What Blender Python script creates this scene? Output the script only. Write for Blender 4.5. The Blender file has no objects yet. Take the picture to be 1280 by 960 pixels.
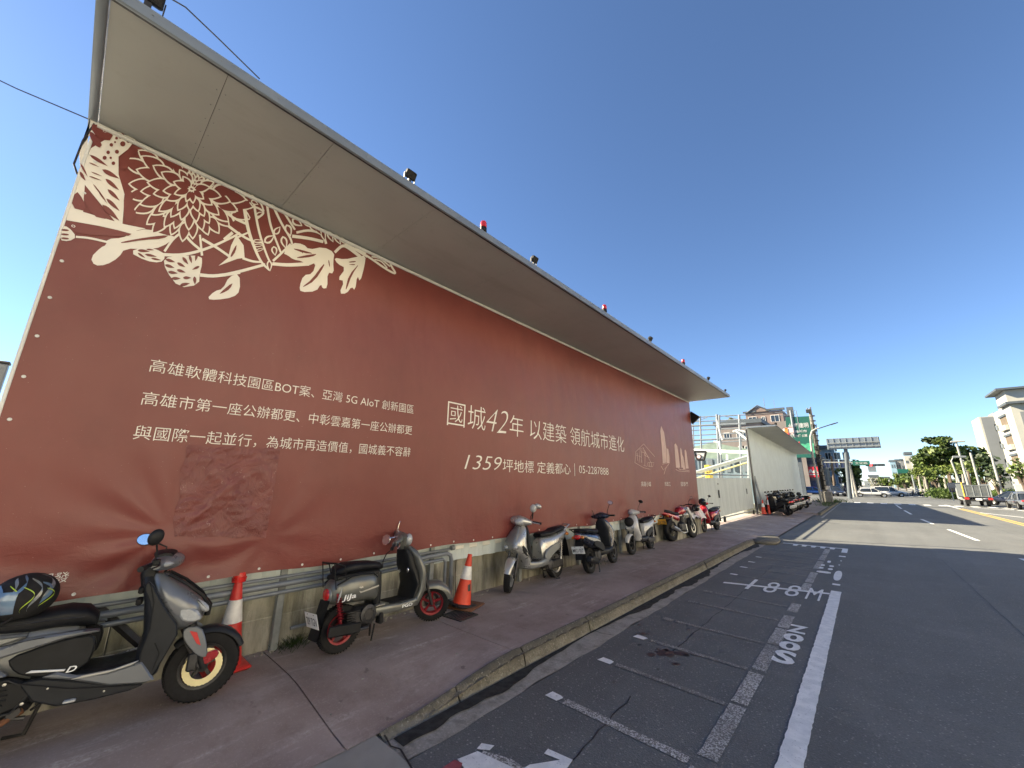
import bpy, math, random
import numpy as np
from mathutils import Vector, Matrix

# ------------------------------------------------------------ camera, light
SC = bpy.context.scene
COL = SC.collection
F, CX, CY, H = 482.0, 640.0, 480.0, 1.9

def _axes():
    def d(px, py): return np.array([px-CX, CY-py, -F])
    z = d(666., -1456.); z[1] = 1936.; z /= np.linalg.norm(z)
    y = d(1081., 606.); y -= y.dot(z)*z; y /= np.linalg.norm(y)
    return np.array([np.cross(y, z), y, z])
R = _axes()
cam = bpy.data.objects.new('camera', bpy.data.cameras.new('camera'))
COL.objects.link(cam)
cam.data.sensor_width = 36.0
cam.data.lens = 36.0*F/1280.0
cam.data.clip_start = 0.05
cam.data.clip_end = 6000.0
m4 = Matrix([[*R[0], 0], [*R[1], 0], [*R[2], H], [0, 0, 0, 1]])
cam.matrix_world = m4
SC.camera = cam

SUN_D = Vector((1.45, .60, -1.0)).normalized()
sl = bpy.data.lights.new('sun', 'SUN'); sl.energy = 5.0; sl.angle = math.radians(.55); sl.color = (1, .87, .63)
so = bpy.data.objects.new('sun', sl); COL.objects.link(so)
so.rotation_euler = SUN_D.to_track_quat('-Z', 'Y').to_euler()
W = bpy.data.worlds.new('World'); SC.world = W; W.use_nodes = True
wn = W.node_tree; wn.nodes.clear()
sky = wn.nodes.new('ShaderNodeTexSky'); sky.sky_type = 'NISHITA'; sky.sun_disc = False
sky.sun_elevation = math.asin(-SUN_D.z)
sky.sun_rotation = math.atan2(-SUN_D.x, -SUN_D.y)
sky.air_density = 1.0; sky.dust_density = .2; sky.ozone_density = 4.5; sky.altitude = 2000
bg = wn.nodes.new('ShaderNodeBackground'); bg.inputs[1].default_value = .060
wo = wn.nodes.new('ShaderNodeOutputWorld')
wn.links.new(sky.outputs[0], bg.inputs[0]); wn.links.new(bg.outputs[0], wo.inputs[0])
SC.view_settings.view_transform = 'Standard'
SC.view_settings.look = 'None'
SC.view_settings.exposure = 2.0
SC.view_settings.gamma = 1.0

def ray(px, py): return R @ np.array([px-CX, CY-py, -F])
def on_x(px, py, X):
    d = ray(px, py); t = X/d[0]; return (X, t*d[1], H+t*d[2])
def on_z(px, py, Z=0.0):
    d = ray(px, py); t = (Z-H)/d[2]; return (t*d[0], t*d[1], Z)
def on_y(px, py, Y):
    d = ray(px, py); t = Y/d[1]; return (t*d[0], Y, H+t*d[2])

# ------------------------------------------------------------ materials
def lin(c):
    return tuple(((v/255.)/12.92 if v/255. < .04045 else ((v/255.+.055)/1.055)**2.4) for v in c)
MATS = {}
class NT:
    def __init__(s, name):
        s.m = bpy.data.materials.new(name); s.m.use_nodes = True
        s.t = s.m.node_tree; s.b = s.t.nodes['Principled BSDF']; s.tc = s.t.nodes.new('ShaderNodeTexCoord')
        s.co = s.tc.outputs['Object']
    def n(s, typ, **kw):
        o = s.t.nodes.new(typ)
        for k, v in kw.items():
            if k.startswith('i_'):
                o.inputs[k[2:].replace('_', ' ')].default_value = v
            else: setattr(o, k, v)
        return o
    def l(s, a, b): s.t.links.new(a, b)
    def mapping(s, scale=(1, 1, 1), rot=(0, 0, 0), loc=(0, 0, 0)):
        o = s.n('ShaderNodeMapping'); s.l(s.co, o.inputs[0])
        o.inputs['Scale'].default_value = scale; o.inputs['Rotation'].default_value = rot; o.inputs['Location'].default_value = loc
        return o.outputs[0]
    def noise(s, scale, detail=4, rough=.55, vec=None, dist=0.):
        o = s.n('ShaderNodeTexNoise'); o.inputs['Scale'].default_value = scale; o.inputs['Detail'].default_value = detail
        o.inputs['Roughness'].default_value = rough; o.inputs['Distortion'].default_value = dist
        s.l(vec or s.co, o.inputs['Vector']); return o.outputs[0]
    def ramp(s, fac, a, b, ca=(0, 0, 0, 1), cb=(1, 1, 1, 1)):
        o = s.n('ShaderNodeValToRGB'); o.color_ramp.elements[0].position = a; o.color_ramp.elements[1].position = b
        o.color_ramp.elements[0].color = ca; o.color_ramp.elements[1].color = cb
        s.l(fac, o.inputs[0]); return o.outputs[0]
    def mix(s, fac, a, b, mode='MIX'):
        o = s.n('ShaderNodeMix', data_type='RGBA', blend_type=mode)
        for k, v in ((0, fac), (6, a), (7, b)):
            if isinstance(v, (tuple, list)): o.inputs[k].default_value = (*v[:3], 1)
            elif isinstance(v, (int, float)): o.inputs[k].default_value = v
            else: s.l(v, o.inputs[k])
        return o.outputs[2]
    def mul(s, a, b, op='MULTIPLY'):
        o = s.n('ShaderNodeMath', operation=op)
        for k, v in ((0, a), (1, b)):
            if isinstance(v, (int, float)): o.inputs[k].default_value = v
            else: s.l(v, o.inputs[k])
        return o.outputs[0]
    def bump(s, h, strength=.3, dist=.01):
        o = s.n('ShaderNodeBump'); o.inputs['Strength'].default_value = strength; o.inputs['Distance'].default_value = dist
        s.l(h, o.inputs['Height']); s.l(o.outputs[0], s.b.inputs['Normal']); return o
    def base(s, c):
        if isinstance(c, (tuple, list)): s.b.inputs['Base Color'].default_value = (*c[:3], 1)
        else: s.l(c, s.b.inputs['Base Color'])
    def rough(s, v):
        if isinstance(v, (int, float)): s.b.inputs['Roughness'].default_value = v
        else: s.l(v, s.b.inputs['Roughness'])

def pm(name, col, rough=.5, metal=0., var=.12, vs=7., bump=0., bs=80., coat=0., col2=None, spec=.5):
    if name in MATS: return MATS[name]
    t = NT(name)
    c2 = col2 or tuple(min(1, v*(1+var)) for v in col); c1 = tuple(v*(1-var) for v in col) if not col2 else col
    nz = t.noise(vs, 5)
    t.base(t.mix(t.ramp(nz, .35, .65), c1, c2))
    t.rough(t.mul(t.mul(t.noise(vs*3), .3), rough-.15 if rough > .2 else rough-.1, 'ADD'))
    t.b.inputs['Metallic'].default_value = metal
    t.b.inputs['Specular IOR Level'].default_value = spec
    if coat: t.b.inputs['Coat Weight'].default_value = coat
    if bump: t.bump(t.noise(bs, 3), bump, .004)
    MATS[name] = t.m
    return t.m

def special():
    # asphalt: dark binder with pale stones, patches and old scuffs
    t = NT('asphalt')
    big = t.noise(.35, 4); mid = t.noise(3., 5); fine = t.noise(58., 4, .75)
    v = t.n('ShaderNodeTexVoronoi'); v.inputs['Scale'].default_value = 85.; t.l(t.co, v.inputs['Vector'])
    c = t.mix(t.ramp(big, .35, .65), (.100, .106, .106), (.132, .138, .137))
    c = t.mix(t.mul(t.ramp(mid, .4, .7), .35), c, (.085, .082, .078))
    c = t.mix(t.mul(t.ramp(fine, .54, .72), .75), c, (.30, .29, .275))
    c = t.mix(t.mul(t.ramp(t.noise(1.1, 4, .6, t.mapping((1.1, .06, 1), loc=(2, 0, 0))), .45, .62), .35), c, (.075, .077, .076))
    c = t.mix(t.mul(t.ramp(t.noise(.5, 6, .7, t.mapping(loc=(7, 3, 0))), .55, .62), .22), c, (.19, .185, .175))
    w2 = t.n('ShaderNodeTexVoronoi'); w2.inputs['Scale'].default_value = 34.; t.l(t.co, w2.inputs['Vector'])
    spk = t.mul(t.ramp(w2.outputs['Distance'], .18, .30, (1, 1, 1, 1), (0, 0, 0, 1)), t.ramp(w2.outputs['Color'], .60, .68))
    c = t.mix(t.mul(spk, .6), c, (.36, .35, .33))
    c = t.mix(t.mul(t.ramp(t.noise(30., 3, .7, t.mapping(loc=(4, 4, 0))), .36, .46, (1, 1, 1, 1), (0, 0, 0, 1)), .35), c, (.06, .062, .065))
    t.base(c); t.rough(.78); t.bump(t.mul(v.outputs['Distance'], fine, 'ADD'), .55, .006); MATS['asphalt'] = t.m
    t = NT('old_concrete_gutter')
    c = t.mix(t.ramp(t.noise(4., 6), .35, .65), (.23, .215, .19), (.32, .3, .27))
    c = t.mix(t.mul(t.ramp(t.noise(55., 4, .75), .5, .66), .7), c, (.42, .4, .36))
    c = t.mix(t.mul(t.ramp(t.noise(6., 6, .7), .5, .64), .6), c, (.12, .115, .10))
    t.base(c); t.rough(.85); t.bump(t.noise(90., 4, .7), .5, .005); MATS['gutter'] = t.m
    # kerb: weathered exposed aggregate, lichen and dirt
    t = NT('kerb_concrete')
    c = t.mix(t.ramp(t.noise(3.5, 6), .35, .65), (.12, .108, .082), (.21, .19, .15))
    c = t.mix(t.mul(t.ramp(t.noise(60., 3, .7), .5, .62), .75), c, (.07, .062, .05))
    c = t.mix(t.mul(t.ramp(t.noise(1.6, 4), .5, .7), .5), c, (.075, .08, .045))
    c = t.mix(t.mul(t.ramp(t.noise(42., 2, .7), .62, .7), .5), c, (.4, .38, .33))
    sp = t.n('ShaderNodeSeparateXYZ'); t.l(t.co, sp.inputs[0])
    hz_ = t.mul(t.mul(sp.outputs[2], 6.5), t.mul(t.noise(9., 4), .5), 'ADD')
    c = t.mix(t.mul(t.ramp(hz_, .72, .98), .7), c, (.062, .058, .05))
    c = t.mix(t.mul(t.ramp(hz_, .30, .46, (1, 1, 1, 1), (0, 0, 0, 1)), .5), c, (.30, .285, .235))
    c = t.mix(t.mul(t.ramp(t.noise(48., 2, .7), .62, .68), .6), c, (.36, .34, .30))
    t.base(c); t.rough(.9); t.bump(t.noise(55., 5, .7), .9, .014); MATS['kerb'] = t.m
    # sidewalk: purplish red-brown coated concrete, pale scuffs, dark stains
    t = NT('red_brown_walk')
    c = t.mix(t.ramp(t.noise(1.3, 6), .35, .65), (.235, .185, .168), (.335, .275, .252))
    c = t.mix(t.mul(t.ramp(t.noise(.8, 5), .52, .68), .5), c, (.15, .10, .085))
    c = t.mix(t.mul(t.ramp(t.noise(14., 5, .7), .58, .72), .4), c, (.34, .26, .22))
    sv = t.mapping((4.6, .75, 1), (0, 0, .33))
    st = t.mul(t.mul(t.ramp(t.noise(1.5, 7, .7, sv, .5), .52, .66), t.ramp(t.noise(.7, 2, .5, t.mapping(loc=(3, 1, 0))), .38, .56)), t.ramp(t.noise(38., 4, .75), .38, .62))
    c = t.mix(t.mul(st, .8), c, (.55, .50, .47))
    c = t.mix(t.mul(t.ramp(t.noise(5., 3, .5, t.mapping(loc=(9, 4, 1))), .7, .74), .6), c, (.09, .07, .06))
    c = t.mix(t.mul(t.ramp(t.noise(55., 4, .75), .55, .68), .5), c, (.42, .36, .33))
    c = t.mix(t.mul(t.ramp(t.noise(3.2, 7, .7, t.mapping(loc=(1, 8, 0))), .5, .66), .4), c, (.15, .115, .10))
    t.base(c); t.rough(.72); t.bump(t.noise(60., 4, .7), .45, .006); MATS['walk'] = t.m
    # barrier wall: cast concrete with vertical run-off stains
    t = NT('stained_cast_concrete')
    c = t.mix(t.ramp(t.noise(1.8, 6), .35, .65), (.25, .238, .195), (.37, .352, .295))
    sv = t.mapping((2.2, 2.2, .35))
    c = t.mix(t.mul(t.ramp(t.noise(2.4, 6, .6, sv), .46, .62), .85), c, (.07, .066, .05))
    c = t.mix(t.mul(t.ramp(t.noise(9., 5, .65, t.mapping((1, 1, .2))), .5, .66), .5), c, (.12, .115, .09))
    c = t.mix(t.mul(t.ramp(t.noise(1.1, 4), .5, .66), .4), c, (.18, .17, .09))
    c = t.mix(t.mul(t.ramp(t.noise(45., 4, .7), .58, .7), .4), c, (.08, .075, .06))
    t.base(c); t.rough(.88); t.bump(t.noise(50., 5, .65), .4, .006); MATS['wallc'] = t.m
    # worn paint: aggregate showing through
    for nm, lo, hi, al in (('worn_paint', .47, .57, .9), ('faint_paint', .50, .62, .6)):
        t = NT(nm)
        msk = t.mul(t.ramp(t.noise(75., 3, .75), lo, hi), t.ramp(t.noise(1.2, 4), .3, .55, (.35, .35, .35, 1)))
        t.base(t.mix(t.mul(msk, al), (.125, .12, .11), (.66, .65, .62))); t.rough(.75)
        t.bump(t.noise(95., 2, .7), .4, .005); MATS[nm] = t.m
    t = NT('road_paint')
    c = t.mix(t.ramp(t.noise(9., 5), .4, .62), (.66, .67, .66), (.8, .8, .78))
    c = t.mix(t.mul(t.ramp(t.noise(60., 3, .7), .62, .7), .8), c, (.12, .12, .12))
    t.base(c); t.rough(.6); t.bump(t.noise(80., 3), .25, .004); MATS['paint'] = t.m
    t = NT('road_yellow')
    t.base(t.mix(t.ramp(t.noise(30., 4), .4, .65), (.5, .32, .06), (.7, .47, .12))); t.rough(.65); MATS['yellow'] = t.m
    # vinyl banner: brick red, slight fading, faint vertical welds
    def vinyl(nm, c1, c2, welds=True):
        t = NT(nm)
        c = t.mix(t.ramp(t.noise(.45, 4), .35, .65), c1, c2)
        c = t.mix(t.mul(t.ramp(t.noise(2.2, 6, .65), .5, .7), .25), c, tuple(v*.7 for v in c1))
        c = t.mix(t.mul(t.ramp(t.noise(120., 1, .5, t.mapping(loc=(0, 7, 2))), .79, .8), .6), c, (.6, .5, .45))
        t.base(c); t.rough(t.mul(t.mul(t.noise(3.), .12), .33, 'ADD'))
        t.b.inputs['Specular IOR Level'].default_value = .42
        h = t.mul(t.noise(1.3, 3, .5, t.mapping((1, 1.6, .7))), t.mul(t.noise(160., 2), .02), 'ADD')
        sp = t.n('ShaderNodeSeparateXYZ'); t.l(t.co, sp.inputs[0])
        msk = t.ramp(t.mul(sp.outputs[2], .3), .30, .50, (1, 1, 1, 1), (0, 0, 0, 1))
        wr = t.mul(t.mul(t.noise(6., 6, .6, t.mapping((1, 1.1, 2.4), (.5, 0, 0)), 1.6), msk), .22)
        h = t.mul(h, wr, 'ADD')
        t.bump(h, .4, .05)
        MATS[nm] = t.m
    vinyl('banner', (.158, .036, .031), (.19, .047, .040))
    vinyl('cream_print', (.72, .69, .62), (.78, .74, .67))
    t = NT('taped_patch')
    c = t.mix(t.ramp(t.noise(3., 6, .65), .35, .65), (.15, .042, .037), (.19, .054, .047))
    c = t.mix(t.mul(t.ramp(t.noise(30., 5, .7, None, 1.5), .62, .7), .6), c, (.45, .33, .3))
    t.base(c); t.rough(.42)
    w = t.noise(5., 7, .6, t.mapping((1, 1.3, 1.1), (.75, 0, 0)), 2.2)
    t.bump(w, .6, .04); MATS['patch'] = t.m
    # corrugated white metal: only colour here, the ribs are geometry
    pm('white_sheet', (.50, .56, .57), .45, 0, .06, 1.5, .05, 20)
    t = NT('painted_steel_soffit')
    c = t.mix(t.ramp(t.noise(.7, 3), .35, .65), (.37, .385, .37), (.42, .435, .415))
    c = t.mix(t.mul(t.ramp(t.noise(5., 6, .7), .55, .75), .25), c, (.29, .28, .25))
    c = t.mix(t.mul(t.ramp(t.noise(.9, 6, .65, t.mapping((3, .5, 1))), .55, .7), .22), c, (.22, .20, .17))
    t.base(c); t.rough(.5); MATS['soffit'] = t.m
    t = NT('gate_white')
    c = t.mix(t.ramp(t.noise(2., 5, .5, t.mapping((1, 3, .25))), .35, .65), (.38, .43, .43), (.48, .53, .53))
    c = t.mix(t.mul(t.ramp(t.noise(7., 5, .6, t.mapping((1, 2, .2))), .55, .7), .5), c, (.62, .64, .62))
    t.base(c); t.rough(.5); MATS['gate'] = t.m
    t = NT('leaf')
    oi = t.n('ShaderNodeNewGeometry')
    c = t.mix(oi.outputs['Random Per Island'], (.03, .062, .012), (.10, .15, .028))
    t.base(c); t.rough(.6)
    t.b.inputs['Subsurface Weight'].default_value = 0
    tr = t.n('ShaderNodeBsdfTranslucent'); t.l(c, tr.inputs[0])
    ms = t.n('ShaderNodeMixShader'); ms.inputs[0].default_value = .3
    t.l(t.b.outputs[0], ms.inputs[1]); t.l(tr.outputs[0], ms.inputs[2])
    t.l(ms.outputs[0], t.t.nodes['Material Output'].inputs[0]); MATS['leaf'] = t.m
    for nm, a, b in (('leaf_yellow', (.05, .085, .012), (.13, .165, .028)), ('leaf_dark', (.012, .026, .008), (.035, .058, .015)), ('leaf_grey', (.08, .09, .055), (.18, .18, .12))):
        t = NT(nm); oi = t.n('ShaderNodeNewGeometry')
        t.base(t.mix(oi.outputs['Random Per Island'], a, b)); t.rough(.6); MATS[nm] = t.m
    t = NT('ground_dirt')
    c = t.mix(t.ramp(t.noise(.2, 6), .35, .65), (.2, .19, .16), (.3, .28, .24))
    c = t.mix(t.mul(t.ramp(t.noise(12., 6, .7), .45, .65), .5), c, (.14, .13, .1))
    t.base(c); t.rough(.9); t.bump(t.noise(30., 5), .4, .02); MATS['ground'] = t.m
special()
M = MATS
pm('pale_concrete', (.30, .285, .25), .85, 0, .15, 2, .3, 40)
pm('tyre', (.011, .011, .012), .75, 0, .2, 20, .3, 120, 0, None, .22)
pm('black_plastic', (.011, .012, .014), .45, 0, .2, 12, .05, 200, 0, None, .22)
pm('matte_black', (.014, .014, .015), .7, 0, .2, 12, .1, 200, 0, None, .22)
pm('seat_vinyl', (.008, .009, .012), .5, 0, .2, 9, .12, 160, 0, None, .22)
pm('grey_paint', (.15, .162, .18), .32, .3, .05, 4, 0, 0, .6)
pm('silver_grey_paint', (.2, .21, .21), .35, .4, .05, 4, 0, 0, .4)
pm('dark_grey_plastic', (.017, .019, .023), .4, 0, .12, 8, .05, 160, 0, None, .22)
pm('gunmetal_paint', (.125, .13, .12), .34, .35, .08, 4, 0, 0, .5)
pm('silver_paint', (.46, .46, .44), .3, .6, .05, 4, 0, 0, .6)
pm('white_paint', (.50, .50, .49), .3, 0, .05, 4, 0, 0, .6)
pm('blue_black_paint', (.02, .025, .045), .28, .1, .1, 4, 0, 0, .8)
pm('blue_paint', (.02, .12, .42), .25, .1, .05, 4, 0, 0, .8)
pm('red_paint', (.32, .012, .018), .25, .1, .08, 4, 0, 0, .8)
pm('purple_grey', (.11, .08, .09), .35, .3, .1, 4, 0, 0, .5)
pm('steel', (.45, .45, .44), .35, .9, .1, 15)
pm('dark_steel', (.055, .055, .058), .5, .7, .2, 15, .1, 80)
pm('galvanised', (.24, .26, .27), .5, .5, .12, 12, .05, 60)
pm('grey_pipe', (.17, .19, .215), .42, .1, .12, 8, .06, 60)
pm('chrome', (.8, .8, .8), .12, 1, .03, 5)
pm('mirror_glass', (.75, .8, .85), .08, 1, .02, 5)
pm('lamp_glass', (.36, .38, .40), .15, .1, .15, 30, .2, 150, 1)
pm('red_lens', (.45, .01, .012), .18, 0, .2, 30, .2, 150, 1)
pm('amber_lens', (.6, .2, .02), .2, 0, .2, 30, .2, 150, 1)
pm('red_rim', (.22, .012, .02), .35, .2, .1, 9)
pm('gold_disc', (.85, .76, .45), .35, .6, .05, 9)
pm('red_sticker', (.55, .03, .03), .35, 0, .05, 6)
pm('rust_brown', (.16, .07, .035), .8, .2, .3, 25, .3, 90)
pm('plate_white', (.72, .74, .74), .4, 0, .05, 9)
pm('plate_yellow', (.75, .38, .03), .4, 0, .05, 9)
pm('plate_ink', (.02, .03, .06), .5, 0, .05, 9)
pm('cone_orange', (.62, .052, .02), .5, 0, .1, 9, .1, 60)
pm('cone_red', (.55, .03, .025), .45, 0, .1, 9, .1, 60)
pm('cone_white', (.7, .69, .66), .4, 0, .12, 12, .05, 60)
pm('beacon_red', (.55, .02, .015), .2, 0, .1, 20, 0, 0, 1)
pm('fascia_grey', (.17, .20, .235), .42, .3, .08, 1.5)
pm('trim_white', (.66, .66, .63), .45, 0, .08, 4)
pm('visor_green', (.32, .45, .04), .3, 0, .1, 5)
pm('helmet_blue', (.10, .17, .27), .22, .2, .2, 5, 0, 0, 1)
pm('helmet_grey', (.2, .22, .23), .25, .2, .2, 7, 0, 0, 1)
pm('glass_dark', (.02, .025, .03), .08, 0, .1, 3, 0, 0, 1)
pm('bark', (.10, .075, .055), .9, 0, .25, 6, .6, 20)
pm('pole_concrete', (.20, .19, .17), .85, 0, .15, 4, .2, 30)
pm('pole_white', (.30, .30, .28), .5, 0, .1, 6)
pm('sign_green', (.008, .085, .065), .45, 0, .08, 3)
pm('sign_red', (.5, .02, .04), .4, 0, .08, 3)
pm('sign_white', (.42, .43, .42), .4, 0, .05, 3)
pm('sign_blue', (.03, .08, .3), .4, 0, .1, 3)
pm('rider_shirt', (.05, .05, .06), .8, 0, .2, 9)
pm('skin', (.4, .23, .16), .6, 0, .1, 9)
pm('cloth_pink', (.62, .47, .46), .8, 0, .15, 14, .3, 30)

# ------------------------------------------------------------ mesh helpers
class MB:
    def __init__(s): s.v = []; s.f = []; s.k = []; s.cur = 0
    def mat(s, k): s.cur = k; return s
    def add(s, vs, fs):
        o = len(s.v); s.v += [tuple(v) for v in vs]; s.f += [tuple(i+o for i in f) for f in fs]; s.k += [s.cur]*len(fs); return s
    def box(s, c, d, rot=None, taper=1.):
        x, y, z = d[0]/2, d[1]/2, d[2]/2
        vs = [Vector((a*x*(taper if e > 0 else 1), b*y*(taper if e > 0 else 1), e*z)) for e in (-1, 1) for b in (-1, 1) for a in (-1, 1)]
        if rot is not None: vs = [rot @ v for v in vs]
        vs = [v+Vector(c) for v in vs]
        return s.add(vs, [(0, 2, 3, 1), (4, 5, 7, 6), (0, 1, 5, 4), (2, 6, 7, 3), (0, 4, 6, 2), (1, 3, 7, 5)])
    def bbox(s, c, d, b=.01, rot=None):          # box with bevelled vertical and horizontal edges
        x, y, z = d[0]/2, d[1]/2, d[2]/2; rings = []
        def ring(zz, i):
            X, Y = x-i, y-i; c_ = min(b, X*.6, Y*.6)
            return [(X-c_, -Y, zz), (X, -Y+c_, zz), (X, Y-c_, zz), (X-c_, Y, zz), (-X+c_, Y, zz), (-X, Y-c_, zz), (-X, -Y+c_, zz), (-X+c_, -Y, zz)]
        rs = [ring(-z, b), ring(-z+b, 0), ring(z-b, 0), ring(z, b)]
        rs = [[(rot @ Vector(p) if rot is not None else Vector(p))+Vector(c) for p in r] for r in rs]
        return s.rings(rs)
    def rings(s, rs, cap=True, closed=True, flip=False):
        n = len(rs[0]); vs = [p for r in rs for p in r]; fs = []
        for i in range(len(rs)-1):
            for j in range(n if closed else n-1):
                a = i*n+j; b = i*n+(j+1) % n
                fs.append((a, b, b+n, a+n) if not flip else (a, a+n, b+n, b))
        if cap: fs.append(tuple(range(n))[::-1]); fs.append(tuple((len(rs)-1)*n+i for i in range(n)))
        return s.add(vs, fs)
    def tube(s, pts, r, n=8, cap=True):
        pts = [Vector(p) for p in pts]; m = len(pts); rr = r if isinstance(r, (list, tuple)) else [r]*m; rs = []
        up = Vector((0, 0, 1)); u = None
        for i, p in enumerate(pts):
            t = (pts[min(i+1, m-1)]-pts[max(i-1, 0)]).normalized()
            if u is None:
                u = t.cross(up); u = t.cross(Vector((1, 0, 0))) if u.length < .05 else u
            u = (u-t*u.dot(t)).normalized(); w = t.cross(u)
            rs.append([p+(u*math.cos(a)+w*math.sin(a))*rr[i] for a in (2*math.pi*k/n for k in range(n))])
        return s.rings(rs, cap, True, True)
    def lathe(s, prof, o=(0, 0, 0), ax='z', n=20, closed=False):
        # closed=True joins the profile into a ring-shaped solid
        rs = []
        for r, h in prof:
            ring = []
            for k in range(n):
                a = 2*math.pi*k/n; c, d = r*math.cos(a), r*math.sin(a)
                q = (c, d, h) if ax == 'z' else ((c, h, d) if ax == 'y' else (h, c, d))
                ring.append((q[0]+o[0], q[1]+o[1], q[2]+o[2]))
            rs.append(ring)
        if closed: rs.append(rs[0])
        return s.rings(rs, not closed)
    def prism(s, poly, a, b, bev=.006, ax='y'):   # closed profile (x,z) extruded along y with softened rims
        n = len(poly); A = sum(poly[i][0]*poly[(i+1) % n][1]-poly[(i+1) % n][0]*poly[i][1] for i in range(n))
        P = poly if A > 0 else poly[::-1]; ins = []
        for i in range(n):
            p0, p1, p2 = (Vector(P[i-1]), Vector(P[i]), Vector(P[(i+1) % n]))
            d1 = (p1-p0); d2 = (p2-p1); nn = Vector((-(d1.y+d2.y), d1.x+d2.x))
            nn = nn.normalized() if nn.length > 1e-6 else Vector((0, 0)); q = p1+nn*bev; ins.append((q.x, q.y))
        sg = 1 if b > a else -1; bb = min(bev, abs(b-a)*.4)
        def put(Q, h): return [((q[0], h, q[1]) if ax == 'y' else ((h, q[0], q[1]) if ax == 'x' else (q[0], q[1], h))) for q in Q]
        return s.rings([put(ins, a), put(P, a+sg*bb), put(P, b-sg*bb), put(ins, b)], True, True, (sg > 0) == (ax == 'y'))
    def loft(s, secs, n=16, ax='x'):
        # sections (pos, c1, c2, half1, half2, exponent): ax='x' -> plane (y,z); ax='z' -> plane (x,y)
        rs = []
        for q in secs:
            p, c1, c2, h1, h2 = q[:5]; e = q[5] if len(q) > 5 else 2.4; ring = []
            for k in range(n):
                a = 2*math.pi*(k+.5)/n; c, d = math.cos(a), math.sin(a)
                u = c1+h1*math.copysign(abs(c)**(2/e), c); w = c2+h2*math.copysign(abs(d)**(2/e), d)
                ring.append((p, u, w) if ax == 'x' else ((u, w, p) if ax == 'z' else (u, p, w)))
            rs.append(ring)
        return s.rings(rs, True, True, False)
    def ball(s, c, r, n=12, m=8):
        rx, ry, rz = (r, r, r) if isinstance(r, (int, float)) else r; rs = []
        for i in range(m+1):
            t = math.pi*(i/m)*.996+.006; rs.append([(c[0]+rx*math.sin(t)*math.cos(2*math.pi*k/n), c[1]+ry*math.sin(t)*math.sin(2*math.pi*k/n), c[2]-rz*math.cos(t)) for k in range(n)])
        return s.rings(rs)
    def poly(s, pts): return s.add(pts, [tuple(range(len(pts)))])
    def grid(s, fn, nu, nv, flip=False):
        vs = [fn(i/nu, j/nv) for i in range(nu+1) for j in range(nv+1)]; w = nv+1
        fs = [(i*w+j, i*w+j+1, (i+1)*w+j+1, (i+1)*w+j) for i in range(nu) for j in range(nv)]
        if flip: fs = [f[::-1] for f in fs]
        return s.add(vs, fs)

def chaikin(P, k=1, closed=True):
    for _ in range(k):
        Q = []; n = len(P)
        for i in range(n if closed else n-1):
            a, b = P[i], P[(i+1) % n]
            Q += [tuple(a[j]*.75+b[j]*.25 for j in range(len(a))), tuple(a[j]*.25+b[j]*.75 for j in range(len(a)))]
        P = Q if closed else [P[0]]+Q[1:-1]+[P[-1]]
    return P

def mesh(name, mb, mats, smooth=40):
    me = bpy.data.meshes.new(name)
    me.from_pydata([tuple(v) for v in mb.v], [], mb.f)
    for m in (mats if isinstance(mats, (list, tuple)) else [mats]): me.materials.append(M[m] if isinstance(m, str) else m)
    if any(mb.k): me.polygons.foreach_set('material_index', mb.k)
    me.validate(); me.update()
    if smooth:
        me.polygons.foreach_set('use_smooth', [True]*len(me.polygons)); me.set_sharp_from_angle(angle=math.radians(smooth))
    return me
def obj(name, mb, mats, parent=None, smooth=40, kind=None, label=None):
    o = bpy.data.objects.new(name, mesh(name, mb, mats, smooth) if isinstance(mb, MB) else mb); COL.objects.link(o)
    if parent: o.parent = parent
    if kind: o['kind'] = kind
    if label: o['label'] = label
    return o
def tag(o, label, cat, group=None):
    o['label'] = label; o['category'] = cat
    if group: o['group'] = group
    return o
def thing(name, label, cat, loc=(0, 0, 0), rz=0., group=None, lean=0., scale=1.):
    o = bpy.data.objects.new(name, None); COL.objects.link(o); o.location = loc; o.empty_display_size = .1
    o.rotation_mode = 'XYZ'; o.rotation_euler = (lean, 0, rz); o.scale = (scale,)*3
    return tag(o, label, cat, group)
def struct(name, mb, mats, smooth=0, kind='structure', parent=None): return obj(name, mb, mats, parent, smooth, kind)
_tc = {}
def glyphs(body, shear=0., offset=0., res=3):
    key = (body, shear, offset)
    if key not in _tc:
        cu = bpy.data.curves.new('lettering', 'FONT'); cu.body = body; cu.shear = shear; cu.offset = offset; cu.resolution_u = res
        o = bpy.data.objects.new('lettering', cu); me = bpy.data.meshes.new_from_object(o)
        vs = np.array([v.co[:2] for v in me.vertices]); fs = [tuple(p.vertices) for p in me.polygons]
        bpy.data.objects.remove(o); bpy.data.meshes.remove(me); _tc[key] = (vs, fs)
    return _tc[key]
def text(mb, body, fn, w, h, shear=0., offset=0.):   # fits the lettering into w x h, fn maps (u,v) to a point
    vs, fs = glyphs(body, shear, offset); a = vs.min(0); b = vs.max(0)
    mb.add([fn((x-a[0])/(b[0]-a[0])*w, (y-a[1])/(b[1]-a[1])*h) for x, y in vs], fs); return mb
# ------------------------------------------------------------ ground, road, walk
rnd = random.Random(5)
def sheet(name, x0, x1, y0, y1, z, m, kind='structure'):
    return struct(name, MB().poly([(x0, y0, z), (x1, y0, z), (x1, y1, z), (x0, y1, z)]), m, 0, kind)
sheet('ground', -2500, 2500, -300, 5000, -.035, 'ground')
sheet('road', -2.66, 17.5, -25, 900, 0, 'asphalt')
sheet('cross_road', -160, 160, 59.5, 108, .004, 'asphalt')
sheet('yard_ground', -60, -5.02, -12, 57, .12, 'pale_concrete')
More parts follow.
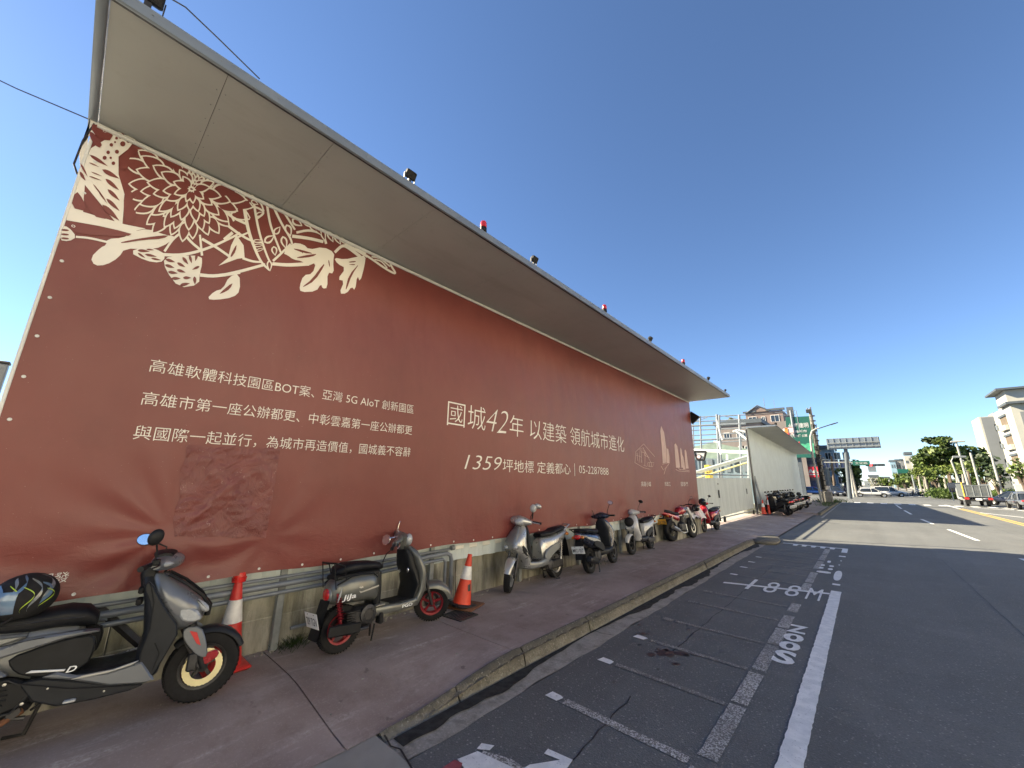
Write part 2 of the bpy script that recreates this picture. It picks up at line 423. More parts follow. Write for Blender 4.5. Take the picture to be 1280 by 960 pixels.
# gutter strip with a wobbly outer joint
def gut(u, v):
    y = -4+u*21.5; w = .012*math.sin(y*3.1)+.01*math.sin(y*8.7)
    return (-2.93+v*(.275+w), y, .004+.004*(1-v))
struct('gutter', MB().grid(gut, 90, 2, True), 'gutter')
def wet(u, v):
    y = 2.0+u*14.0; w = .15+.04*math.sin(y*2.3)+.03*math.sin(y*6.1+1)+.015*math.sin(y*17)
    w *= max(.12, min(1, .8+.6*math.sin(y*.9+.4)))
    return (-2.925+v*w, y, .0145)
wt = MB().grid(wet, 150, 1, True)
pm('damp_dirt', (.034, .034, .032), .85, 0, .35, 14, .4, 60, 0, None, .2)
struct('damp_dirt_strip', wt, 'damp_dirt', 0, 'stuff')

def walk_z(x, y):
    z = .15
    if y < 3.6:
        t = max(0, min(1, (3.5-y)/1.5)); s = max(0, min(1, (x+4.05)/.9)); z -= .132*t*t*(3-2*t)*s
    if y > 14.6:
        t = max(0, min(1, (y-14.6)/2.0)); s = max(0, min(1, (x+3.9)/1.2)); z -= .12*t*s
    return z
def kerb_x(y): 
    k = -3.0
    if y > 13: k += .012*(y-13)
    return k
wb = struct('sidewalk', MB().grid(lambda u, v: (-5.3+2.33*v, -6+u*22.2, walk_z(-5.3+2.33*v, -6+u*22.2)-.03), 40, 8, True), 'kerb')
js = [-5.5, -3.7, -1.9, -.1, 1.7, 3.5, 5.3, 7.1, 8.9, 10.7, 12.5, 14.3, 16.3]
for a, b in zip(js, js[1:]):
    g = .006; m = MB()
    def top(u, v, a=a, b=b, g=g):
        y = a+g+u*(b-a-2*g); x0, x1 = -5.3, kerb_x(y)-.05; x = x0+(x1-x0)*v
        return (x, y, walk_z(x, y)+.0015*math.sin(x*5+y*3))
    m.grid(top, 8, 10, True)
    for e in (0, 1):
        m.grid(lambda u, v, e=e: (lambda p: (p[0], p[1], p[2]-.03*v))(top(e, u)), 10, 1, e == 0)
    obj('slab', m, 'walk', wb)
# kerb stones, battered face and chewed arris
kr = bpy.data.objects.new('kerb', None); COL.objects.link(kr); kr['kind'] = 'structure'
ks = [1.95, 2.7, 3.6, 4.92, 6.2, 7.5, 8.8, 10.1, 11.4, 12.7, 14.0, 15.2]
for i, (a, b) in enumerate(zip(ks, ks[1:])):
    dx = rnd.uniform(-.008, .008); dz = rnd.uniform(-.004, .006)
    def kf(u, v, a=a, b=b, dx=dx, dz=dz):
        y = a+.007+u*(b-a-.014); k = kerb_x(y)+dx; zt = walk_z(k, y)+dz+.006
        w = .009*math.sin(y*23)+.007*math.sin(y*41+2)+.006*math.sin(y*77+u)+rnd.uniform(-.004, .004)
        prof = [(-.05, -.03), (-.05, .001), (-.035+w*.4, .001), (-.012+w*.6, -.016+w*.4), (.010+w, -.038+w*.5), (.028+w*.7, -.075), (.055+w*.4, -.6)]
        p = prof[int(round(v*6))]; z = zt+p[1] if p[1] > -.5 else -.02
        if p[1] <= -.5: pass
        else: z = max(z, .006)
        e = .012 if (u < .02 or u > .98) else 0
        return (k+p[0]-e*(p[0] > -.02), y, z-e*.5)
    obj('kerb_stone', MB().grid(kf, 26, 6, True), 'kerb', kr, 50)
# lowered apron where the kerb ends near the camera
sheet('driveway_slab', -3.08, -2.52, -4, 1.93, .0135, 'pale_concrete')
ap = MB()
ap.grid(lambda u, v: (-5.2+v*(2.45 if u < .05 else 2.55), 16.0+u*15.8, .15-.11*v*v+(.0 if u > 0 else 0)), 24, 8, True)
struct('driveway_apron', ap, 'walk')
pts = chaikin([(-2.95, 15.1), (-2.4, 15.3), (-2.35, 16.0), (-2.5, 17.0), (-2.75, 17.6), (-3.1, 17.0), (-3.15, 15.6)], 2)
struct('apron_patch', MB().prism(pts, .0, .085, .03, 'z'), 'kerb', 50)
# far walk beyond the drive
fw_ = MB(); fw_.bbox((-4.1, 44.5, .06), (3.2, 25.5, .17), .02)
struct('far_sidewalk', fw_, 'walk')
fk = bpy.data.objects.new('far_kerb', None); COL.objects.link(fk); fk['kind'] = 'structure'
for i in range(13): obj('kerb_stone', MB().bbox((-2.42, 32.8+i*1.96, .065), (.16, 1.93, .19), .02), 'kerb', fk)
sheet('road_edge_line', -2.2, -2.1, 29.5, 57.5, .008, 'worn_paint')
# right hand pavement and verge
struct('right_sidewalk', MB().bbox((21.5, 455, .05), (7, 690, .17), .02), 'pale_concrete')
md = struct('median_island', MB().bbox((12.6, 330, .07), (1.7, 430, .22), .05), 'pole_concrete')
pm('verge_green', (.09, .12, .03), .9, 0, .4, 3, .5, 20)
sheet('verge', 25, 60, 40, 800, .02, 'verge_green')

# ------------------------------------------------------------ road markings
def strip(m, x0, x1, y0, y1, z=.005, rag=.0, seg=0):
    if not rag: return m.poly([(x0, y0, z), (x1, y0, z), (x1, y1, z), (x0, y1, z)])
    n = seg or int((y1-y0)/.05); L = []; Rr = []
    for i in range(n+1):
        y = y0+(y1-y0)*i/n; L.append((x0+rnd.uniform(-rag, rag*.4), y, z)); Rr.append((x1+rnd.uniform(-rag*.5, rag*.5), y, z))
    for i in range(n): m.add([L[i], Rr[i], Rr[i+1], L[i+1]], [(0, 1, 2, 3)])
    return m
m = MB(); strip(m, -.755, -.61, -3, 9.75, .006, .007)
obj('solid_lane_line', m, 'paint', None, 0, 'structure')
m = MB()
strip(m, -.80, -.67, 15.2, 16.2, .006); strip(m, -.82, -.68, 14.3, 14.5, .006); strip(m, -.77, -.65, 10.3, 10.45, .006)
P = chaikin([(-.79, 10.8), (-.66, 10.8), (-.66, 12.0), (-.79, 12.0)], 2); m.poly([(p[0], p[1], .006) for p in P])
for x, y in ((-.77, 12.8), (-.76, 13.5)): strip(m, x, x+.03, y, y+.12, .006)
strip(m, -2.3, -.8, 16.05, 16.17, .006)
for i in range(5):
    x = -2.0+i*.23; m.poly([(x, 15.7, .0065), (x+.1, 15.7, .0065), (x+.12, 16.1, .0065), (x-.02, 16.1, .0065)])
obj('line_fragments', m, 'paint', None, 0, 'structure')
m = MB(); y = -.5
for y0, y1 in ((-2, 2.3), (2.34, 3.25), (3.4, 4.3), (4.35, 5.1), (5.2, 6.05), (6.1, 6.8), (6.85, 7.5), (7.75, 8.3), (9.3, 10.1), (10.2, 11.4), (11.9, 13.1), (13.3, 14.3), (14.4, 15.6)):
    strip(m, -1.19, -1.06, y0, y1, .005, .006)
obj('worn_bay_edge_line', m, 'worn_paint', None, 0, 'structure')
bays = [3.32, 4.29, 5.18, 6.09, 7.2, 8.05, 9.9, 10.87, 11.7, 12.6, 13.5, 14.5]
mw, mp, mf = MB(), MB(), MB()
for i, y in enumerate(bays):
    tgt = mw if i == 0 else mf; hw = .042 if i == 0 else .032
    for k in range(22):
        xa = -2.28+k*(1.06/22); xb = xa+1.06/22
        q = lambda x: y-(x+2.3)*.03
        tgt.poly([(xa, q(xa)-hw-rnd.uniform(0, .006), .005), (xb, q(xb)-hw, .005), (xb, q(xb)+hw, .005), (xa, q(xa)+hw+rnd.uniform(0, .006), .005)])
    if i < 2 or i > 0:
        P = [(-2.47, y-.045), (-2.33, y-.05), (-2.31, y+.03), (-2.36, y+.05), (-2.46, y+.055)]
        (mp if i < 3 or i in (6, 7, 8, 9) else mf).poly([(px_+rnd.uniform(-.01, .01), py_, .006) for px_, py_ in P])
obj('nearest_bay_line', mw, 'worn_paint', None, 0, 'structure')
obj('faded_bay_lines', mf, 'faint_paint', None, 0, 'structure')
obj('bay_line_stubs', mp, 'paint', None, 0, 'structure')
# the same reading as on the asphalt: stacked characters beside the worn line
m = MB()
for ch, y0, y1, xs in (('S', 5.55, 5.98, 0), ('0', 6.02, 6.33, 0), ('0', 6.37, 6.68, 0), ('Z', 6.74, 7.1, 0)):
    text(m, ch, lambda u, v, y0=y0: (-1.075+u, y0+v, .007), .21, y1-y0, 0, .035)
obj('stencilled_characters', m, 'paint', None, 0, 'structure')
m = MB()
for ch, xc, w in (('1', -1.93, .06), ('8', -1.6, .2), ('8', -1.27, .2), ('M', -.96, .2)):
    text(m, ch, lambda u, v, xc=xc, w=w: (xc-w/2+u, 8.75+v, .007), w, .95, 0, 0)
m.poly([(-2.36, 8.9, .0075), (-2.36, 9.02, .0075), (-.76, 9.5, .0075), (-.76, 9.38, .0075)])
obj('stencilled_number', m, 'paint', None, 0, 'structure')
m = MB()
for x, y, w, h in ((-1.0, 13.0, .07, .35), (-1.09, 12.4, .08, .25), (-.93, 12.4, .09, .25), (-1.09, 12.0, .08, .22), (-.93, 11.95, .09, .25), (-1.1, 11.45, .25, .25)):
    m.poly([(a, b, .0078) for a, b in chaikin([(x, y), (x+w, y), (x+w, y+h), (x, y+h)], 1)])
obj('stencil_remnant', m, 'paint', None, 0, 'structure')
m = MB()
A = [on_z(*p) for p in ((572, 950), (597, 940), (640, 960), (668, 985), (600, 990))]; m.poly([(a[0], a[1], .006) for a in A])
A = [on_z(*p) for p in ((596, 937), (602, 930), (618, 933), (612, 939), (600, 938))]; m.poly([(a[0], a[1], .006) for a in A])
A = [on_z(*p) for p in ((680, 943), (685, 937), (716, 951), (708, 963), (672, 975), (640, 970), (662, 957), (700, 951))]; m.poly([(a[0], a[1], .006) for a in A])
obj('white_stencil_fragment', m, 'paint', None, 0, 'structure')
m = MB(); A = [on_z(*p) for p in ((550, 963), (568, 951), (578, 955), (570, 985), (545, 985))]; m.poly([(a[0], a[1], .0065) for a in A])
pm('faded_red_paint', (.3, .07, .08), .7, 0, .2, 20)
obj('red_stencil_fragment', m, 'faded_red_paint', None, 0, 'structure')
m = MB(); A = [on_z(*p) for p in ((604, 939), (640, 950), (675, 975), (655, 985), (620, 955), (602, 944))]; m.poly([(a[0], a[1], .005) for a in A])
obj('worn_stencil_fragment', m, 'worn_paint', None, 0, 'structure')
# lane dashes, centre line, crossing
m = MB()
for y0, y1, xa, xb in ((12.5, 17.7, 3.1, 2.9), (22.2, 26.7, 2.74, 2.5), (29.8, 33.4, 2.3, 2.15), (38.3, 43.8, 2.05, 2.0), (46.6, 55, 1.98, 2.0)): m.poly([(xa-.065, y0, .006), (xa+.065, y0, .006), (xb+.065, y1, .006), (xb-.065, y1, .006)])
for i in range(40): strip(m, 2.27, 2.4, 112+i*10, 116+i*10, .006)
for i in range(10): strip(m, 3.2, 3.33, -4-i*10, -i*10, .006)
obj('lane_dashes', m, 'paint', None, 0, 'structure')
m = MB(); strip(m, 5.65, 5.78, -20, 52, .006); strip(m, 5.92, 6.05, -20, 52, .0062)
obj('yellow_centre_line', m, 'yellow', None, 0, 'structure')
m = MB(); strip(m, 5.7, 5.95, 52, 60, .0064)
for (a, b) in (((7.2, 41), (5.95, 45.5)), ((9.4, 50), (8.9, 57)), ((9.9, 44), (9.2, 50))):
    m.poly([(a[0], a[1], .006), (a[0]+.18, a[1]+.02, .006), (b[0]+.18, b[1], .006), (b[0], b[1], .006)])
m.poly([(6.1, 53.5, .006), (11.8, 53.5, .006), (11.8, 54, .006), (6.1, 54, .006)])
for y in (20, 30): strip(m, 9.1, 9.25, y, y+4, .006)
obj('white_turn_lines', m, 'paint', None, 0, 'structure')
m = MB()
for i in range(14):
    x = -2.2+i*1.05; m.poly([(x, 56.5, .009), (x+.5, 56.5, .009), (x+.5, 58.6, .009), (x, 58.6, .009)])
for i in range(14):
    x = -1+i*1.1; m.poly([(x, 99, .009), (x+.5, 99, .009), (x+.5, 101.5, .009), (x, 101.5, .009)])
obj('zebra_crossing', m, 'paint', None, 0, 'structure')
# crack, oil stains, debris
pm('crack_tar', (.016, .016, .017), .6, 0, .2, 20)
m = MB()
def crack(pts, w=.006):
    for a, b in zip(pts, pts[1:]):
        a, b = Vector(a), Vector(b); d = (b-a).normalized(); s_ = Vector((-d.y, d.x))*w*rnd.uniform(.5, 1.2); m.poly([(a.x-s_.x, a.y-s_.y, .0035), (b.x-s_.x, b.y-s_.y, .0035), (b.x+s_.x, b.y+s_.y, .0035), (a.x+s_.x, a.y+s_.y, .0035)])
def wig(a, b, n, am): return [(a[0]+(b[0]-a[0])*i/n+rnd.uniform(-am, am), a[1]+(b[1]-a[1])*i/n) for i in range(n+1)]
crack(wig((-1.72, .5), (-1.88, 3.8), 26, .012)); crack(wig((-1.95, 5.0), (-1.93, 11.6), 40, .015), .007); crack(wig((-.9, -1), (-.97, 3.2), 16, .01), .005)
obj('tarred_cracks', m, 'crack_tar', None, 0, 'structure')
m = MB()
for cx_, cy_, r_ in [(-2.0, 4.95, .11), (-1.86, 5.05, .08), (-2.1, 4.78, .05), (-1.74, 5.15, .05)]+[(-2+rnd.gauss(0, .35), 5+rnd.gauss(0, .45), rnd.uniform(.012, .04)) for _ in range(16)]+[(rnd.uniform(-2.6, 2), rnd.uniform(2, 10), rnd.uniform(.008, .02)) for _ in range(25)]:
    n = 14; m.poly([(cx_+r_*rnd.uniform(.55, 1.2)*math.cos(6.283*k/n), cy_+r_*rnd.uniform(.5, 1.1)*math.sin(6.283*k/n)*1.2, .0042) for k in range(n)])
pm('oil_stain', (.018, .018, .02), .35, 0, .2, 20)
obj('oil_stains', m, 'oil_stain', None, 0, 'stuff')
m = MB()
for _ in range(420):
    if rnd.random() < .75: x, y, s_ = -4.93+abs(rnd.gauss(0, .09)), rnd.uniform(.6, 15), rnd.uniform(.006, .02)
    else: x, y, s_ = rnd.uniform(-4.8, -3.2), rnd.uniform(.4, 12), rnd.uniform(.004, .012)
    m.ball((x, y, walk_z(x, y)+s_*.3), (s_, s_*rnd.uniform(.6, 1.5), s_*.6), 5, 3)
obj('grit_and_leaf_litter', m, 'gutter', None, 0, 'stuff')
# little weeds at the foot of the barrier and round the far pole
m = MB()
def tuft(cx_, cy_, cz, n, hgt, sp):
    for _ in range(n):
        a = rnd.uniform(0, 6.28); l = hgt*rnd.uniform(.4, 1.1); x = cx_+rnd.gauss(0, sp); y = cy_+rnd.gauss(0, sp); w = .004+.02*hgt
        dx, dy = math.cos(a)*l*.5, math.sin(a)*l*.5
        m.add([(x-w, y, cz), (x+w, y, cz), (x+dx+w, y+dy, cz+l*.6), (x+dx*1.8, y+dy*1.8, cz+l), (x+dx-w, y+dy, cz+l*.55)], [(0, 1, 2, 4), (4, 2, 3)])
tuft(-4.88, 1.95, .15, 160, .1, .09); tuft(-4.9, 2.3, .15, 60, .06, .1); tuft(-4.92, 8.5, .15, 30, .05, .3)
tuft(-4.85, 1.2, .15, 40, .05, .1)
for k in range(12): tuft(-2.7+rnd.uniform(-.3, .2), 42+k*1.2+rnd.uniform(-.5, .5), .14, 30, .22, .25)
tuft(-3.0, 50.5, .14, 120, .5, .5); tuft(-2.6, 53, .14, 120, .45, .7)
obj('weeds', m, 'leaf', None, 0, 'stuff')

# ------------------------------------------------------------ barrier wall
bw = MB()
def bar(u, v):
    y = -7+u*23.3; prof = [(-4.86, .1), (-4.885, .3), (-4.93, .55), (-4.945, .8), (-4.955, .835), (-5.06, .84), (-5.08, .8), (-5.12, .1)]
    p = prof[int(round(v*7))]; return (p[0]+.006*math.sin(y*1.7)*(p[1] < .8), y, p[1])
bwall = thing('concrete_barrier', 'long low stained concrete barrier wall behind the parked scooters, under the red hoarding', 'wall', (-4.98, 4, .15))
bar_y = [-7, -4.5, -2, .5, 2.95, 4.3, 6.75, 9.2, 11.65, 14.1, 16.4]
for a, b in zip(bar_y, bar_y[1:]):
    mb_ = MB()
    prof = [(-4.93, .1), (-4.945, .45), (-4.95, .455), (-4.953, .46), (-4.958, .80), (-4.972, .835), (-5.06, .84), (-5.08, .8), (-5.12, .1)]
    dd = rnd.uniform(-.006, .006)
    if a == 4.3: prof = prof
    rs = [[(x+.12*0+dd-.98*0+4.98, y-4, z-.15) for x, z in prof] for y in (a+.006, a+.02, b-.02, b-.006)]
    mb_.rings(rs, True, True); obj('wall_block', mb_, 'wallc', bwall, 30)
# far end post of the barrier, paler and wider
obj('end_block', MB().bbox((.22, 10.4, .33), (.30, 3.4, .72), .02), 'wallc', bwall, label='wider concrete end block of the wall')
obj('block_capping', MB().bbox((.22, 10.4, .71), (.33, 3.44, .05), .01), 'trim_white', bwall)

# scuffed scratches in the lane and a darker relaid strip with a tar seam
m = MB()
for k in range(16):
    p0 = on_z(1035+rnd.uniform(0, 30), 888+rnd.uniform(-4, 8)); L_n = rnd.uniform(.03, .14); an = rnd.uniform(-.5, .3); q0 = Vector((p0[0]+.0, p0[1])); q1 = q0+Vector((math.cos(an), math.sin(an)))*L_n; s_ = Vector((-(q1-q0).y, (q1-q0).x)).normalized()*.0025
    m.poly([(q0.x-s_.x, q0.y-s_.y, .003), (q1.x, q1.y, .003), (q0.x+s_.x, q0.y+s_.y, .003)])
obj('scratches', m, 'worn_paint', None, 0, 'stuff')
m = MB(); crack(wig((1.35, -3), (1.22, 16), 90, .008), .006); crack(wig((4.1, 3), (4.3, 30), 70, .02), .008); crack(wig((2.2, 21.2), (6.0, 20.4), 30, .0), .0)
obj('tar_seams', m, 'crack_tar', None, 0, 'structure')

m = MB(); crack([(-3.02, 1.98), (-2.86, 1.94), (-2.78, 1.97), (-2.5, 1.90)], .008); crack([(-2.95, 4.95), (-2.8, 4.93), (-2.66, 4.98)], .005); crack([(-2.95, 8.7), (-2.66, 8.74)], .005)
for q in range(len(m.v)): m.v[q] = (m.v[q][0], m.v[q][1], .0165)
obj('gutter_joints', m, 'crack_tar', None, 0, 'structure')
# ------------------------------------------------------------ hoarding with printed banner and canopy
BX, YA, YB, ZT = -4.7, -.40, 15.75, 4.985
def zb(y): return .955+.012*math.sin(y*2.1)+.008*math.sin(y*5.3)+(.05 if y < .2 else 0)*(.2-y)
def bx(y, z):
    # slack cloth: folds fanning from the patch's lower corner, a loose hem, and slight billow
    f = 0.
    low = max(0, 1-(z-.95)/.9)
    f += .018*low*math.sin(y*1.9+.6)+.012*low*low*math.sin(y*4.7+z*3)
    for (yc, zc, k, amp, ph) in ((.72, 1.40, 11, .011, .5), (1.52, 1.28, 8, .006, 1.2)):
        dy, dz = y-yc, z-zc; r = math.hypot(dy, dz)+.02; a = math.atan2(dz, dy)
        g = math.exp(-((r-.35)/.42)**2)*min(1, r/.15)
        side = 1 if dy < 0 else .45
        f += amp*g*side*math.sin(a*k+ph)
    if y < 1.6 and z < 1.55:
        g = min(1, (1.55-z)/.35)*min(1, (1.6-y)/.5)
        f += .012*g*math.sin((z-.95)*17+y*1.9+.8*math.sin(y*3))
    f += .004*math.sin(z*2.2+y*.8)*math.sin(y*.9)
    e = min(1, (ZT-z)/.3, (y-YA)/.2, (YB-y)/.2); e = max(0, e)
    return BX+f*(e if z > 1.2 else max(0, min(e, 1)))
hd = thing('billboard_hoarding', 'tall dark red printed hoarding with white Chinese lettering and a flat canopy along the walk', 'hoarding', (0, 0, 0))
def bf(u, v):
    y = YA+(YB-YA)*u**1.35; z0 = zb(y); z = z0+(ZT-z0)*(v**1.3)
    return (bx(y, z), y+(.012*(ZT-z) if u > .99 else 0), z)
banner = obj('banner', MB().grid(bf, 260, 90, True), 'banner', hd, 180)
back = MB(); back.box((-4.79, 7.7, 3.0), (.02, 16.1, 3.96)); obj('backing_sheet', back, 'galvanised', hd)
# corrugated strip showing under the hem
cs = MB(); n = 330
pr = []
for i in range(n+1):
    y = YA+.02+i*(16.05/n); ph = i % 6; dx = (0, 0, .02, .02, .02, 0)[ph]; pr.append((y, -4.885+dx))
cs.add([(x, y, z) for y, x in pr for z in (.70, 1.12)], [(2*i, 2*i+1, 2*i+3, 2*i+2) for i in range(n)])
obj('corrugated_skirt', cs, 'white_sheet', hd, 0)
cp = MB(); cp.bbox((-4.93, 10.0, .875), (.12, 11.8, .06), .008); obj('white_coping', cp, 'trim_white', hd)

TEXT_X = .004
def tline(name, body, y0, z0, y1, z1, h0, h1, shear=0, off=-.006, parent=banner):
    m = MB(); vs, fs = glyphs(body, shear, off); a = vs.min(0); b = vs.max(0); hgt = max(.75, b[1]-a[1]) if not any(ord(c) > 0x2000 for c in body) else (.88+.08)
    base = a[1] if not any(ord(c) > 0x2000 for c in body) else -.08
    P = []
    for x, y in vs:
        t = (x-a[0])/(b[0]-a[0]); u = (y-base)/hgt; Y = y0+(y1-y0)*t; Z = z0+(z1-z0)*t+u*(h0+(h1-h0)*t); P.append((bx(Y, Z)+TEXT_X, Y, Z))
    m.add(P, fs); o = obj(name, m, 'cream_print', parent, 0); return o
tline('lettering', '高雄軟體科技園區BOT案、亞灣 5G AIoT 創新園區', .325, 2.81, 3.15, 2.80, .13, .135)
tline('lettering', '高雄市第一座公辦都更、中彰雲嘉第一座公辦都更', .325, 2.505, 3.15, 2.50, .13, .135)
tline('lettering', '與國際一起並行，為城市再造價值，國城義不容辭', .33, 2.20, 3.15, 2.195, .13, .135)
tline('lettering', '國城', 3.77, 2.71, 4.60, 2.70, .42, .42, 0, -.01)
tline('lettering', '42', 4.62, 2.70, 5.17, 2.70, .46, .46, .28, -.02)
tline('lettering', '年 以建築 領航城市進化', 5.22, 2.68, 9.83, 2.66, .41, .42, 0, -.01)
tline('lettering', '1359', 4.17, 2.06, 5.03, 2.06, .25, .25, .25, -.012)
tline('lettering', '坪地標 定義都心', 5.06, 2.035, 7.2, 2.03, .235, .235, 0, -.006)
tline('lettering', '|', 7.36, 2.0, 7.375, 2.0, .27, .27, 0, -.0)
tline('lettering', '05-2287888', 7.55, 2.07, 8.9, 2.05, .185, .185, 0, -.012)
tline('lettering', '開發', .02, 1.10, .17, 1.10, .075, .075)
tline('lettering', '高雄小城', 10.78, 1.77, 11.46, 1.77, .145, .145)
tline('lettering', '市政三', 12.54, 1.77, 13.04, 1.77, .145, .15)
tline('lettering', '國泰門', 14.0, 1.77, 14.72, 1.77, .15, .155)
# line drawings of buildings at the right end
def bn(px, py, d=.004):
    p = on_x(px, py, BX); return (bx(p[1], p[2])+d, p[1], p[2])
pm('faint_print', (.50, .34, .29), .5, 0, .1, 3)
def px_stroke(m, pts, w, d=.004, w2=None):
    n = len(pts); L = []; Rr = []
    for i, p in enumerate(pts):
        a = pts[max(0, i-1)]; b = pts[min(n-1, i+1)]; dx, dy = b[0]-a[0], b[1]-a[1]; l = math.hypot(dx, dy) or 1
        ww = (w+((w2 if w2 is not None else w)-w)*i/(n-1))/2
        L.append((p[0]-dy/l*ww, p[1]+dx/l*ww)); Rr.append((p[0]+dy/l*ww, p[1]-dx/l*ww))
    V = [bn(x, y, d) for x, y in L]+[bn(x, y, d) for x, y in Rr]
    m.add(V, [(i, i+1, n+i+1, n+i) for i in range(n-1)])
s_ = 9.6; ox, oy = 770, 520
def z6(*P): return [(ox+a/s_, oy+b/s_) for a, b in P]
m = MB()
for q in (z6((330, 335), (465, 490)), z6((330, 335), (235, 430), (225, 560)), z6((225, 560), (330, 620), (410, 640)), z6((320, 380), (390, 500)), z6((270, 400), (330, 380), (340, 470)), z6((240, 470), (300, 490), (310, 560)), z6((340, 470), (400, 500)), z6((300, 430), (360, 450), (420, 560)), z6((380, 560), (455, 560), (440, 610), (380, 600), (380, 560)), z6((400, 555), (400, 610)), z6((425, 555), (425, 610)), z6((250, 440), (260, 540)), z6((330, 590), (370, 605)), z6((310, 400), (300, 560)), z6((290, 400), (275, 560)), z6((350, 420), (345, 590))):
    px_stroke(m, q, .45)
m.poly([bn(*p) for p in z6((540, 118), (575, 200), (600, 380), (600, 560), (560, 570), (545, 350), (528, 180))])
m.poly([bn(*p) for p in z6((604, 385), (625, 400), (640, 500), (640, 570), (604, 560))])
for q in (z6((555, 580), (640, 560), (600, 620), (575, 700)), z6((540, 600), (570, 650)), z6((630, 580), (580, 640))): px_stroke(m, q, .5)
for k, (x, y0_, x2, y1_, w) in enumerate(((712, 330, 740, 620, 22), (775, 380, 795, 620, 12), (830, 400, 850, 630, 14), (800, 470, 815, 640, 10))):
    m.poly([bn(*p) for p in z6((x-w*.6, y0_+15), (x, y0_), (x+w, y0_+30), (x2+w+8, y1_), (x2-w, y1_))])
for q in (z6((715, 640), (750, 660), (885, 670)), z6((760, 640), (880, 655)), z6((730, 600), (770, 650))): px_stroke(m, q, .6)
obj('building_drawing', m, 'faint_print', banner, 0)

# papercut flower print, traced on the cloth: cream ground shapes, red openings, cream lines
cr, rd = MB(), MB()
A1 = lambda *P: [(70+a/3.839, 140+b/3.839) for a, b in P]
A2 = lambda *P: [(280+a/5.645, 220+b/5.645) for a, b in P]
def CRP(P, k=1): cr.poly([bn(x, y, .004) for x, y in chaikin(P, k)])
def RDP(P, k=1): rd.poly([bn(x, y, .008) for x, y in chaikin(P, k)])
def CRL(P, w, w2=None, k=2): px_stroke(cr, chaikin(P, k, False), w, .006, w2)
def almond(m, c, a, l, w, d, tip=.0):
    n = 7; P = []
    for s in (1, -1):
        for i in range(n):
            t = i/n if s > 0 else 1-i/n; P.append((c[0]+math.cos(a)*l*(t-.5)-math.sin(a)*s*w*.5*math.sin(math.pi*t**.72), c[1]+math.sin(a)*l*(t-.5)+math.cos(a)*s*w*.5*math.sin(math.pi*t**.72)))
    m.poly([bn(x, y, d) for x, y in P])
# left block: feather/fan shapes
CRP(A1((168, 175), (300, 95), (385, 130), (345, 180), (300, 215), (300, 300), (330, 400), (318, 545), (290, 535), (130, 340), (85, 370)), 0)
CRP(A1((110, 185), (200, 60), (165, 30), (150, 170), (110, 320), (70, 440), (50, 520), (365, 575), (430, 560), (330, 540), (130, 480), (130, 340)), 0)
for P in (A1((180, 50), (280, 105), (250, 150), (165, 95)), A1((163, 85), (225, 155), (205, 180), (160, 125)), A1((190, 60), (230, 75), (262, 130), (200, 90)),
          A1((95, 375), (130, 420), (150, 480), (70, 460)), A1((120, 390), (180, 400), (260, 520), (170, 500)),
          A1((325, 390), (345, 375), (375, 395), (360, 450), (390, 490), (358, 540), (325, 530)), A1((305, 240), (330, 195), (380, 175), (400, 190), (350, 215), (355, 265), (310, 285)),
          A1((65, 525), (370, 582), (340, 600), (120, 590), (60, 560))): RDP(P, 1)
for (x0, y0_, x1, y1_, w) in ((165, 210, 245, 260, 13), (225, 280, 300, 320, 17), (240, 325, 300, 375, 15), (250, 375, 303, 425, 14), (245, 420, 303, 475, 14), (225, 450, 300, 520, 20), (115, 290, 140, 330, 12), (118, 250, 150, 310, 8), (180, 350, 235, 420, 5), (160, 245, 205, 265, 5), (160, 310, 215, 330, 5), (170, 290, 220, 310, 4), (205, 385, 245, 440, 5)):
    a = math.atan2(y1_-y0_, x1-x0); l = math.hypot(x1-x0, y1_-y0_)/3.839*1.1; c = A1(((x0+x1)/2, (y0_+y1_)/2))[0]; almond(rd, c, a, l, w/3.839*1.25, .008)
for x, y, r in ((320, 155, 13), (348, 140, 11), (292, 193, 10), (250, 196, 9), (233, 222, 10), (275, 248, 9), (265, 160, 9), (290, 128, 7), (322, 105, 8), (308, 125, 6), (262, 222, 6), (283, 147, 5)):
    c = A1((x, y))[0]; rd.poly([bn(c[0]+r/3.839*math.cos(t*.785), c[1]+r/3.839*math.sin(t*.785), .008) for t in range(8)])
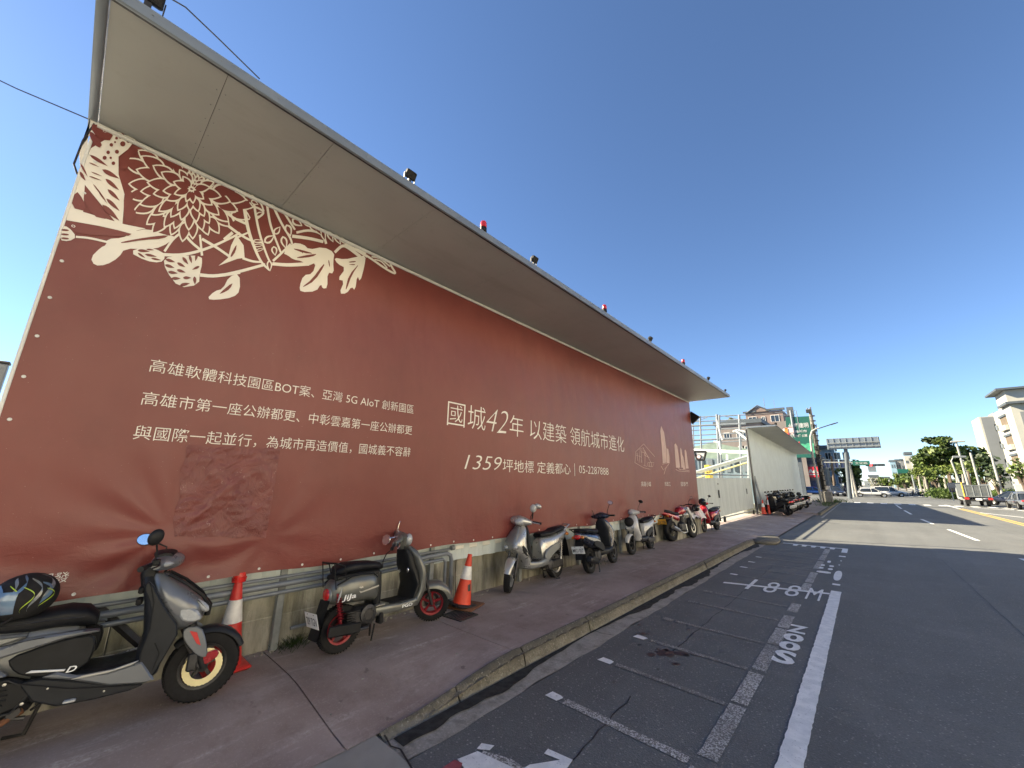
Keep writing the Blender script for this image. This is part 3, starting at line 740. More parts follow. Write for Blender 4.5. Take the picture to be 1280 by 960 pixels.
# dahlia: cream disc of petals with red almond openings in rings
FC = A1((650, 372))[0]
def lim(a):   # outer radius of the flower by direction (image angle)
    T = [(-180, 300), (-150, 345), (-120, 240), (-90, 130), (-60, 105), (-30, 165), (0, 330), (30, 290), (60, 230), (90, 235), (120, 250), (150, 285), (180, 300)]
    d = math.degrees(a); d = (d+180) % 360-180
    for (p, r), (q, s) in zip(T, T[1:]):
        if p <= d <= q: return (r+(s-r)*(d-p)/(q-p))/3.839
    return 50
def under_canopy(p):  # keep the print below the eaves line
    return on_x(p[0], p[1], BX)[2] < ZT-.03
def petal(m, a, r0, r1, w, d, tip):
    ux, uy = math.cos(a), math.sin(a); L = r1-r0; n = 8; P = []
    for s in (1, -1):
        for i in range(n):
            t = i/n if s > 0 else 1-i/n; q = w*.5*(math.sin(math.pi*t**.85)**.75)*(1-.25*t); P.append((FC[0]+ux*(r0+L*t)-uy*s*q, FC[1]+uy*(r0+L*t)+ux*s*q))
    while not all(under_canopy(p) for p in P):
        r1 *= .93; L = r1-r0
        if r1 < r0+2: return
        P = []
        for s in (1, -1):
            for i in range(n):
                t = i/n if s > 0 else 1-i/n; q = w*.5*(math.sin(math.pi*t**.85)**.75)*(1-.25*t); P.append((FC[0]+ux*(r0+L*t)-uy*s*q, FC[1]+uy*(r0+L*t)+ux*s*q))
    m.poly([bn(*p, d) for p in P])
fcr, frd = MB(), MB()
for ring, (f0, f1, cnt) in enumerate(((.62, 1.04, 25), (.44, .86, 21), (.29, .67, 17), (.15, .48, 13), (.02, .30, 9))):
    for k in range(cnt):
        a = 2*math.pi*(k+.5*(ring % 2)+.16*math.sin(k*2.3+ring))/cnt; r = lim(a)*(1+.05*math.sin(k*3.7)); w = 2*math.pi*r*(f0*.35+f1*.65)/cnt*1.02
        d = .004+ring*.0026+.0006*(k % 2); w = min(w, 19)
        petal(fcr, a, r*f0, r*f1, w+2.6, d, 0); petal(frd, a, r*f0+2.2, r*f1-2.6, w-2.2, d+.0016, 0)
obj('dahlia_petals', fcr, 'cream_print', banner, 0, 'stuff'); obj('dahlia_petal_openings', frd, 'banner', banner, 0, 'stuff')
# branches and leaves
CRP(A1((45, 480), (150, 510), (370, 575), (440, 560), (520, 590), (580, 600), (505, 650), (440, 660), (330, 655), (300, 700), (240, 735), (185, 738), (165, 700), (215, 650), (240, 640), (245, 610), (320, 605), (360, 582), (130, 530), (45, 505)), 1)
RDP(A1((310, 625), (430, 603), (545, 590), (515, 610), (420, 615), (315, 632)), 1)
CRL(A1((95, 600), (160, 605), (245, 625)), 2.6)
CRP(A1((22, 545), (60, 552), (100, 600), (62, 622), (15, 615)), 1)
for y in (562, 583, 602): RDP(A1((28, y), (62, y+4), (60, y+12), (25, y+9)), 1)
CRP(A1((350, 672), (430, 645), (510, 670), (525, 700), (500, 725), (430, 715)), 1)
for c, a, l, w in (((420, 668), .1, 60, 14), ((455, 690), .2, 60, 12), ((410, 690), .6, 45, 10), ((480, 708), .2, 50, 10), ((452, 662), .1, 40, 8)): almond(rd, A1(c)[0], a, l/3.839, w/3.839, .008)
CRP(A1((515, 700), (600, 690), (700, 690), (700, 735), (690, 770), (685, 830), (590, 845), (525, 760)), 1)
for c, a, l, w in (((548, 715), .3, 50, 15), ((545, 742), .3, 48, 15), ((560, 772), .15, 48, 15), ((575, 800), 0, 46, 15), ((620, 715), .9, 45, 15), ((600, 735), .5, 45, 14), ((600, 765), .3, 45, 14), ((628, 797), .0, 40, 15), ((618, 828), -.2, 50, 16), ((665, 810), 1.5, 40, 16), ((645, 708), 1.3, 42, 13), ((672, 700), 1.8, 36, 13), ((670, 750), 2.7, 40, 12)): almond(rd, A1(c)[0], a, l/3.839, w/3.839, .008)
for P, w, w2 in ((A1((690, 783), (760, 790), (883, 770)), 4.2, 4), (A1((505, 685), (600, 690), (720, 660), (850, 600), (883, 580)), 4, 2.6), (A1((600, 560), (640, 620), (690, 660)), 3.2, 3), (A1((700, 610), (770, 650), (840, 700)), 3.4, 3), (A1((690, 590), (700, 690)), 2.6, 3), (A1((520, 670), (560, 610), (600, 580)), 3, 3)): CRL(P, w, w2)
CRP(A1((830, 790), (880, 775), (883, 860), (850, 890), (770, 903), (722, 898), (760, 860), (800, 850)), 1)
RDP(A1((778, 875), (850, 815), (835, 850), (800, 870)), 1)
CRP(A1((865, 590), (900, 640), (905, 700), (870, 705), (780, 738), (825, 700), (840, 640)), 0)
RDP(A1((835, 690), (868, 630), (862, 670), (840, 700)), 1)
CRP(A2((60, 700), (105, 705), (105, 760), (80, 850), (0, 855), (0, 800), (45, 760), (60, 720)), 1)
# stems crossing to the right
for P, w, w2 in ((A2((0, 700), (110, 675), (290, 625)), 4, 3.4), (A2((130, 120), (160, 350), (210, 500), (260, 610), (320, 665)), 4.5, 2.5), (A2((0, 330), (90, 400), (190, 460), (270, 470)), 3.4, 2.4), (A2((200, 130), (240, 380), (300, 560), (330, 620)), 3, 2.4),
                 (A2((130, 580), (200, 605), (260, 608)), 3, 2.4), (A2((60, 400), (0, 450)), 4, 4), (A2((80, 440), (170, 400)), 2.6, 2.2), (A2((300, 190), (320, 320), (345, 400), (400, 540)), 3, 2.4), (A2((340, 200), (400, 330), (470, 440), (480, 480)), 3, 2.4), (A2((410, 240), (500, 380)), 2.6, 2.4),
                 (A2((190, 215), (240, 225), (290, 260), (235, 300)), 2.4, 2.4), (A2((210, 160), (260, 190), (280, 250)), 2, 2), (A2((340, 620), (450, 630), (600, 620)), 4, 4.6), (A2((345, 600), (400, 550), (470, 480)), 3, 2.6), (A2((0, 120), (60, 140), (130, 170)), 3.4, 3.4), (A2((0, 250), (70, 300), (160, 340)), 3, 3), (A2((60, 150), (100, 250), (40, 260), (70, 320)), 3, 2.4)): CRL(P, w, w2)
# ladder of dots and small eyes
for i in range(9):
    y = 125+i*30; c = A2((158+i*5.6, y))[0]; rd.poly([bn(c[0]+1.9*math.cos(t*.785), c[1]+1.9*math.sin(t*.785), .009) for t in range(8)])
def eye(c, a, l, w):
    almond(cr, A2(c)[0], a, l/5.645, w/5.645, .0075); almond(rd, A2(c)[0], a, l*.72/5.645, w*.5/5.645, .009)
for c, a, l, w in (((320, 445), -.6, 90, 55), ((375, 385), -.9, 70, 45), ((455, 385), 1.2, 90, 55), ((425, 470), 1.3, 95, 50), ((355, 530), 1.4, 70, 45), ((515, 330), .6, 90, 55), ((240, 460), 0, 80, 26), ((245, 490), -.1, 80, 24), ((255, 520), -.3, 70, 22), ((215, 190), .5, 60, 34), ((250, 270), -.5, 60, 34), ((590, 340), .7, 80, 40), ((630, 370), .8, 80, 40), ((665, 390), .9, 80, 40), ((320, 635), 1.5, 80, 40), ((700, 420), 1.3, 90, 40), ((750, 430), 1.1, 90, 40), ((800, 450), 1.0, 90, 36), ((840, 460), .8, 70, 30)): eye(c, a, l, w)
# oak leaf group
CRP(A2((415, 545), (480, 470), (560, 480), (600, 520), (700, 500), (780, 540), (770, 600), (775, 690), (730, 680), (730, 790), (695, 795), (685, 760), (650, 815), (540, 820), (532, 780), (560, 700), (625, 690), (650, 610), (590, 635), (550, 600), (490, 590), (450, 560)), 1)
for P in (A2((510, 575), (600, 555), (660, 550), (620, 572), (520, 582)), A2((475, 510), (540, 520), (640, 550), (560, 545)), A2((555, 780), (620, 730), (700, 620), (710, 630), (640, 740), (560, 785)), A2((740, 590), (748, 640), (742, 640), (734, 600)), A2((530, 510), (560, 545), (552, 547))): RDP(P, 1)
CRP(A2((775, 575), (850, 590), (940, 570), (1000, 560), (990, 640), (960, 750), (940, 700), (925, 810), (900, 780), (865, 830), (812, 830), (850, 740), (800, 730), (860, 650), (800, 620)), 1)
for P in (A2((880, 605), (930, 600), (925, 610), (880, 612)), A2((855, 800), (880, 700), (960, 610), (900, 700), (865, 800)), A2((870, 625), (925, 622), (920, 632))): RDP(P, 1)
CRL(A2((480, 425), (600, 440), (700, 465)), 4, 3.6); CRL(A2((510, 400), (600, 380), (700, 410), (720, 480)), 3, 3); CRL(A2((780, 540), (830, 490), (870, 500), (960, 570)), 3.4, 4); CRL(A2((850, 480), (930, 520), (1010, 570)), 3, 3); CRL(A2((730, 410), (800, 440), (900, 480), (1000, 550)), 3, 2.6)
CRL(A2((1000, 560), (1060, 600), (1130, 650), (1200, 690), (1210, 685), (1180, 640), (1165, 600), (1090, 570), (1020, 545)), 2.6, 2.2); CRL(A2((1060, 590), (1110, 600), (1150, 650)), 1.6, 1.6); CRL(A2((1040, 570), (1100, 580), (1170, 640)), 1.6, 1.6)
obj('flower_print', cr, 'cream_print', banner, 0, 'stuff'); obj('flower_print_openings', rd, 'banner', banner, 0, 'stuff')

# taped square patch
def pf(u, v):
    a = (.70+.80*u, 2.17+.03*u); b = (.74+.76*u, 1.37-.08*u); y = a[0]+(b[0]-a[0])*v+.012*math.sin(v*14+u*3)*(u < .03); z = a[1]+(b[1]-a[1])*v+.008*math.sin(u*17)
    w = .014*math.sin((u-v)*9+3*u)*math.sin(math.pi*u)*math.sin(math.pi*v)+.02*math.exp(-((u+v-1.05+.12*math.sin(4*u))/.06)**2)*math.sin(math.pi*min(1, u*1.1))
    w += .006*math.sin(17*u+23*v+4*math.sin(9*v))*math.sin(6*u-19*v)
    e = min(u, v, 1-u, 1-v); return (bx(y, z)+(.006 if e > 0 else .003)+max(-.004, w), y, z)
obj('patch', MB().grid(pf, 60, 60, False), 'patch', banner, 180)
# grommets
gm = MB()
for i in range(40):
    y = -.2+i*.42; gm.lathe([(.004, 0), (.011, 0), (.013, .003), (.011, .006), (.005, .004)], (bx(y, 1.0)+.002, y, zb(y)+.035), 'x', 8)
for i in range(12):
    z = 1.3+i*.33; gm.lathe([(.004, 0), (.011, 0), (.013, .003), (.011, .006), (.005, .004)], (BX+.003, YA+.05, z), 'x', 8)
obj('grommet_row', gm, 'trim_white', banner, 40, 'stuff')
# frame: white edge trim, end posts
fr = MB(); fr.bbox((-4.715, YA-.008, 2.95), (.045, .022, 4.1), .004); obj('edge_trim', fr, 'trim_white', hd)
fr = MB(); fr.bbox((-4.73, YB+.035, 3.0), (.06, .05, 3.95), .006); obj('edge_trim', fr, 'grey_pipe', hd)
fr = MB(); fr.tube([(-4.69, YA, ZT-.03), (-4.69, YB, ZT-.03)], .022, 8); obj('top_rail', fr, 'trim_white', hd)
for i in range(9):
    y = -.2+i*1.98; p_ = MB(); p_.bbox((-4.88, y, 2.5), (.07, .07, 4.9), .005); p_.tube([(-4.9, y, 4.2), (-6.6, y, .2)], .03, 6); obj('support_post', p_, 'galvanised', hd)
# canopy: soffit panels with dark joints, fascia, end channel
XI, XO = -4.86, -3.27
cuts = [YA, .26, 1.10, 2.3, 3.9, 5.6, 7.4, 9.2, 11.0, 12.8, 14.3, YB]
cj = MB(); cj.box(((XI+XO)/2, (YA+YB)/2, 5.035), (XO-XI-.02, YB-YA-.02, .05)); obj('canopy_deck', cj, 'dark_steel', hd)
for a, b in zip(cuts, cuts[1:]):
    p_ = MB(); g = .0018; p_.box(((XI+XO)/2, (a+b)/2, 4.998), (XO-XI-.03, b-a-2*g, .012)); obj('soffit_panel', p_, 'soffit', hd)
p_ = MB(); p_.bbox((XO+.012, (YA+YB)/2, 5.03), (.03, YB-YA+.06, .10), .006); obj('fascia', p_, 'fascia_grey', hd)
p_ = MB(); p_.bbox((XO-.012, (YA+YB)/2, 4.992), (.022, YB-YA, .016), .003); obj('drip_edge', p_, 'dark_steel', hd)
p_ = MB(); p_.bbox(((XI+XO)/2, YA-.035, 5.03), (XO-XI+.05, .06, .10), .006); obj('end_channel', p_, 'fascia_grey', hd)
p_ = MB(); p_.bbox(((XI+XO)/2, YB+.03, 5.02), (XO-XI+.05, .05, .07), .006); obj('end_channel', p_, 'trim_white', hd)
# cords at the near upper corner
def cord(name, pts, r, lab):
    return tag(obj(name, MB().tube(pts, r, 6), 'dark_steel', None, 40), lab, 'cable')
a = (-4.7, YA-.05, 4.98); b = on_x(-60, 72, -6.2)
cord('guy_wire', [a, tuple((Vector(a)+Vector(b))/2+Vector((0, 0, -.02))), b], .006, 'thin dark wire running left into the sky from the hoarding top corner')
a = on_z(190, 8, 5.12); b = on_z(300, 90, 5.12)
cord('supply_cable', [(XO+.02, -.25, 5.25), (XO+.10, -.06, 5.2), (XO+.06, .15, 5.17), (XO+.03, .45, 5.09)], .005, 'thin sagging cable above the near canopy corner beside the black floodlight')
cord('tie_rope', [(-4.70, YA-.02, 4.96), (-4.70, YA-.05, 4.75), (-4.70, YA-.055, 4.5), (-4.70, YA-.02, 4.42)], .008, 'short rope loop hanging at the upper left corner of the red banner')
# beacons and lamps standing on the canopy edge
def beacon(px, py, lab):
    x, y, z = on_x(px, py, XO+.0); y0 = y
    t = thing('warning_beacon', lab, 'beacon', (XO, y, 5.08), group='red beacons on the canopy edge')
    obj('base', MB().lathe([(.03, 0), (.045, .0), (.045, .05), (.035, .06)], (0, 0, 0), 'z', 14), 'black_plastic', t)
    obj('lens', MB().lathe([(.038, .06), (.045, .065), (.045, .12), (.035, .145), (.01, .15)], (0, 0, 0), 'z', 16), 'beacon_red', t)
    obj('bracket', MB().bbox((0, 0, -.03), (.03, .05, .08), .004), 'galvanised', t)
beacon(604, 291, 'nearest of the red beacons standing on the canopy edge')
beacon(756, 394, 'second nearest of the red beacons standing on the canopy edge')
beacon(855, 462, 'farthest of the red beacons standing on the canopy edge')
def spot(px, py, lab, s=1.):
    x, y, z = on_x(px, py, XO)
    t = thing('floodlight', lab, 'floodlight', (XO, y, 5.08), 0, 'small black floodlights on the canopy edge', 0, s)
    r = Matrix.Rotation(.5, 3, 'Y')
    obj('housing', MB().bbox((.02, 0, .085), (.05, .12, .09), .008, r), 'matte_black', t)
    obj('cooling_fin', MB().bbox((-.012, 0, .10), (.02, .10, .06), .003, r), 'dark_steel', t)
    obj('bracket', MB().box((0, 0, .02), (.03, .03, .06)).box((0, .065, .06), (.02, .006, .07)).box((0, -.065, .06), (.02, .006, .07)), 'dark_steel', t)
spot(511, 232, 'black floodlight between the near canopy corner and the nearest red beacon')
spot(667, 334, 'black floodlight between the nearest and second red beacons')
spot(813, 433, 'black floodlight between the second and farthest red beacons')
spot(886, 482, 'small black floodlight just beyond the farthest red beacon')
spot(182, 14, 'large black floodlight at the near canopy corner', 1.25)
spot(907, 494, 'tiny black floodlight at the far tip of the canopy', .8)
# black lamp on the banner's far edge
t = thing('edge_lamp', 'black diamond shaped floodlight on the far edge of the red banner', 'lamp', (-4.66, YB+.12, 4.35))
obj('housing', MB().prism([(-.02, -.24), (.28, .02), (-.02, .26), (-.1, 0)], -.08, .08, .015, 'y'), 'matte_black', t); obj('bracket', MB().box((-.08, -.04, 0), (.1, .05, .1)), 'dark_steel', t)
# post seen behind the left edge of the banner
t = thing('rear_post', 'grey painted steel post rising behind the left edge of the banner', 'post', (-5.1, -.505, .1))
obj('shaft', MB().bbox((0, 0, 1.33), (.09, .07, 2.66), .008), 'grey_pipe', t); obj('cap', MB().bbox((0, 0, 2.67), (.10, .08, .02), .004), 'dark_steel', t)
tag(obj('side_panel', MB().bbox((-5.09, -.565, 1.45), (.05, .04, 2.66), .006), 'pale_concrete'), 'pale panel edge behind the left side of the banner near the grey post', 'panel')

# ------------------------------------------------------------ pipe runs in front of the barrier
PX = -4.80
pr = thing('pipe_railing', 'grey pipes running level along the barrier and turning down at the near cone', 'pipes', (PX, 2, .15))
def pipe(name, pts, r, mat='grey_pipe'):
    P = [tuple(np.array(p)-np.array((PX, 2, .15))) for p in pts]; return obj(name, MB().tube(P, r, 12), mat, pr)
pipe('pipe', [(PX+.01, .25, .87), (PX+.01, 2.2, .865), (PX+.01, 4.02, .885)], .017)
pipe('pipe', [(PX+.02, -1.2, .80), (PX+.02, .2, .795), (PX+.02, 2.2, .80), (PX+.02, 3.97, .835), (PX+.02, 4.04, .80), (PX+.02, 4.06, .72), (PX+.02, 4.07, .15)], .030)
pipe('pipe', [(PX+.02, -1.2, .715), (PX+.02, 2.2, .72), (PX+.02, 3.90, .765), (PX+.02, 3.945, .72), (PX+.02, 3.95, .16)], .021)
pipe('pipe', [(PX+.0, 1.9, .34), (PX+.0, 3.5, .33), (PX+.0, 3.86, .33), (PX+.0, 3.92, .29), (PX+.0, 3.93, .15)], .017)
pipe('clamp', [(PX+.02, 4.04, .9), (PX+.02, 4.10, .9)], .035, 'galvanised')
pipe('coupling', [(PX+.02, .28, .795), (PX+.02, .36, .795)], .037, 'grey_pipe')
for y in (.9, 2.6): pipe('clamp', [(PX+.0, y, .795), (PX+.0, y+.03, .795)], .036, 'galvanised')
t = thing('leaning_plank', 'old dark timber leaning diagonally on the barrier behind the nearest scooter', 'plank', (-4.85, .55, .6))
t2 = MB(); t2.tube([(0, -.16, .24), (.03, .26, -.22)], .035, 6); obj('timber', t2, 'dark_steel', t)
t = thing('drain_cover', 'small slotted drain cover set in the walk by the near cone', 'drain', (-4.28, 3.82, .155), .1)
obj('frame', MB().box((0, .16, .0), (.36, .02, .012)).box((0, -.16, 0), (.36, .02, .012)).box((.17, 0, 0), (.02, .3, .012)).box((-.17, 0, 0), (.02, .3, .012)), 'dark_steel', t)
for i in range(8): obj('bar', MB().box((-.14+i*.04, 0, -.001), (.018, .3, .01)), 'dark_steel', t)

# screw heads along the soffit joints and the fascia
m = MB()
for y in cuts[1:-1]:
    for k in range(7):
        for s in (-.03, .03): m.lathe([(0, 0), (.005, -.0005), (.004, -.003), (0, -.0035)], (XI+.15+k*.2, y+s, 4.992), 'z', 6)
for k in range(40): m.lathe([(0, .001), (.006, .001), (.005, .004), (0, .005)], (XO+.028, YA+.2+k*.4, 5.03), 'x', 6)
obj('screw_row', m, 'galvanised', hd, 40, 'stuff')
# ------------------------------------------------------------ two-wheelers
def wheel(parent, name, x, R_, w=.10, rim='steel', spokes=5, disc=None, discside=-1, tread=True, dmat='gold_disc'):
    o = (x, 0, R_); t = MB(); r_in = R_*.62
    t.lathe([(r_in, -w*.36), (R_*.80, -w*.5), (R_*.93, -w*.44), (R_*.985, -w*.22), (R_, 0), (R_*.985, w*.22), (R_*.93, w*.44), (R_*.80, w*.5), (r_in, w*.36)], o, 'y', 44, True)
    if tread:
        for k in range(44):
            a = 6.2832*k/44
            for s in (-1, 1):
                c = Vector((x+math.cos(a+s*.03)*R_*.966, s*w*.25, R_+math.sin(a+s*.03)*R_*.966)); t.box(c, (.012, w*.3, .009), Matrix.Rotation(-a-1.5708, 3, 'Y') @ Matrix.Rotation(s*.5, 3, 'Z'))
    ty = obj(name, t, 'tyre', parent, 35)
    r = MB(); r.lathe([(r_in*.98, -w*.4), (r_in+.004, -w*.42), (r_in+.004, -w*.36), (r_in*.9, -w*.30), (r_in*.86, 0), (r_in*.9, w*.30), (r_in+.004, w*.36), (r_in+.004, w*.42), (r_in*.98, w*.4)], o, 'y', 32, True)
    r.lathe([(.012, -.055), (.035, -.05), (.04, 0), (.035, .05), (.012, .055)], o, 'y', 16)
    for k in range(spokes):
        a = 6.2832*k/spokes+.3; L = r_in*.9
        r.box((x+math.cos(a)*L*.52, 0, R_+math.sin(a)*L*.52), (L*.98, w*.3, .022), Matrix.Rotation(-a, 3, 'Y'))
    obj('rim', r, rim, ty)
    if disc:
        d = MB(); y = discside*(w*.5+.005); Rd = disc; N = 30
        pr = [(Rd*(1+.02*(k % 2)), k) for k in range(N*2)]
        for s in (-.002, .002): pass
        o_ = [(x+math.cos(3.1416*k/N)*r2, R_+math.sin(3.1416*k/N)*r2) for r2, k in pr]; i_ = [(x+math.cos(3.1416*k/N)*Rd*.66, R_+math.sin(3.1416*k/N)*Rd*.66) for k in range(N*2)]
        n = N*2; V = [(p[0], y-.002, p[1]) for p in o_]+[(p[0], y-.002, p[1]) for p in i_]+[(p[0], y+.002, p[1]) for p in o_]+[(p[0], y+.002, p[1]) for p in i_]
        Fc = []
        for k in range(n):
            q = (k+1) % n; Fc += [(k, q, n+q, n+k), (2*n+k, 3*n+k, 3*n+q, 2*n+q), (k, 2*n+k, 2*n+q, q), (n+k, n+q, 3*n+q, 3*n+k)]
        d.add(V, Fc)
        for k in range(10):
            a = 6.283*k/10
            for j in (0, 1): d.box((x+math.cos(a+.2*j)*Rd*(.8+.1*j), y+discside*.0025, R_+math.sin(a+.2*j)*Rd*(.8+.1*j)), (.009, .001, .009))
        d.box((x, y-discside*.004, R_), (.05, .004, .05)); obj('brake_disc', d, dmat, ty)
    return ty

def arc_fender(R_, x, a0, a1, hw, gap=.025, lip=.03):
    m = MB()
    def fn(u, v):
        a = math.radians(a0+(a1-a0)*u); k = (v-.5)*2; e = abs(k)
        r = R_+gap-(lip*max(0, e-.6)/.4)+(.006*(1-e)); y = hw*math.copysign(min(1, e*1.15), k)
        s = .75+.25*math.sin(math.pi*u); return (x+math.cos(a)*r, y*s, R_+math.sin(a)*r)
    m.grid(fn, 14, 8); 
    n = len(m.v); m2 = [(p[0], p[1]*.96, p[2]-.006) for p in m.v]; f0 = list(m.f); m.add(m2, [f[::-1] for f in f0]); return m

def mirror(t, base, tip, r, ang=0., mat='black_plastic', rnd_=True, stem='black_plastic', glass=True, face=(-1, 0, 0)):
    st = MB(); b, q = Vector(base), Vector(tip); st.tube([b, b+Vector((0, 0, .06)), b.lerp(q, .6)+Vector((0, 0, .03)), q], .0065, 8)
    so_ = obj('mirror', st, stem, t)
    h = MB(); f = Vector(face).normalized(); u = Vector((0, 0, 1)); u = (u-f*u.dot(f)).normalized(); w = f.cross(u); u, w = (u*math.cos(ang)+w*math.sin(ang)), (w*math.cos(ang)-u*math.sin(ang))
    rs = []
    for d, s in ((-.026, .25), (-.022, .6), (-.01, .93), (0, 1), (.006, .98)):
        rs.append([q+f*d+(u*math.sin(a)*r[1]+w*math.cos(a)*r[0])*s for a in (6.2832*k/18 for k in range(18))])
    h.rings(rs); obj('mirror_shell', h, mat, so_)
    if glass:
        g = MB(); g.poly([q+f*.0075+(u*math.sin(a)*r[1]+w*math.cos(a)*r[0])*.88 for a in (6.2832*k/18 for k in range(18))]); obj('mirror_glass', g, 'mirror_glass', so_, 0)

def plate(t, c, w, h, body, mat='plate_white', tilt=.25, parent=None):
    # faces backwards (-x)
    p = MB(); rot = Matrix.Rotation(-tilt, 3, 'Y'); p.bbox(c, (.004, w, h), .002, rot); po = obj('licence_plate', p, mat, parent or t)
    m = MB(); C_ = Vector(c); text(m, body, lambda u, v: C_+rot @ Vector((-.0035, (w*.42)-u, v-h*.30)), w*.84, h*.5, 0, .01); obj('plate_number', m, 'plate_ink', po, 0)
    b = MB(); 
    for s in (-1, 1): b.box(C_+rot @ Vector((-.004, s*w*.25, h*.4)), (.003, .012, .008))
    obj('plate_bolt', b, 'dark_steel', po)

def grips(t, hx, hz, hw=.33, bar='black_plastic', lever='steel', droop=.0, turn=0.):
    rot = Matrix.Rotation(turn, 3, 'Z'); P = lambda x, y, z: tuple(Vector((hx, 0, hz))+rot @ Vector((x, y, z)))
    for s in (-1, 1):
        g = MB(); g.tube([P(-.03, s*(hw-.13), droop), P(-.055, s*hw, droop-.01)], [.018, .019], 10); g.tube([P(-.055, s*hw, droop-.01), P(-.058, s*(hw+.018), droop-.01)], [.022, .02], 10); gr = obj('handle_grip', g, bar, t)
        l = MB(); l.tube([P(.02, s*(hw-.15), droop), P(.03, s*(hw-.08), droop-.005), P(.005, s*(hw+.0), droop-.012)], [.009, .007, .006], 6); obj('brake_lever', l, lever, gr)
    return P

def scooter(label, loc, rz, lean=0., group='scooters parked along the barrier', L=1.28, R_=.235, body='grey_paint', lower='dark_grey_plastic', rim='steel', seat='seat_vinyl', nose='body', tail=(.0, 1.), spokes=5, disc=.105, platetxt=None, mirr='black_plastic', mface=True, basket=False, lowpoly=False, turn=0., sc=1., side='plain', mudguard=None, headlamp='low', topbox=False, shield=None):
    t = thing('motor_scooter', label, 'scooter', loc, rz, group, lean, sc)
    nose = body if nose == 'body' else nose; shield = shield or lower
    wheel(t, 'rear_wheel', 0, R_, .105, rim, spokes, None, tread=not lowpoly)
    wheel(t, 'front_wheel', L, R_, .10, rim, spokes, disc, tread=not lowpoly, dmat='dark_steel')
    hx, hz = L-.34, 1.0
    # steering: fork legs and column
    f = MB()
    for s in (-1, 1):
        f.tube([(L, s*.075, R_), (L-.06, s*.075, R_+.16), (L-.12, s*.065, R_+.33)], [.02, .024, .022], 10); f.box((L, s*.07, R_), (.05, .03, .05))
    f.tube([(L-.12, -.07, R_+.33), (L-.12, .07, R_+.33)], .022, 8); f.tube([(L-.12, 0, R_+.33), (hx+.02, 0, hz-.05)], .026, 8)
    obj('front_fork', f, 'dark_steel' if not lowpoly else 'steel', t)
    if disc: obj('brake_caliper', MB().bbox((L-.07, -.06, R_+.085), (.06, .05, .08), .012), 'dark_steel', t)
    obj('front_fender', arc_fender(R_, L, 18, 150, .07), mudguard or body, t)
    # leg shield and nose: horizontal sections stacked upwards
    xf = [(.30, L-.33, .05, .15), (.42, L-.31, .07, .185), (.52, L-.24, .11, .19), (.60, L-.19, .145, .185), (.68, L-.19, .15, .18), (.76, L-.22, .135, .17), (.84, L-.27, .105, .145), (.90, L-.31, .07, .11), (.94, L-.33, .045, .07)]
    a = MB(); a.loft([(z, x, 0, d, w, 2.3) for z, x, d, w in xf], 22, 'z'); obj('front_shield', a, nose, t)
    b = MB(); b.loft([(z, x-d-.012, 0, .03, w*.94, 2.6) for z, x, d, w in [(.32, L-.33, .035, .15), (.45, L-.33, .05, .18), (.6, L-.26, .10, .175), (.75, L-.27, .10, .16), (.88, L-.32, .065, .12), (.95, L-.34, .04, .07)]], 18, 'z'); obj('leg_shield', b, shield, t)
    # head lamp unit(s) on the nose
    for s in (-1, 1):
        h = MB(); h.ball((L-.065, s*.085, .63), (.045, .05, .035), 12, 6); obj('turn_signal', h, 'lamp_glass', t)
    # floor and lower skirts
    fl_ = MB(); fl_.loft([(.30, 0, .33, .13, .07, 4), (.42, 0, .33, .17, .065, 5), (.70, 0, .315, .18, .05, 6), (L-.36, 0, .33, .175, .06, 5), (L-.30, 0, .36, .15, .07, 4)], 20); obj('floorboard', fl_, lower, t)
    mt = MB(); mt.bbox((.66, 0, .369), (.44, .30, .012), .004)
    for i in range(6): mt.box((.66, -.12+i*.048, .377), (.4, .012, .005))
    obj('floor_mat', mt, 'matte_black', t)
    # rear body
    tb = MB(); tb.loft([(-.42, 0, .735, .03, .03, 2.2), (-.38, 0, .72, .075, .06, 2.4), (-.22, 0, .67, .125, .09, 2.6), (0, 0, .61, .155, .125, 2.8), (.22, 0, .56, .165, .15, 2.8), (.38, 0, .53, .15, .18, 2.6), (.46, 0, .50, .12, .19, 2.6), (.50, 0, .45, .10, .16, 2.6)], 22); obj('rear_body', tb, body, t)
    sk = MB()
    for s in (-1, 1):
        P = chaikin([(-.02, .50), (.2, .43), (.42, .33), (.50, .36), (.48, .48), (.30, .56), (.05, .60)], 2); sk.prism(P, s*.12, s*.172, .014)
    obj('side_skirt', sk, lower, t)
    if side == 'stripe':
        sm_ = MB()
        for s in (-1, 1): sm_.prism(chaikin([(-.30, .70), (.1, .63), (.36, .55), (.30, .52), (.0, .58), (-.30, .66)], 2), s*.13, s*.168, .006)
        obj('side_stripe', sm_, 'silver_paint', t)
    st = MB(); st.loft([(-.34, 0, .79, .05, .02, 2.5), (-.28, 0, .795, .11, .045, 2.8), (-.1, 0, .785, .135, .05, 3), (.05, 0, .77, .14, .048, 3), (.13, 0, .745, .135, .042, 3), (.26, 0, .735, .13, .045, 3), (.40, 0, .74, .115, .05, 2.8), (.47, 0, .735, .08, .035, 2.4)], 20); se = obj('seat', st, seat, t)
    sm2 = MB(); sm2.tube([(-.27, .125, .79), (-.05, .143, .785), (.13, .14, .755), (.38, .118, .75)], .004, 5); sm2.tube([(-.27, -.125, .79), (-.05, -.143, .785), (.13, -.14, .755), (.38, -.118, .75)], .004, 5); obj('seat_piping', sm2, 'dark_steel', se)
    g = MB(); g.tube([(-.18, .14, .76), (-.32, .15, .83), (-.44, .12, .845), (-.48, 0, .85), (-.44, -.12, .845), (-.32, -.15, .83), (-.18, -.14, .76)], .012, 8); obj('grab_rail', g, 'black_plastic' if body != 'silver_paint' else 'silver_paint', t)
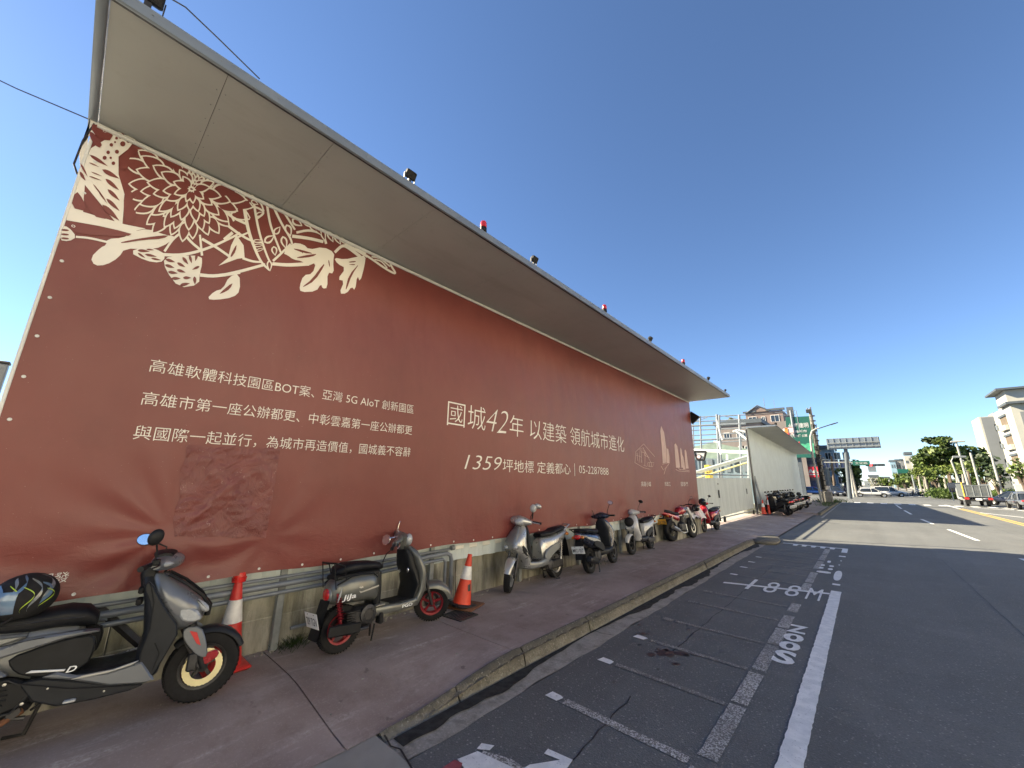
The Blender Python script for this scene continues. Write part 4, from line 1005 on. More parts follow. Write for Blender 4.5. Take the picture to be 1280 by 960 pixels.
    tl = MB(); tl.ball((-.395, 0, .70), (.05, .085, .045), 14, 8); obj('tail_light', tl, 'red_lens', t)
    for s in (-1, 1): obj('turn_signal', MB().ball((-.36, s*.10, .69), (.045, .03, .028), 10, 6), 'amber_lens', t)
    fd = MB(); fd.grid(lambda u, v: (-.30-.12*u-.02*math.sin(u*3), (v-.5)*.17*(1-.2*u), .66-.36*u), 6, 3); fd.grid(lambda u, v: (-.29-.12*u, (v-.5)*.17*(1-.2*u), .66-.36*u), 6, 3, True); rf = obj('rear_mudguard', fd, 'black_plastic', t)
    if platetxt: plate(t, (-.415, 0, .47), .26, .14, platetxt)
    # engine, belt case, shock, silencer, stand
    e = MB(); e.bbox((.14, .095, .25), (.52, .06, .15), .03); e.lathe([(.0, -.0), (.075, 0), (.08, .03), (.05, .045), (0, .046)], (.33, .12, .26), 'y', 16); obj('belt_case', e, 'dark_steel', t)
    e = MB(); e.bbox((.27, -.02, .30), (.24, .20, .20), .03)
    for i in range(6): e.box((.42, 0, .24+i*.02), (.10, .15, .006))
    e.lathe([(0, 0), (.085, 0), (.09, -.03), (.03, -.04), (0, -.04)], (.27, -.10, .29), 'y', 18); obj('engine', e, 'dark_steel', t)
    x_ = MB(); x_.tube([(.35, -.05, .2), (.25, -.11, .17), (.12, -.13, .19), (.05, -.135, .21)], .016, 8); x_.tube([(.06, -.14, .21), (-.0, -.145, .225), (-.26, -.15, .285), (-.30, -.15, .295)], [.035, .052, .058, .04], 14); ex = obj('exhaust', x_, 'dark_steel', t)
    hs = MB(); hs.bbox((-.12, -.20, .27), (.26, .02, .08), .01, Matrix.Rotation(.22, 3, 'Y')); obj('heat_shield', hs, 'black_plastic', ex)
    s_m = MB()
    for k in range(9):
        z = .36+k*.028; s_m.lathe([(.028, -.006), (.036, 0), (.028, .006)], (-.05-k*.006, .12, z), 'z', 10)
    s_m.tube([(-.04, .12, .30), (-.12, .12, .64)], .014, 8); obj('rear_shock', s_m, rim if rim == 'red_rim' else 'steel', t)
    cs_ = MB(); cs_.tube([(.26, .08, .22), (.16, .13, .02), (.09, .15, .02)], .011, 6); cs_.tube([(.26, -.08, .22), (.16, -.13, .02), (.09, -.15, .02)], .011, 6); cs_.tube([(.22, -.1, .14), (.22, .1, .14)], .009, 6); obj('centre_stand', cs_, 'dark_steel', t)
    # handlebar
    hb = MB(); hb.loft([(-.20, hx, hz, .028, .028, 2), (-.15, hx+.005, hz, .05, .045, 2.2), (-.07, hx+.03, hz+.005, .085, .07, 2.3), (0, hx+.04, hz+.01, .10, .08, 2.3), (.07, hx+.03, hz+.005, .085, .07, 2.3), (.15, hx+.005, hz, .05, .045, 2.2), (.20, hx, hz, .028, .028, 2)], 16, 'y'); obj('handlebar_cover', hb, body, t)
    hl = MB(); hl.ball((hx+.105, 0, hz-.005), (.045, .085, .05), 16, 8); obj('headlight', hl, 'lamp_glass', t)
    dsh = MB(); dsh.ball((hx-.03, 0, hz+.055), (.05, .07, .02), 14, 6); obj('dashboard', dsh, 'glass_dark', t)
    P = grips(t, hx, hz+.01, turn=turn)
    for s in (-1, 1): mirror(t, P(.01, s*.17, .03), P(.0, s*.27, .26 if not lowpoly else .17), (.062, .042), s*.3, mirr, face=(-1, 0, .1), glass=not lowpoly)
    if basket: obj('helmet', MB().ball((L-.06, 0, .78), (.125, .12, .12), 16, 10), 'matte_black', t)
    return t

def steer(t, ang, L, names=('front_wheel', 'front_fork', 'front_fender', 'brake_caliper', 'brake_carrier', 'fork_cover', 'fork_sticker', 'handlebar', 'handlebar_cover', 'headset', 'headlight', 'handle_grip', 'mirror', 'switch_housing', 'phone_clamp', 'phone_holder', 'dashboard', 'brake_cable', 'fly_screen')):
    # turn everything that steers about the raked steering axis
    ax = Vector((-.40, 0, .92)).normalized(); p = Vector((L-.01, 0, .23)); Mx = Matrix.Translation(p) @ Matrix.Rotation(ang, 4, ax) @ Matrix.Translation(-p)
    for ch in t.children:
        if ch.name.split('.')[0] in names: ch.matrix_local = Mx @ ch.matrix_local
    return t
def pose(front, back, L, z=.15):
    # ground points of the two tyres -> location of the rear contact and heading
    f, b = Vector(front), Vector(back); d = (f-b).normalized(); rz = math.atan2(d.y, d.x)
    return rz, d
def place(front, heading, L, z=.152):
    # front contact point and heading angle (from +x) -> rear contact
    return (front[0]-math.cos(heading)*L, front[1]-math.sin(heading)*L, z), heading
G = 'scooters parked along the barrier'

# --- nearest scooter: dark grey sport scooter with gold front disc ------------------------
L1 = 1.33; loc, rz = place((-4.27, 1.04), math.radians(80), L1)
t = thing('motor_scooter', 'nearest scooter, matt grey and black with a gold front brake disc', 'scooter', loc, rz, G, math.radians(-3))
wheel(t, 'rear_wheel', 0, .25, .12, 'dark_steel', 5); wheel(t, 'front_wheel', L1, .25, .11, 'dark_steel', 5, .128, -1)
obj('brake_caliper', MB().prism(chaikin([(L1+.03, .27), (L1+.10, .32), (L1+.07, .37), (L1-.02, .34), (L1-.02, .27)], 1), -.095, -.06, .008), 'red_paint', t)
obj('brake_carrier', MB().bbox((L1-.075, -.085, .31), (.07, .04, .13), .012).tube([(L1-.03, -.09, .26), (L1-.14, -.08, .45), (L1-.2, -.03, .6)], .009, 6), 'dark_steel', t)
f = MB()
for s in (-1, 1): f.tube([(L1, s*.08, .25), (L1-.07, s*.08, .44), (L1-.13, s*.075, .60)], [.022, .026, .026], 12); f.lathe([(0, 0), (.03, 0), (.03, s*.02), (0, s*.02)], (L1, s*.07, .25), 'y', 12)
f.tube([(L1-.12, 0, .58), (.97, 0, .98)], .03, 8); obj('front_fork', f, 'black_plastic', t)
for s in (-1, 1):
    fs = MB(); fs.prism(chaikin([(L1-.17, .57), (L1-.06, .56), (L1-.01, .45), (L1+.02, .33), (L1-.03, .33), (L1-.10, .40), (L1-.17, .50)], 1), s*.085, s*.108, .006); obj('fork_cover', fs, 'grey_paint', t)
for s in (-1, 1):
    fs = MB(); fs.prism([(L1-.13, .54), (L1-.08, .52), (L1-.04, .42), (L1-.07, .44)], s*.107, s*.111, .001); obj('fork_sticker', fs, 'red_sticker', t)
obj('front_fender', arc_fender(.25, L1, 22, 138, .075, .03), 'dark_grey_plastic', t)
def side(name, P, yi, yo, m, k=1, bev=.01, parent=t, both=True):
    for s in ((-1, 1) if both else (-1,)):
        q = MB(); q.prism(chaikin(P, k) if k else P, s*yi, s*yo, bev); o_ = obj(name, q, m, parent, 35)
    return o_
# nose shell: sections stacked upwards, leaning back with the steering column
a = MB(); a.loft([(.56, 1.12, 0, .07, .10, 2.2), (.60, 1.15, 0, .12, .15, 2.1), (.66, 1.15, 0, .14, .18, 2.1), (.72, 1.13, 0, .155, .19, 2.1), (.78, 1.09, 0, .155, .185, 2.1), (.84, 1.045, 0, .135, .165, 2.1), (.90, 1.0, 0, .10, .135, 2.1), (.95, .965, 0, .07, .10, 2.1), (.985, .94, 0, .035, .06, 2.1)], 24, 'z'); obj('nose_cover', a, 'grey_paint', t)
for s in (-1, 1):
    h = MB(); P = chaikin([(1.10, .735), (1.21, .715), (1.275, .625), (1.19, .61), (1.12, .65)], 1); h.prism(P, s*.10, s*.188, .012); obj('headlight', h, 'lamp_glass', t)
    h = MB(); P = chaikin([(1.20, .785), (1.29, .72), (1.305, .67), (1.27, .665), (1.23, .71)], 1); h.prism(P, s*.05, s*.145, .012); obj('daytime_lamp', h, 'lamp_glass', t)
h = MB(); h.tube([(1.0, -.095, .975), (1.12, -.12, .895), (1.24, -.10, .79), (1.30, -.06, .70), (1.29, 0, .66), (1.30, .06, .70), (1.24, .10, .79), (1.12, .12, .895), (1.0, .095, .975)], .012, 6); obj('nose_edge_trim', h, 'black_plastic', t)
h = MB(); h.loft([(.62, 1.30, 0, .02, .05, 3), (.70, 1.298, 0, .025, .07, 3), (.74, 1.275, 0, .02, .06, 3)], 14, 'z'); obj('nose_grille', h, 'matte_black', t)
# leg shield and flanks
a = MB(); a.loft([(.28, .98, 0, .07, .13, 2.6), (.36, .98, 0, .085, .175, 2.8), (.46, 1.0, 0, .10, .185, 2.8), (.58, 1.02, 0, .105, .185, 2.8), (.70, .985, 0, .09, .175, 2.6), (.80, .945, 0, .065, .155, 2.6), (.90, .90, 0, .05, .12, 2.6), (.97, .875, 0, .035, .07, 2.4)], 20, 'z'); obj('leg_shield', a, 'dark_grey_plastic', t)
side('shield_flank', [(.86, .92), (.90, .96), (1.01, .76), (1.14, .58), (1.09, .45), (1.02, .27), (.95, .31), (.92, .42), (.95, .62), (.93, .78)], .15, .19, 'dark_grey_plastic')
for z in (.88, .80): obj('knee_pocket', MB().bbox((.855, -.06, z), (.04, .09, .05), .01), 'matte_black', t)
fl_ = MB(); fl_.loft([(.40, 0, .36, .15, .09, 4), (.50, 0, .35, .17, .08, 5), (.72, 0, .34, .185, .07, 6), (.92, 0, .345, .185, .075, 5), (1.02, 0, .36, .15, .08, 4)], 20); obj('floorboard', fl_, 'black_plastic', t)
side('floor_side_cover', [(.46, .43), (.60, .385), (.80, .30), (.98, .265), (1.04, .275), (1.0, .34), (.95, .41), (.78, .385), (.62, .405), (.52, .45)], .165, .20, 'grey_paint', 0, .012)
side('lower_skirt', [(.36, .42), (.46, .43), (.62, .375), (.82, .30), (.98, .262), (.92, .235), (.72, .23), (.56, .24), (.44, .30)], .14, .187, 'dark_grey_plastic', 0, .012)
side('silver_flash', [(.60, .39), (.66, .402), (.80, .40), (.93, .425), (.90, .405), (.78, .385), (.66, .385)], .19, .206, 'silver_paint', 0, .003)
# rear body, side band, covers
tb = MB(); tb.loft([(-.50, 0, .78, .02, .03, 2.2), (-.44, 0, .77, .06, .055, 2.4), (-.25, 0, .71, .115, .09, 2.6), (0, 0, .65, .15, .115, 2.8), (.22, 0, .61, .165, .14, 2.8), (.42, 0, .56, .16, .18, 2.6), (.56, 0, .52, .135, .19, 2.6), (.60, 0, .47, .11, .15, 2.6)], 24); obj('rear_body', tb, 'silver_grey_paint', t)
side('side_cover', [(.28, .58), (.42, .62), (.56, .645), (.66, .64), (.68, .56), (.66, .44), (.50, .42), (.36, .46), (.30, .52)], .12, .18, 'black_plastic')
side('side_band', [(.0, .56), (.14, .62), (.34, .68), (.60, .68), (.68, .655), (.52, .645), (.36, .61), (.24, .585), (.22, .56), (.30, .48), (.22, .47), (.10, .50)], .13, .195, 'grey_paint', 0, .012)
side('side_band_tail', [(-.36, .74), (-.1, .73), (.14, .72), (.40, .70), (.14, .63), (.0, .61), (-.22, .67)], .10, .178, 'silver_grey_paint', 1, .014)
side('red_sticker', [(.10, .715), (.165, .705), (.20, .648), (.14, .652)], .17, .182, 'red_sticker', 0, .002)
side('badge_strip', [(.38, .475), (.40, .485), (.56, .455), (.555, .445)], .17, .19, 'plate_white', 0, .003)
m_ = MB(); text(m_, 'D', lambda u, v: (.565+u, -.199, .435+v), .05, .035, .3, .02); obj('badge', m_, 'plate_white', t, 0)
st = MB(); st.loft([(-.42, 0, .835, .05, .02, 2.5), (-.34, 0, .84, .11, .05, 2.8), (-.1, 0, .825, .14, .06, 3), (.10, 0, .795, .15, .06, 3), (.20, 0, .765, .15, .06, 3), (.34, 0, .755, .145, .065, 3), (.48, 0, .765, .135, .07, 2.8), (.58, 0, .745, .11, .07, 2.5), (.64, 0, .71, .07, .045, 2.3)], 22); se = obj('seat', st, 'seat_vinyl', t)
sm2 = MB()
for s in (-1, 1): sm2.tube([(-.3, s*.13, .84), (0, s*.148, .81), (.2, s*.155, .765), (.45, s*.142, .765), (.58, s*.11, .75)], .005, 5)
obj('seat_piping', sm2, 'dark_steel', se)
g = MB(); g.tube([(-.2, .14, .79), (-.4, .15, .87), (-.52, .1, .89), (-.55, 0, .89), (-.52, -.1, .89), (-.4, -.15, .87), (-.2, -.14, .79)], .015, 8); obj('grab_rail', g, 'black_plastic', t)
obj('tail_light', MB().ball((-.47, 0, .74), (.06, .09, .04), 14, 8), 'red_lens', t)
# engine side: vented cover with louvres
ec = MB(); ec.prism(chaikin([(.04, .42), (.16, .475), (.30, .465), (.45, .38), (.42, .28), (.26, .235), (.06, .25), (.0, .33)], 1), -.09, -.17, .02); cv = obj('fan_cover', ec, 'black_plastic', t)
for i in range(6): obj('louvre', MB().bbox((.21, -.175, .285+i*.027), (.24-.02*abs(i-2.5), .012, .012), .003), 'matte_black', cv)
fb = MB(); fb.tube([(.06, -.176, .26), (.02, -.176, .35), (.14, -.176, .455), (.31, -.176, .45), (.43, -.176, .37), (.36, -.176, .26), (.06, -.176, .26)], .007, 5); obj('fan_cover_rim', fb, 'dark_grey_plastic', cv)
e = MB(); e.bbox((.25, 0, .30), (.34, .20, .20), .03); e.bbox((.1, .1, .25), (.5, .06, .16), .03); e.tube([(.30, -.12, .40), (.38, -.13, .30), (.34, -.13, .22), (.42, -.12, .2)], .014, 8); e.tube([(.33, -.10, .45), (.44, -.11, .34), (.46, -.11, .26)], .01, 8); e.lathe([(0, 0), (.03, 0), (.03, -.02), (0, -.02)], (.37, -.13, .25), 'y', 10); obj('engine', e, 'dark_steel', t)
x_ = MB(); x_.tube([(.40, -.10, .24), (.30, -.15, .19), (.1, -.16, .17), (-.05, -.165, .18)], .02, 10); x_.tube([(-.0, -.17, .18), (-.08, -.175, .19), (-.38, -.185, .26), (-.44, -.185, .27)], [.04, .06, .065, .04], 14); obj('exhaust', x_, 'rust_brown', t)
s_m = MB(); s_m.tube([(.02, .13, .30), (-.1, .13, .68)], .02, 8); obj('rear_shock', s_m, 'steel', t)
pg = MB(); pg.bbox((.62, -.2, .262), (.06, .03, .02), .005); obj('foot_peg', pg, 'lamp_glass', t)
cs_ = MB(); cs_.tube([(.46, .1, .27), (.40, .15, .02), (.30, .17, .02)], .012, 6); obj('centre_stand', cs_, 'dark_steel', t)
hx, hz = .93, 1.06
col_ = MB(); col_.loft([(.90, .90, 0, .06, .07, 2.4), (.98, .875, 0, .055, .06, 2.4), (1.05, .88, 0, .05, .05, 2.4)], 14, 'z'); obj('steering_cowl', col_, 'black_plastic', t)
hb = MB(); hb.loft([(-.21, hx-.02, hz, .028, .028, 2), (-.15, hx, hz, .05, .045, 2.2), (-.07, hx+.03, hz+.005, .09, .06, 2.3), (0, hx+.045, hz+.01, .105, .065, 2.3), (.07, hx+.03, hz+.005, .09, .06, 2.3), (.15, hx, hz, .05, .045, 2.2), (.21, hx-.02, hz, .028, .028, 2)], 18, 'y'); obj('handlebar_cover', hb, 'grey_paint', t)
hb = MB(); hb.loft([(-.1, hx+.02, hz+.045, .05, .03, 2.3), (0, hx+.02, hz+.07, .075, .03, 2.3), (.1, hx+.02, hz+.045, .05, .03, 2.3)], 14, 'y'); obj('fly_screen', hb, 'black_plastic', t)
obj('turn_signal', MB().ball((hx+.04, -.155, hz+.0), (.05, .03, .02), 12, 6), 'lamp_glass', t); obj('turn_signal', MB().ball((hx+.04, .155, hz+.0), (.05, .03, .02), 12, 6), 'lamp_glass', t)
P = grips(t, hx, hz+.01, .35, lever='black_plastic', turn=math.radians(-6))
for s in (-1, 1):
    c_ = MB(); c_.tube([P(0, s*.18, .02), P(.06, s*.14, .0), P(.05, s*.06, -.06), (.95, 0, .95)], .006, 6); obj('brake_cable', c_, 'matte_black', t)
    m_ = MB(); m_.bbox(P(-.0, s*.20, .015), (.05, .06, .045), .008); obj('switch_housing', m_, 'black_plastic', t)
mirror(t, P(-.01, -.2, .03), P(-.03, -.24, .20), (.048, .062), .25, face=(-.15, .75, .1), glass=False); mirror(t, P(-.01, .2, .03), P(-.16, .22, .16), (.07, .048), -.1, face=(-.45, -.85, .15), mat='black_plastic')
plate(t, (-.52, 0, .5), .26, .14, 'NKR-2081')

def helmet(label, loc, rz, cols, r=.13, group=None, s=1., kind='full'):
    h = thing('motorcycle_helmet', label, 'helmet', loc, rz, group, 0, s)
    m = MB(); rs = []
    for i in range(13):
        th = math.pi*(i/12)*.80; rr = math.sin(th); z = math.cos(th); rs.append([(r*1.12*rr*math.cos(a)*(1+.06*(math.cos(a) > 0)*(z < .2)), r*.95*rr*math.sin(a), r*1.02*z+r*.9) for a in (6.2832*(k+.5)/24 for k in range(24))])
    m.rings(rs[::-1]); obj('shell', m, cols[0], h)
    v = MB(); v.grid(lambda u, w: (r*1.15*math.cos((u-.5)*2.3)*math.cos((w-.55)*.9), r*.99*math.sin((u-.5)*2.3)*math.cos((w-.55)*.9), r*.9+r*1.02*math.sin((w-.55)*.95)), 16, 8, True)
    v.grid(lambda u, w: (r*1.10*math.cos((u-.5)*2.3)*math.cos((w-.55)*.9), r*.95*math.sin((u-.5)*2.3)*math.cos((w-.55)*.9), r*.9+r*1.0*math.sin((w-.55)*.95)), 16, 8)
    obj('visor', v, cols[1], h)
    return h, r
hl, r = helmet('full face helmet with blue, grey and yellow-green swirls on the nearest scooter seat', tuple(Vector(on_x(31, 744, -4.40))+Vector((0, 0, -.14))), math.radians(-75), ('matte_black', 'helmet_blue'), .145)
for nm, mt, segs in (('swirl', 'helmet_grey', ((.6, .5, .5, 1.9), (1.5, .3, .6, 2.1), (2.3, -.2, .4, 1.7))), ('swirl_blue', 'helmet_blue', ((.95, .35, .3, 1.6), (.2, .6, .9, 2.0), (1.9, .2, .9, 1.9))), ('streak', 'visor_green', ((.75, .45, .9, 2.0), (1.25, .35, 1.0, 2.1), (2.0, .1, 1.2, 2.0)))):
    for (a0, da, t0, t1) in segs:
        q = MB(); w_ = .16 if nm != 'streak' else .045
        w_ *= .8
        def sf(u, v, a0=a0, da=da, t0=t0, t1=t1, w_=w_):
            a = a0+da*u+.25*math.sin(u*5); th = t0+(t1-t0)*u+(v-.5)*w_*2*math.sin(math.pi*min(1, u*.9+.1)); k = 1.012 if nm == 'swirl' else (1.02 if nm == 'swirl_blue' else 1.028)
            return (r*1.12*k*math.sin(th)*math.cos(a), r*.95*k*math.sin(th)*math.sin(a), r*1.02*k*math.cos(th)+r*.9)
        q.grid(sf, 18, 4); obj(nm, q, mt, hl)
obj('chin_strap', MB().tube([(.02, -.10, .03), (.08, -.06, -.03), (.1, .05, -.02), (.05, .1, .03)], .008, 6), 'matte_black', hl)

# seams, bolts and hoses on the nearest scooter
q = MB()
for P in ([(.90, .94), (.945, .80), (.955, .62), (.93, .44)], [(.02, .60), (.20, .655), (.42, .675)], [(.36, .425), (.60, .335), (.84, .285), (.98, .26)], [(1.0, .52), (1.04, .44), (1.02, .34)]):
    for s in (-1, 1): q.tube([(x, s*(.196 if x > .3 else .19), z) for x, z in P], .0025, 4)
obj('panel_seam', q, 'matte_black', t)
q = MB()
for x, z in ((.40, .30), (.14, .30), (.30, .43), (.08, .38)): q.lathe([(0, -.172), (.009, -.174), (.009, -.18), (0, -.182)], (x, 0, z), 'y', 8)
for x, z in ((.50, .36), (.78, .27), (.95, .33)): q.lathe([(0, -.186), (.006, -.187), (.006, -.19), (0, -.191)], (x, 0, z), 'y', 8)
obj('bolt_row', q, 'steel', t, 40, 'stuff')
q = MB(); q.tube([(.48, -.12, .45), (.53, -.15, .36), (.50, -.14, .28), (.44, -.13, .24)], .008, 6); q.tube([(.46, -.1, .40), (.56, -.14, .33), (.60, -.13, .26)], .006, 6); obj('hose', q, 'matte_black', t)

# --- second: gunmetal retro scooter, seen from behind right ---------------------------------
L2 = 1.22; loc, rz = place((-4.36, 3.42), math.radians(92), L2)
t = thing('motor_scooter', 'gunmetal retro scooter with red wheel rims and round mirrors, second from the left', 'scooter', loc, rz, G, math.radians(-5))
wheel(t, 'rear_wheel', 0, .225, .11, 'red_rim', 5); wheel(t, 'front_wheel', L2, .225, .105, 'red_rim', 5, .09, 1, dmat='dark_steel')
f = MB()
for s in (-1, 1): f.tube([(L2, s*.075, .225), (L2-.06, s*.075, .40), (L2-.10, s*.06, .52)], .02, 10)
f.tube([(L2-.11, 0, .5), (.78, 0, .98)], .028, 8); obj('front_fork', f, 'dark_steel', t)
obj('front_fender', arc_fender(.225, L2, 15, 170, .085, .03, .05), 'gunmetal_paint', t)
a = MB(); a.loft([(.27, .86, 0, .06, .15, 3), (.34, .90, 0, .06, .18, 3), (.44, .945, 0, .055, .20, 3), (.56, .95, 0, .055, .215, 3), (.68, .93, 0, .055, .215, 3), (.80, .885, 0, .055, .195, 2.8), (.88, .85, 0, .05, .15, 2.6), (.93, .82, 0, .035, .09, 2.4)], 22, 'z'); obj('front_shield', a, 'gunmetal_paint', t)
b = MB(); b.loft([(.36, .83, 0, .03, .17, 3), (.50, .88, 0, .03, .19, 3), (.62, .86, 0, .055, .17, 3), (.72, .82, 0, .07, .15, 3), (.82, .80, 0, .05, .15, 3), (.90, .77, 0, .04, .10, 3)], 18, 'z'); obj('leg_shield', b, 'black_plastic', t)
obj('ignition_lock', MB().lathe([(0, 0), (.022, 0), (.022, -.01), (0, -.012)], (.735, .0, .66), 'x', 12).ball((.76, -.12, .67), (.01, .02, .03), 8, 6), 'chrome', t)
fl_ = MB(); fl_.loft([(.32, 0, .32, .13, .06, 4), (.42, 0, .32, .175, .055, 5), (.62, 0, .31, .19, .045, 6), (.82, 0, .315, .185, .05, 5), (.90, 0, .34, .15, .06, 4)], 20); obj('floorboard', fl_, 'gunmetal_paint', t)
obj('floor_mat', MB().bbox((.62, 0, .357), (.40, .31, .014), .004), 'matte_black', t)
m_ = MB(); text(m_, 'PGO', lambda u, v: (.64+u, -.1965, .295+v), .14, .032, 0, .03); obj('lettering', m_, 'plate_white', t, 0)
# bulbous rear body
tb = MB(); tb.loft([(-.36, 0, .58, .03, .05, 2.2), (-.32, 0, .58, .09, .10, 2.4), (-.22, 0, .59, .15, .13, 2.6), (-.05, 0, .60, .19, .145, 2.8), (.12, 0, .60, .20, .15, 2.8), (.27, 0, .59, .19, .155, 2.8), (.35, 0, .57, .15, .16, 2.6), (.38, 0, .54, .11, .14, 2.6)], 26); obj('rear_body', tb, 'gunmetal_paint', t)
for s in (-1, 1):
    m_ = MB(); m_.tube([(-.28, s*.135, .66), (-.05, s*.175, .725), (.12, s*.18, .73), (.28, s*.165, .715), (.35, s*.13, .66)], .008, 6); obj('body_trim', m_, 'black_plastic', t)
    m_ = MB(); m_.tube([(-.27, s*.155, .50), (-.245, s*.165, .56), (-.215, s*.165, .625)], [.006, .014, .005], 6); obj('air_slot', m_, 'sign_white', t)
m_ = MB(); text(m_, 'JiJa', lambda u, v: (-.19+u, -.1985-.006, .505+v), .17, .06, .15, .02); obj('lettering', m_, 'plate_white', t, 0)
m_ = MB(); m_.add([(.07, -.203, .575), (.10, -.203, .55), (.33, -.192, .575), (.33, -.192, .59), (.12, -.203, .565)], [(0, 1, 2, 3, 4)]); m_.add([(.06, -.204, .61), (.1, -.204, .595), (.14, -.204, .60), (.1, -.204, .625)], [(0, 1, 2, 3)]); obj('body_decal', m_, 'silver_paint', t, 0)
st = MB(); st.loft([(-.24, 0, .77, .06, .03, 2.5), (-.18, 0, .785, .13, .05, 2.8), (-.02, 0, .80, .155, .055, 3), (.15, 0, .80, .155, .05, 3), (.30, 0, .785, .145, .05, 2.8), (.40, 0, .765, .12, .045, 2.6), (.44, 0, .75, .08, .03, 2.4)], 22); se = obj('seat', st, 'seat_vinyl', t)
ub = MB(); ub.loft([(-.26, 0, .72, .12, .03, 3), (.1, 0, .73, .15, .03, 3), (.38, 0, .71, .12, .04, 3)], 16); obj('under_seat', ub, 'black_plastic', t)
fnt = MB(); fnt.loft([(.36, .375, 0, .05, .12, 3), (.50, .37, 0, .05, .14, 3), (.70, .38, 0, .05, .12, 3)], 16, 'z'); obj('seat_front_panel', fnt, 'black_plastic', t)
g = MB()
g.tube([(-.14, .16, .70), (-.2, .165, .84), (-.34, .15, .87), (-.36, .0, .87), (-.34, -.15, .87), (-.2, -.165, .84), (-.14, -.16, .70)], .009, 8); g.tube([(-.30, .14, .62), (-.35, .13, .87)], .008, 6); g.tube([(-.30, -.14, .62), (-.35, -.13, .87)], .008, 6); obj('rear_rack', g, 'matte_black', t)
obj('tail_light', MB().ball((-.345, 0, .565), (.045, .075, .065), 16, 10), 'red_lens', t); obj('lamp_surround', MB().ball((-.33, 0, .56), (.04, .095, .085), 16, 10), 'silver_grey_paint', t)
fd = MB(); fd.grid(lambda u, v: (-.27-.10*u, (v-.5)*.18, .52-.34*u), 6, 3); fd.grid(lambda u, v: (-.26-.10*u, (v-.5)*.18, .52-.34*u), 6, 3, True); obj('rear_mudguard', fd, 'black_plastic', t)
plate(t, (-.385, -.0, .36), .26, .15, '709 TGN')
e = MB(); e.prism(chaikin([(-.12, .30), (.1, .33), (.28, .36), (.36, .30), (.30, .20), (.05, .20), (-.12, .22)], 1), .07, .14, .015); obj('belt_case', e, 'dark_steel', t)
e = MB(); e.bbox((.22, -.03, .30), (.30, .22, .20), .04); e.lathe([(0, 0), (.085, 0), (.09, -.04), (.06, -.05), (.055, -.042), (0, -.042)], (.24, -.12, .32), 'y', 20)
for i in range(7): e.box((.08, -.08, .24+i*.022), (.14, .12, .006))
for k in range(8): e.box((.24+.05*math.cos(k*.785), -.172, .32+.05*math.sin(k*.785)), (.012, .006, .012))
obj('engine', e, 'dark_steel', t)
x_ = MB(); x_.tube([(.30, -.08, .22), (.24, -.14, .19), (.1, -.16, .20)], .016, 8); x_.tube([(.10, -.16, .21), (.02, -.16, .22), (-.24, -.165, .25), (-.28, -.165, .255)], [.03, .05, .052, .035], 14); ex = obj('exhaust', x_, 'dark_steel', t)
obj('heat_shield', MB().bbox((-.05, -.218, .25), (.34, .02, .10), .012, Matrix.Rotation(.1, 3, 'Y')), 'black_plastic', ex)
s_m = MB()
for k in range(9): s_m.lathe([(.024, -.006), (.034, 0), (.024, .006)], (-.06-k*.004, -.135, .34+k*.024), 'z', 10)
s_m.tube([(-.05, -.135, .27), (-.11, -.135, .58)], .012, 8); obj('rear_shock', s_m, 'red_rim', t)
cs_ = MB(); cs_.tube([(.40, .06, .28), (.46, .16, .02)], .011, 6); cs_.bbox((.40, -.12, .25), (.05, .10, .12), .012); cs_.tube([(.34, -.12, .2), (.28, -.16, .06)], .01, 6); obj('side_stand', cs_, 'matte_black', t)
m_ = MB(); m_.bbox((.36, -.17, .385), (.11, .06, .015), .004); obj('foot_peg', m_, 'steel', t)
hx, hz = .74, 1.02
hb = MB(); hb.loft([(.84, .80, 0, .06, .06, 2.4), (.92, .785, 0, .065, .065, 2.4), (.99, .77, 0, .085, .08, 2.3), (1.05, .76, 0, .09, .085, 2.3), (1.075, .75, 0, .06, .06, 2.2)], 18, 'z'); obj('headset', hb, 'gunmetal_paint', t)
hb = MB(); rt = Matrix.Rotation(0.0, 3, 'Z')
Pq = lambda x, y, z: tuple(Vector((hx, 0, hz))+rt @ Vector((x, y, z)))
hb.tube([Pq(-.05, -.22, .0), Pq(-.01, -.12, .01), Pq(.01, 0, .01), Pq(-.01, .12, .01), Pq(-.05, .22, .0)], [.03, .042, .055, .042, .03], 14); obj('handlebar_cover', hb, 'gunmetal_paint', t)
hh = MB(); hh.ball((.855, 0, 1.0), (.05, .075, .075), 16, 10); obj('headlight', hh, 'lamp_glass', t)
P = grips(t, hx-.02, hz, .35, turn=0.0, lever='chrome')
for s in (-1, 1): obj('switch_housing', MB().tube([P(-.03, s*.20, 0), P(-.035, s*.235, 0)], .028, 12), 'chrome', t)
mirror(t, P(-.01, .2, .02), P(.04, .40, .24), (.058, .055), 0, 'chrome', stem='chrome', face=(-.9, -.35, .1)); mirror(t, P(-.01, -.2, .02), P(-.13, -.38, .10), (.062, .058), 0, 'chrome', stem='chrome', face=(-.75, -.65, .35))
tc = MB(); tc.tube([P(-.05, -.35, -.01), P(-.11, -.40, -.05), P(-.14, -.42, -.12), P(-.14, -.42, -.2)], .006, 6); obj('phone_clamp', tc, 'matte_black', t)
steer(t, math.radians(-38), L2)
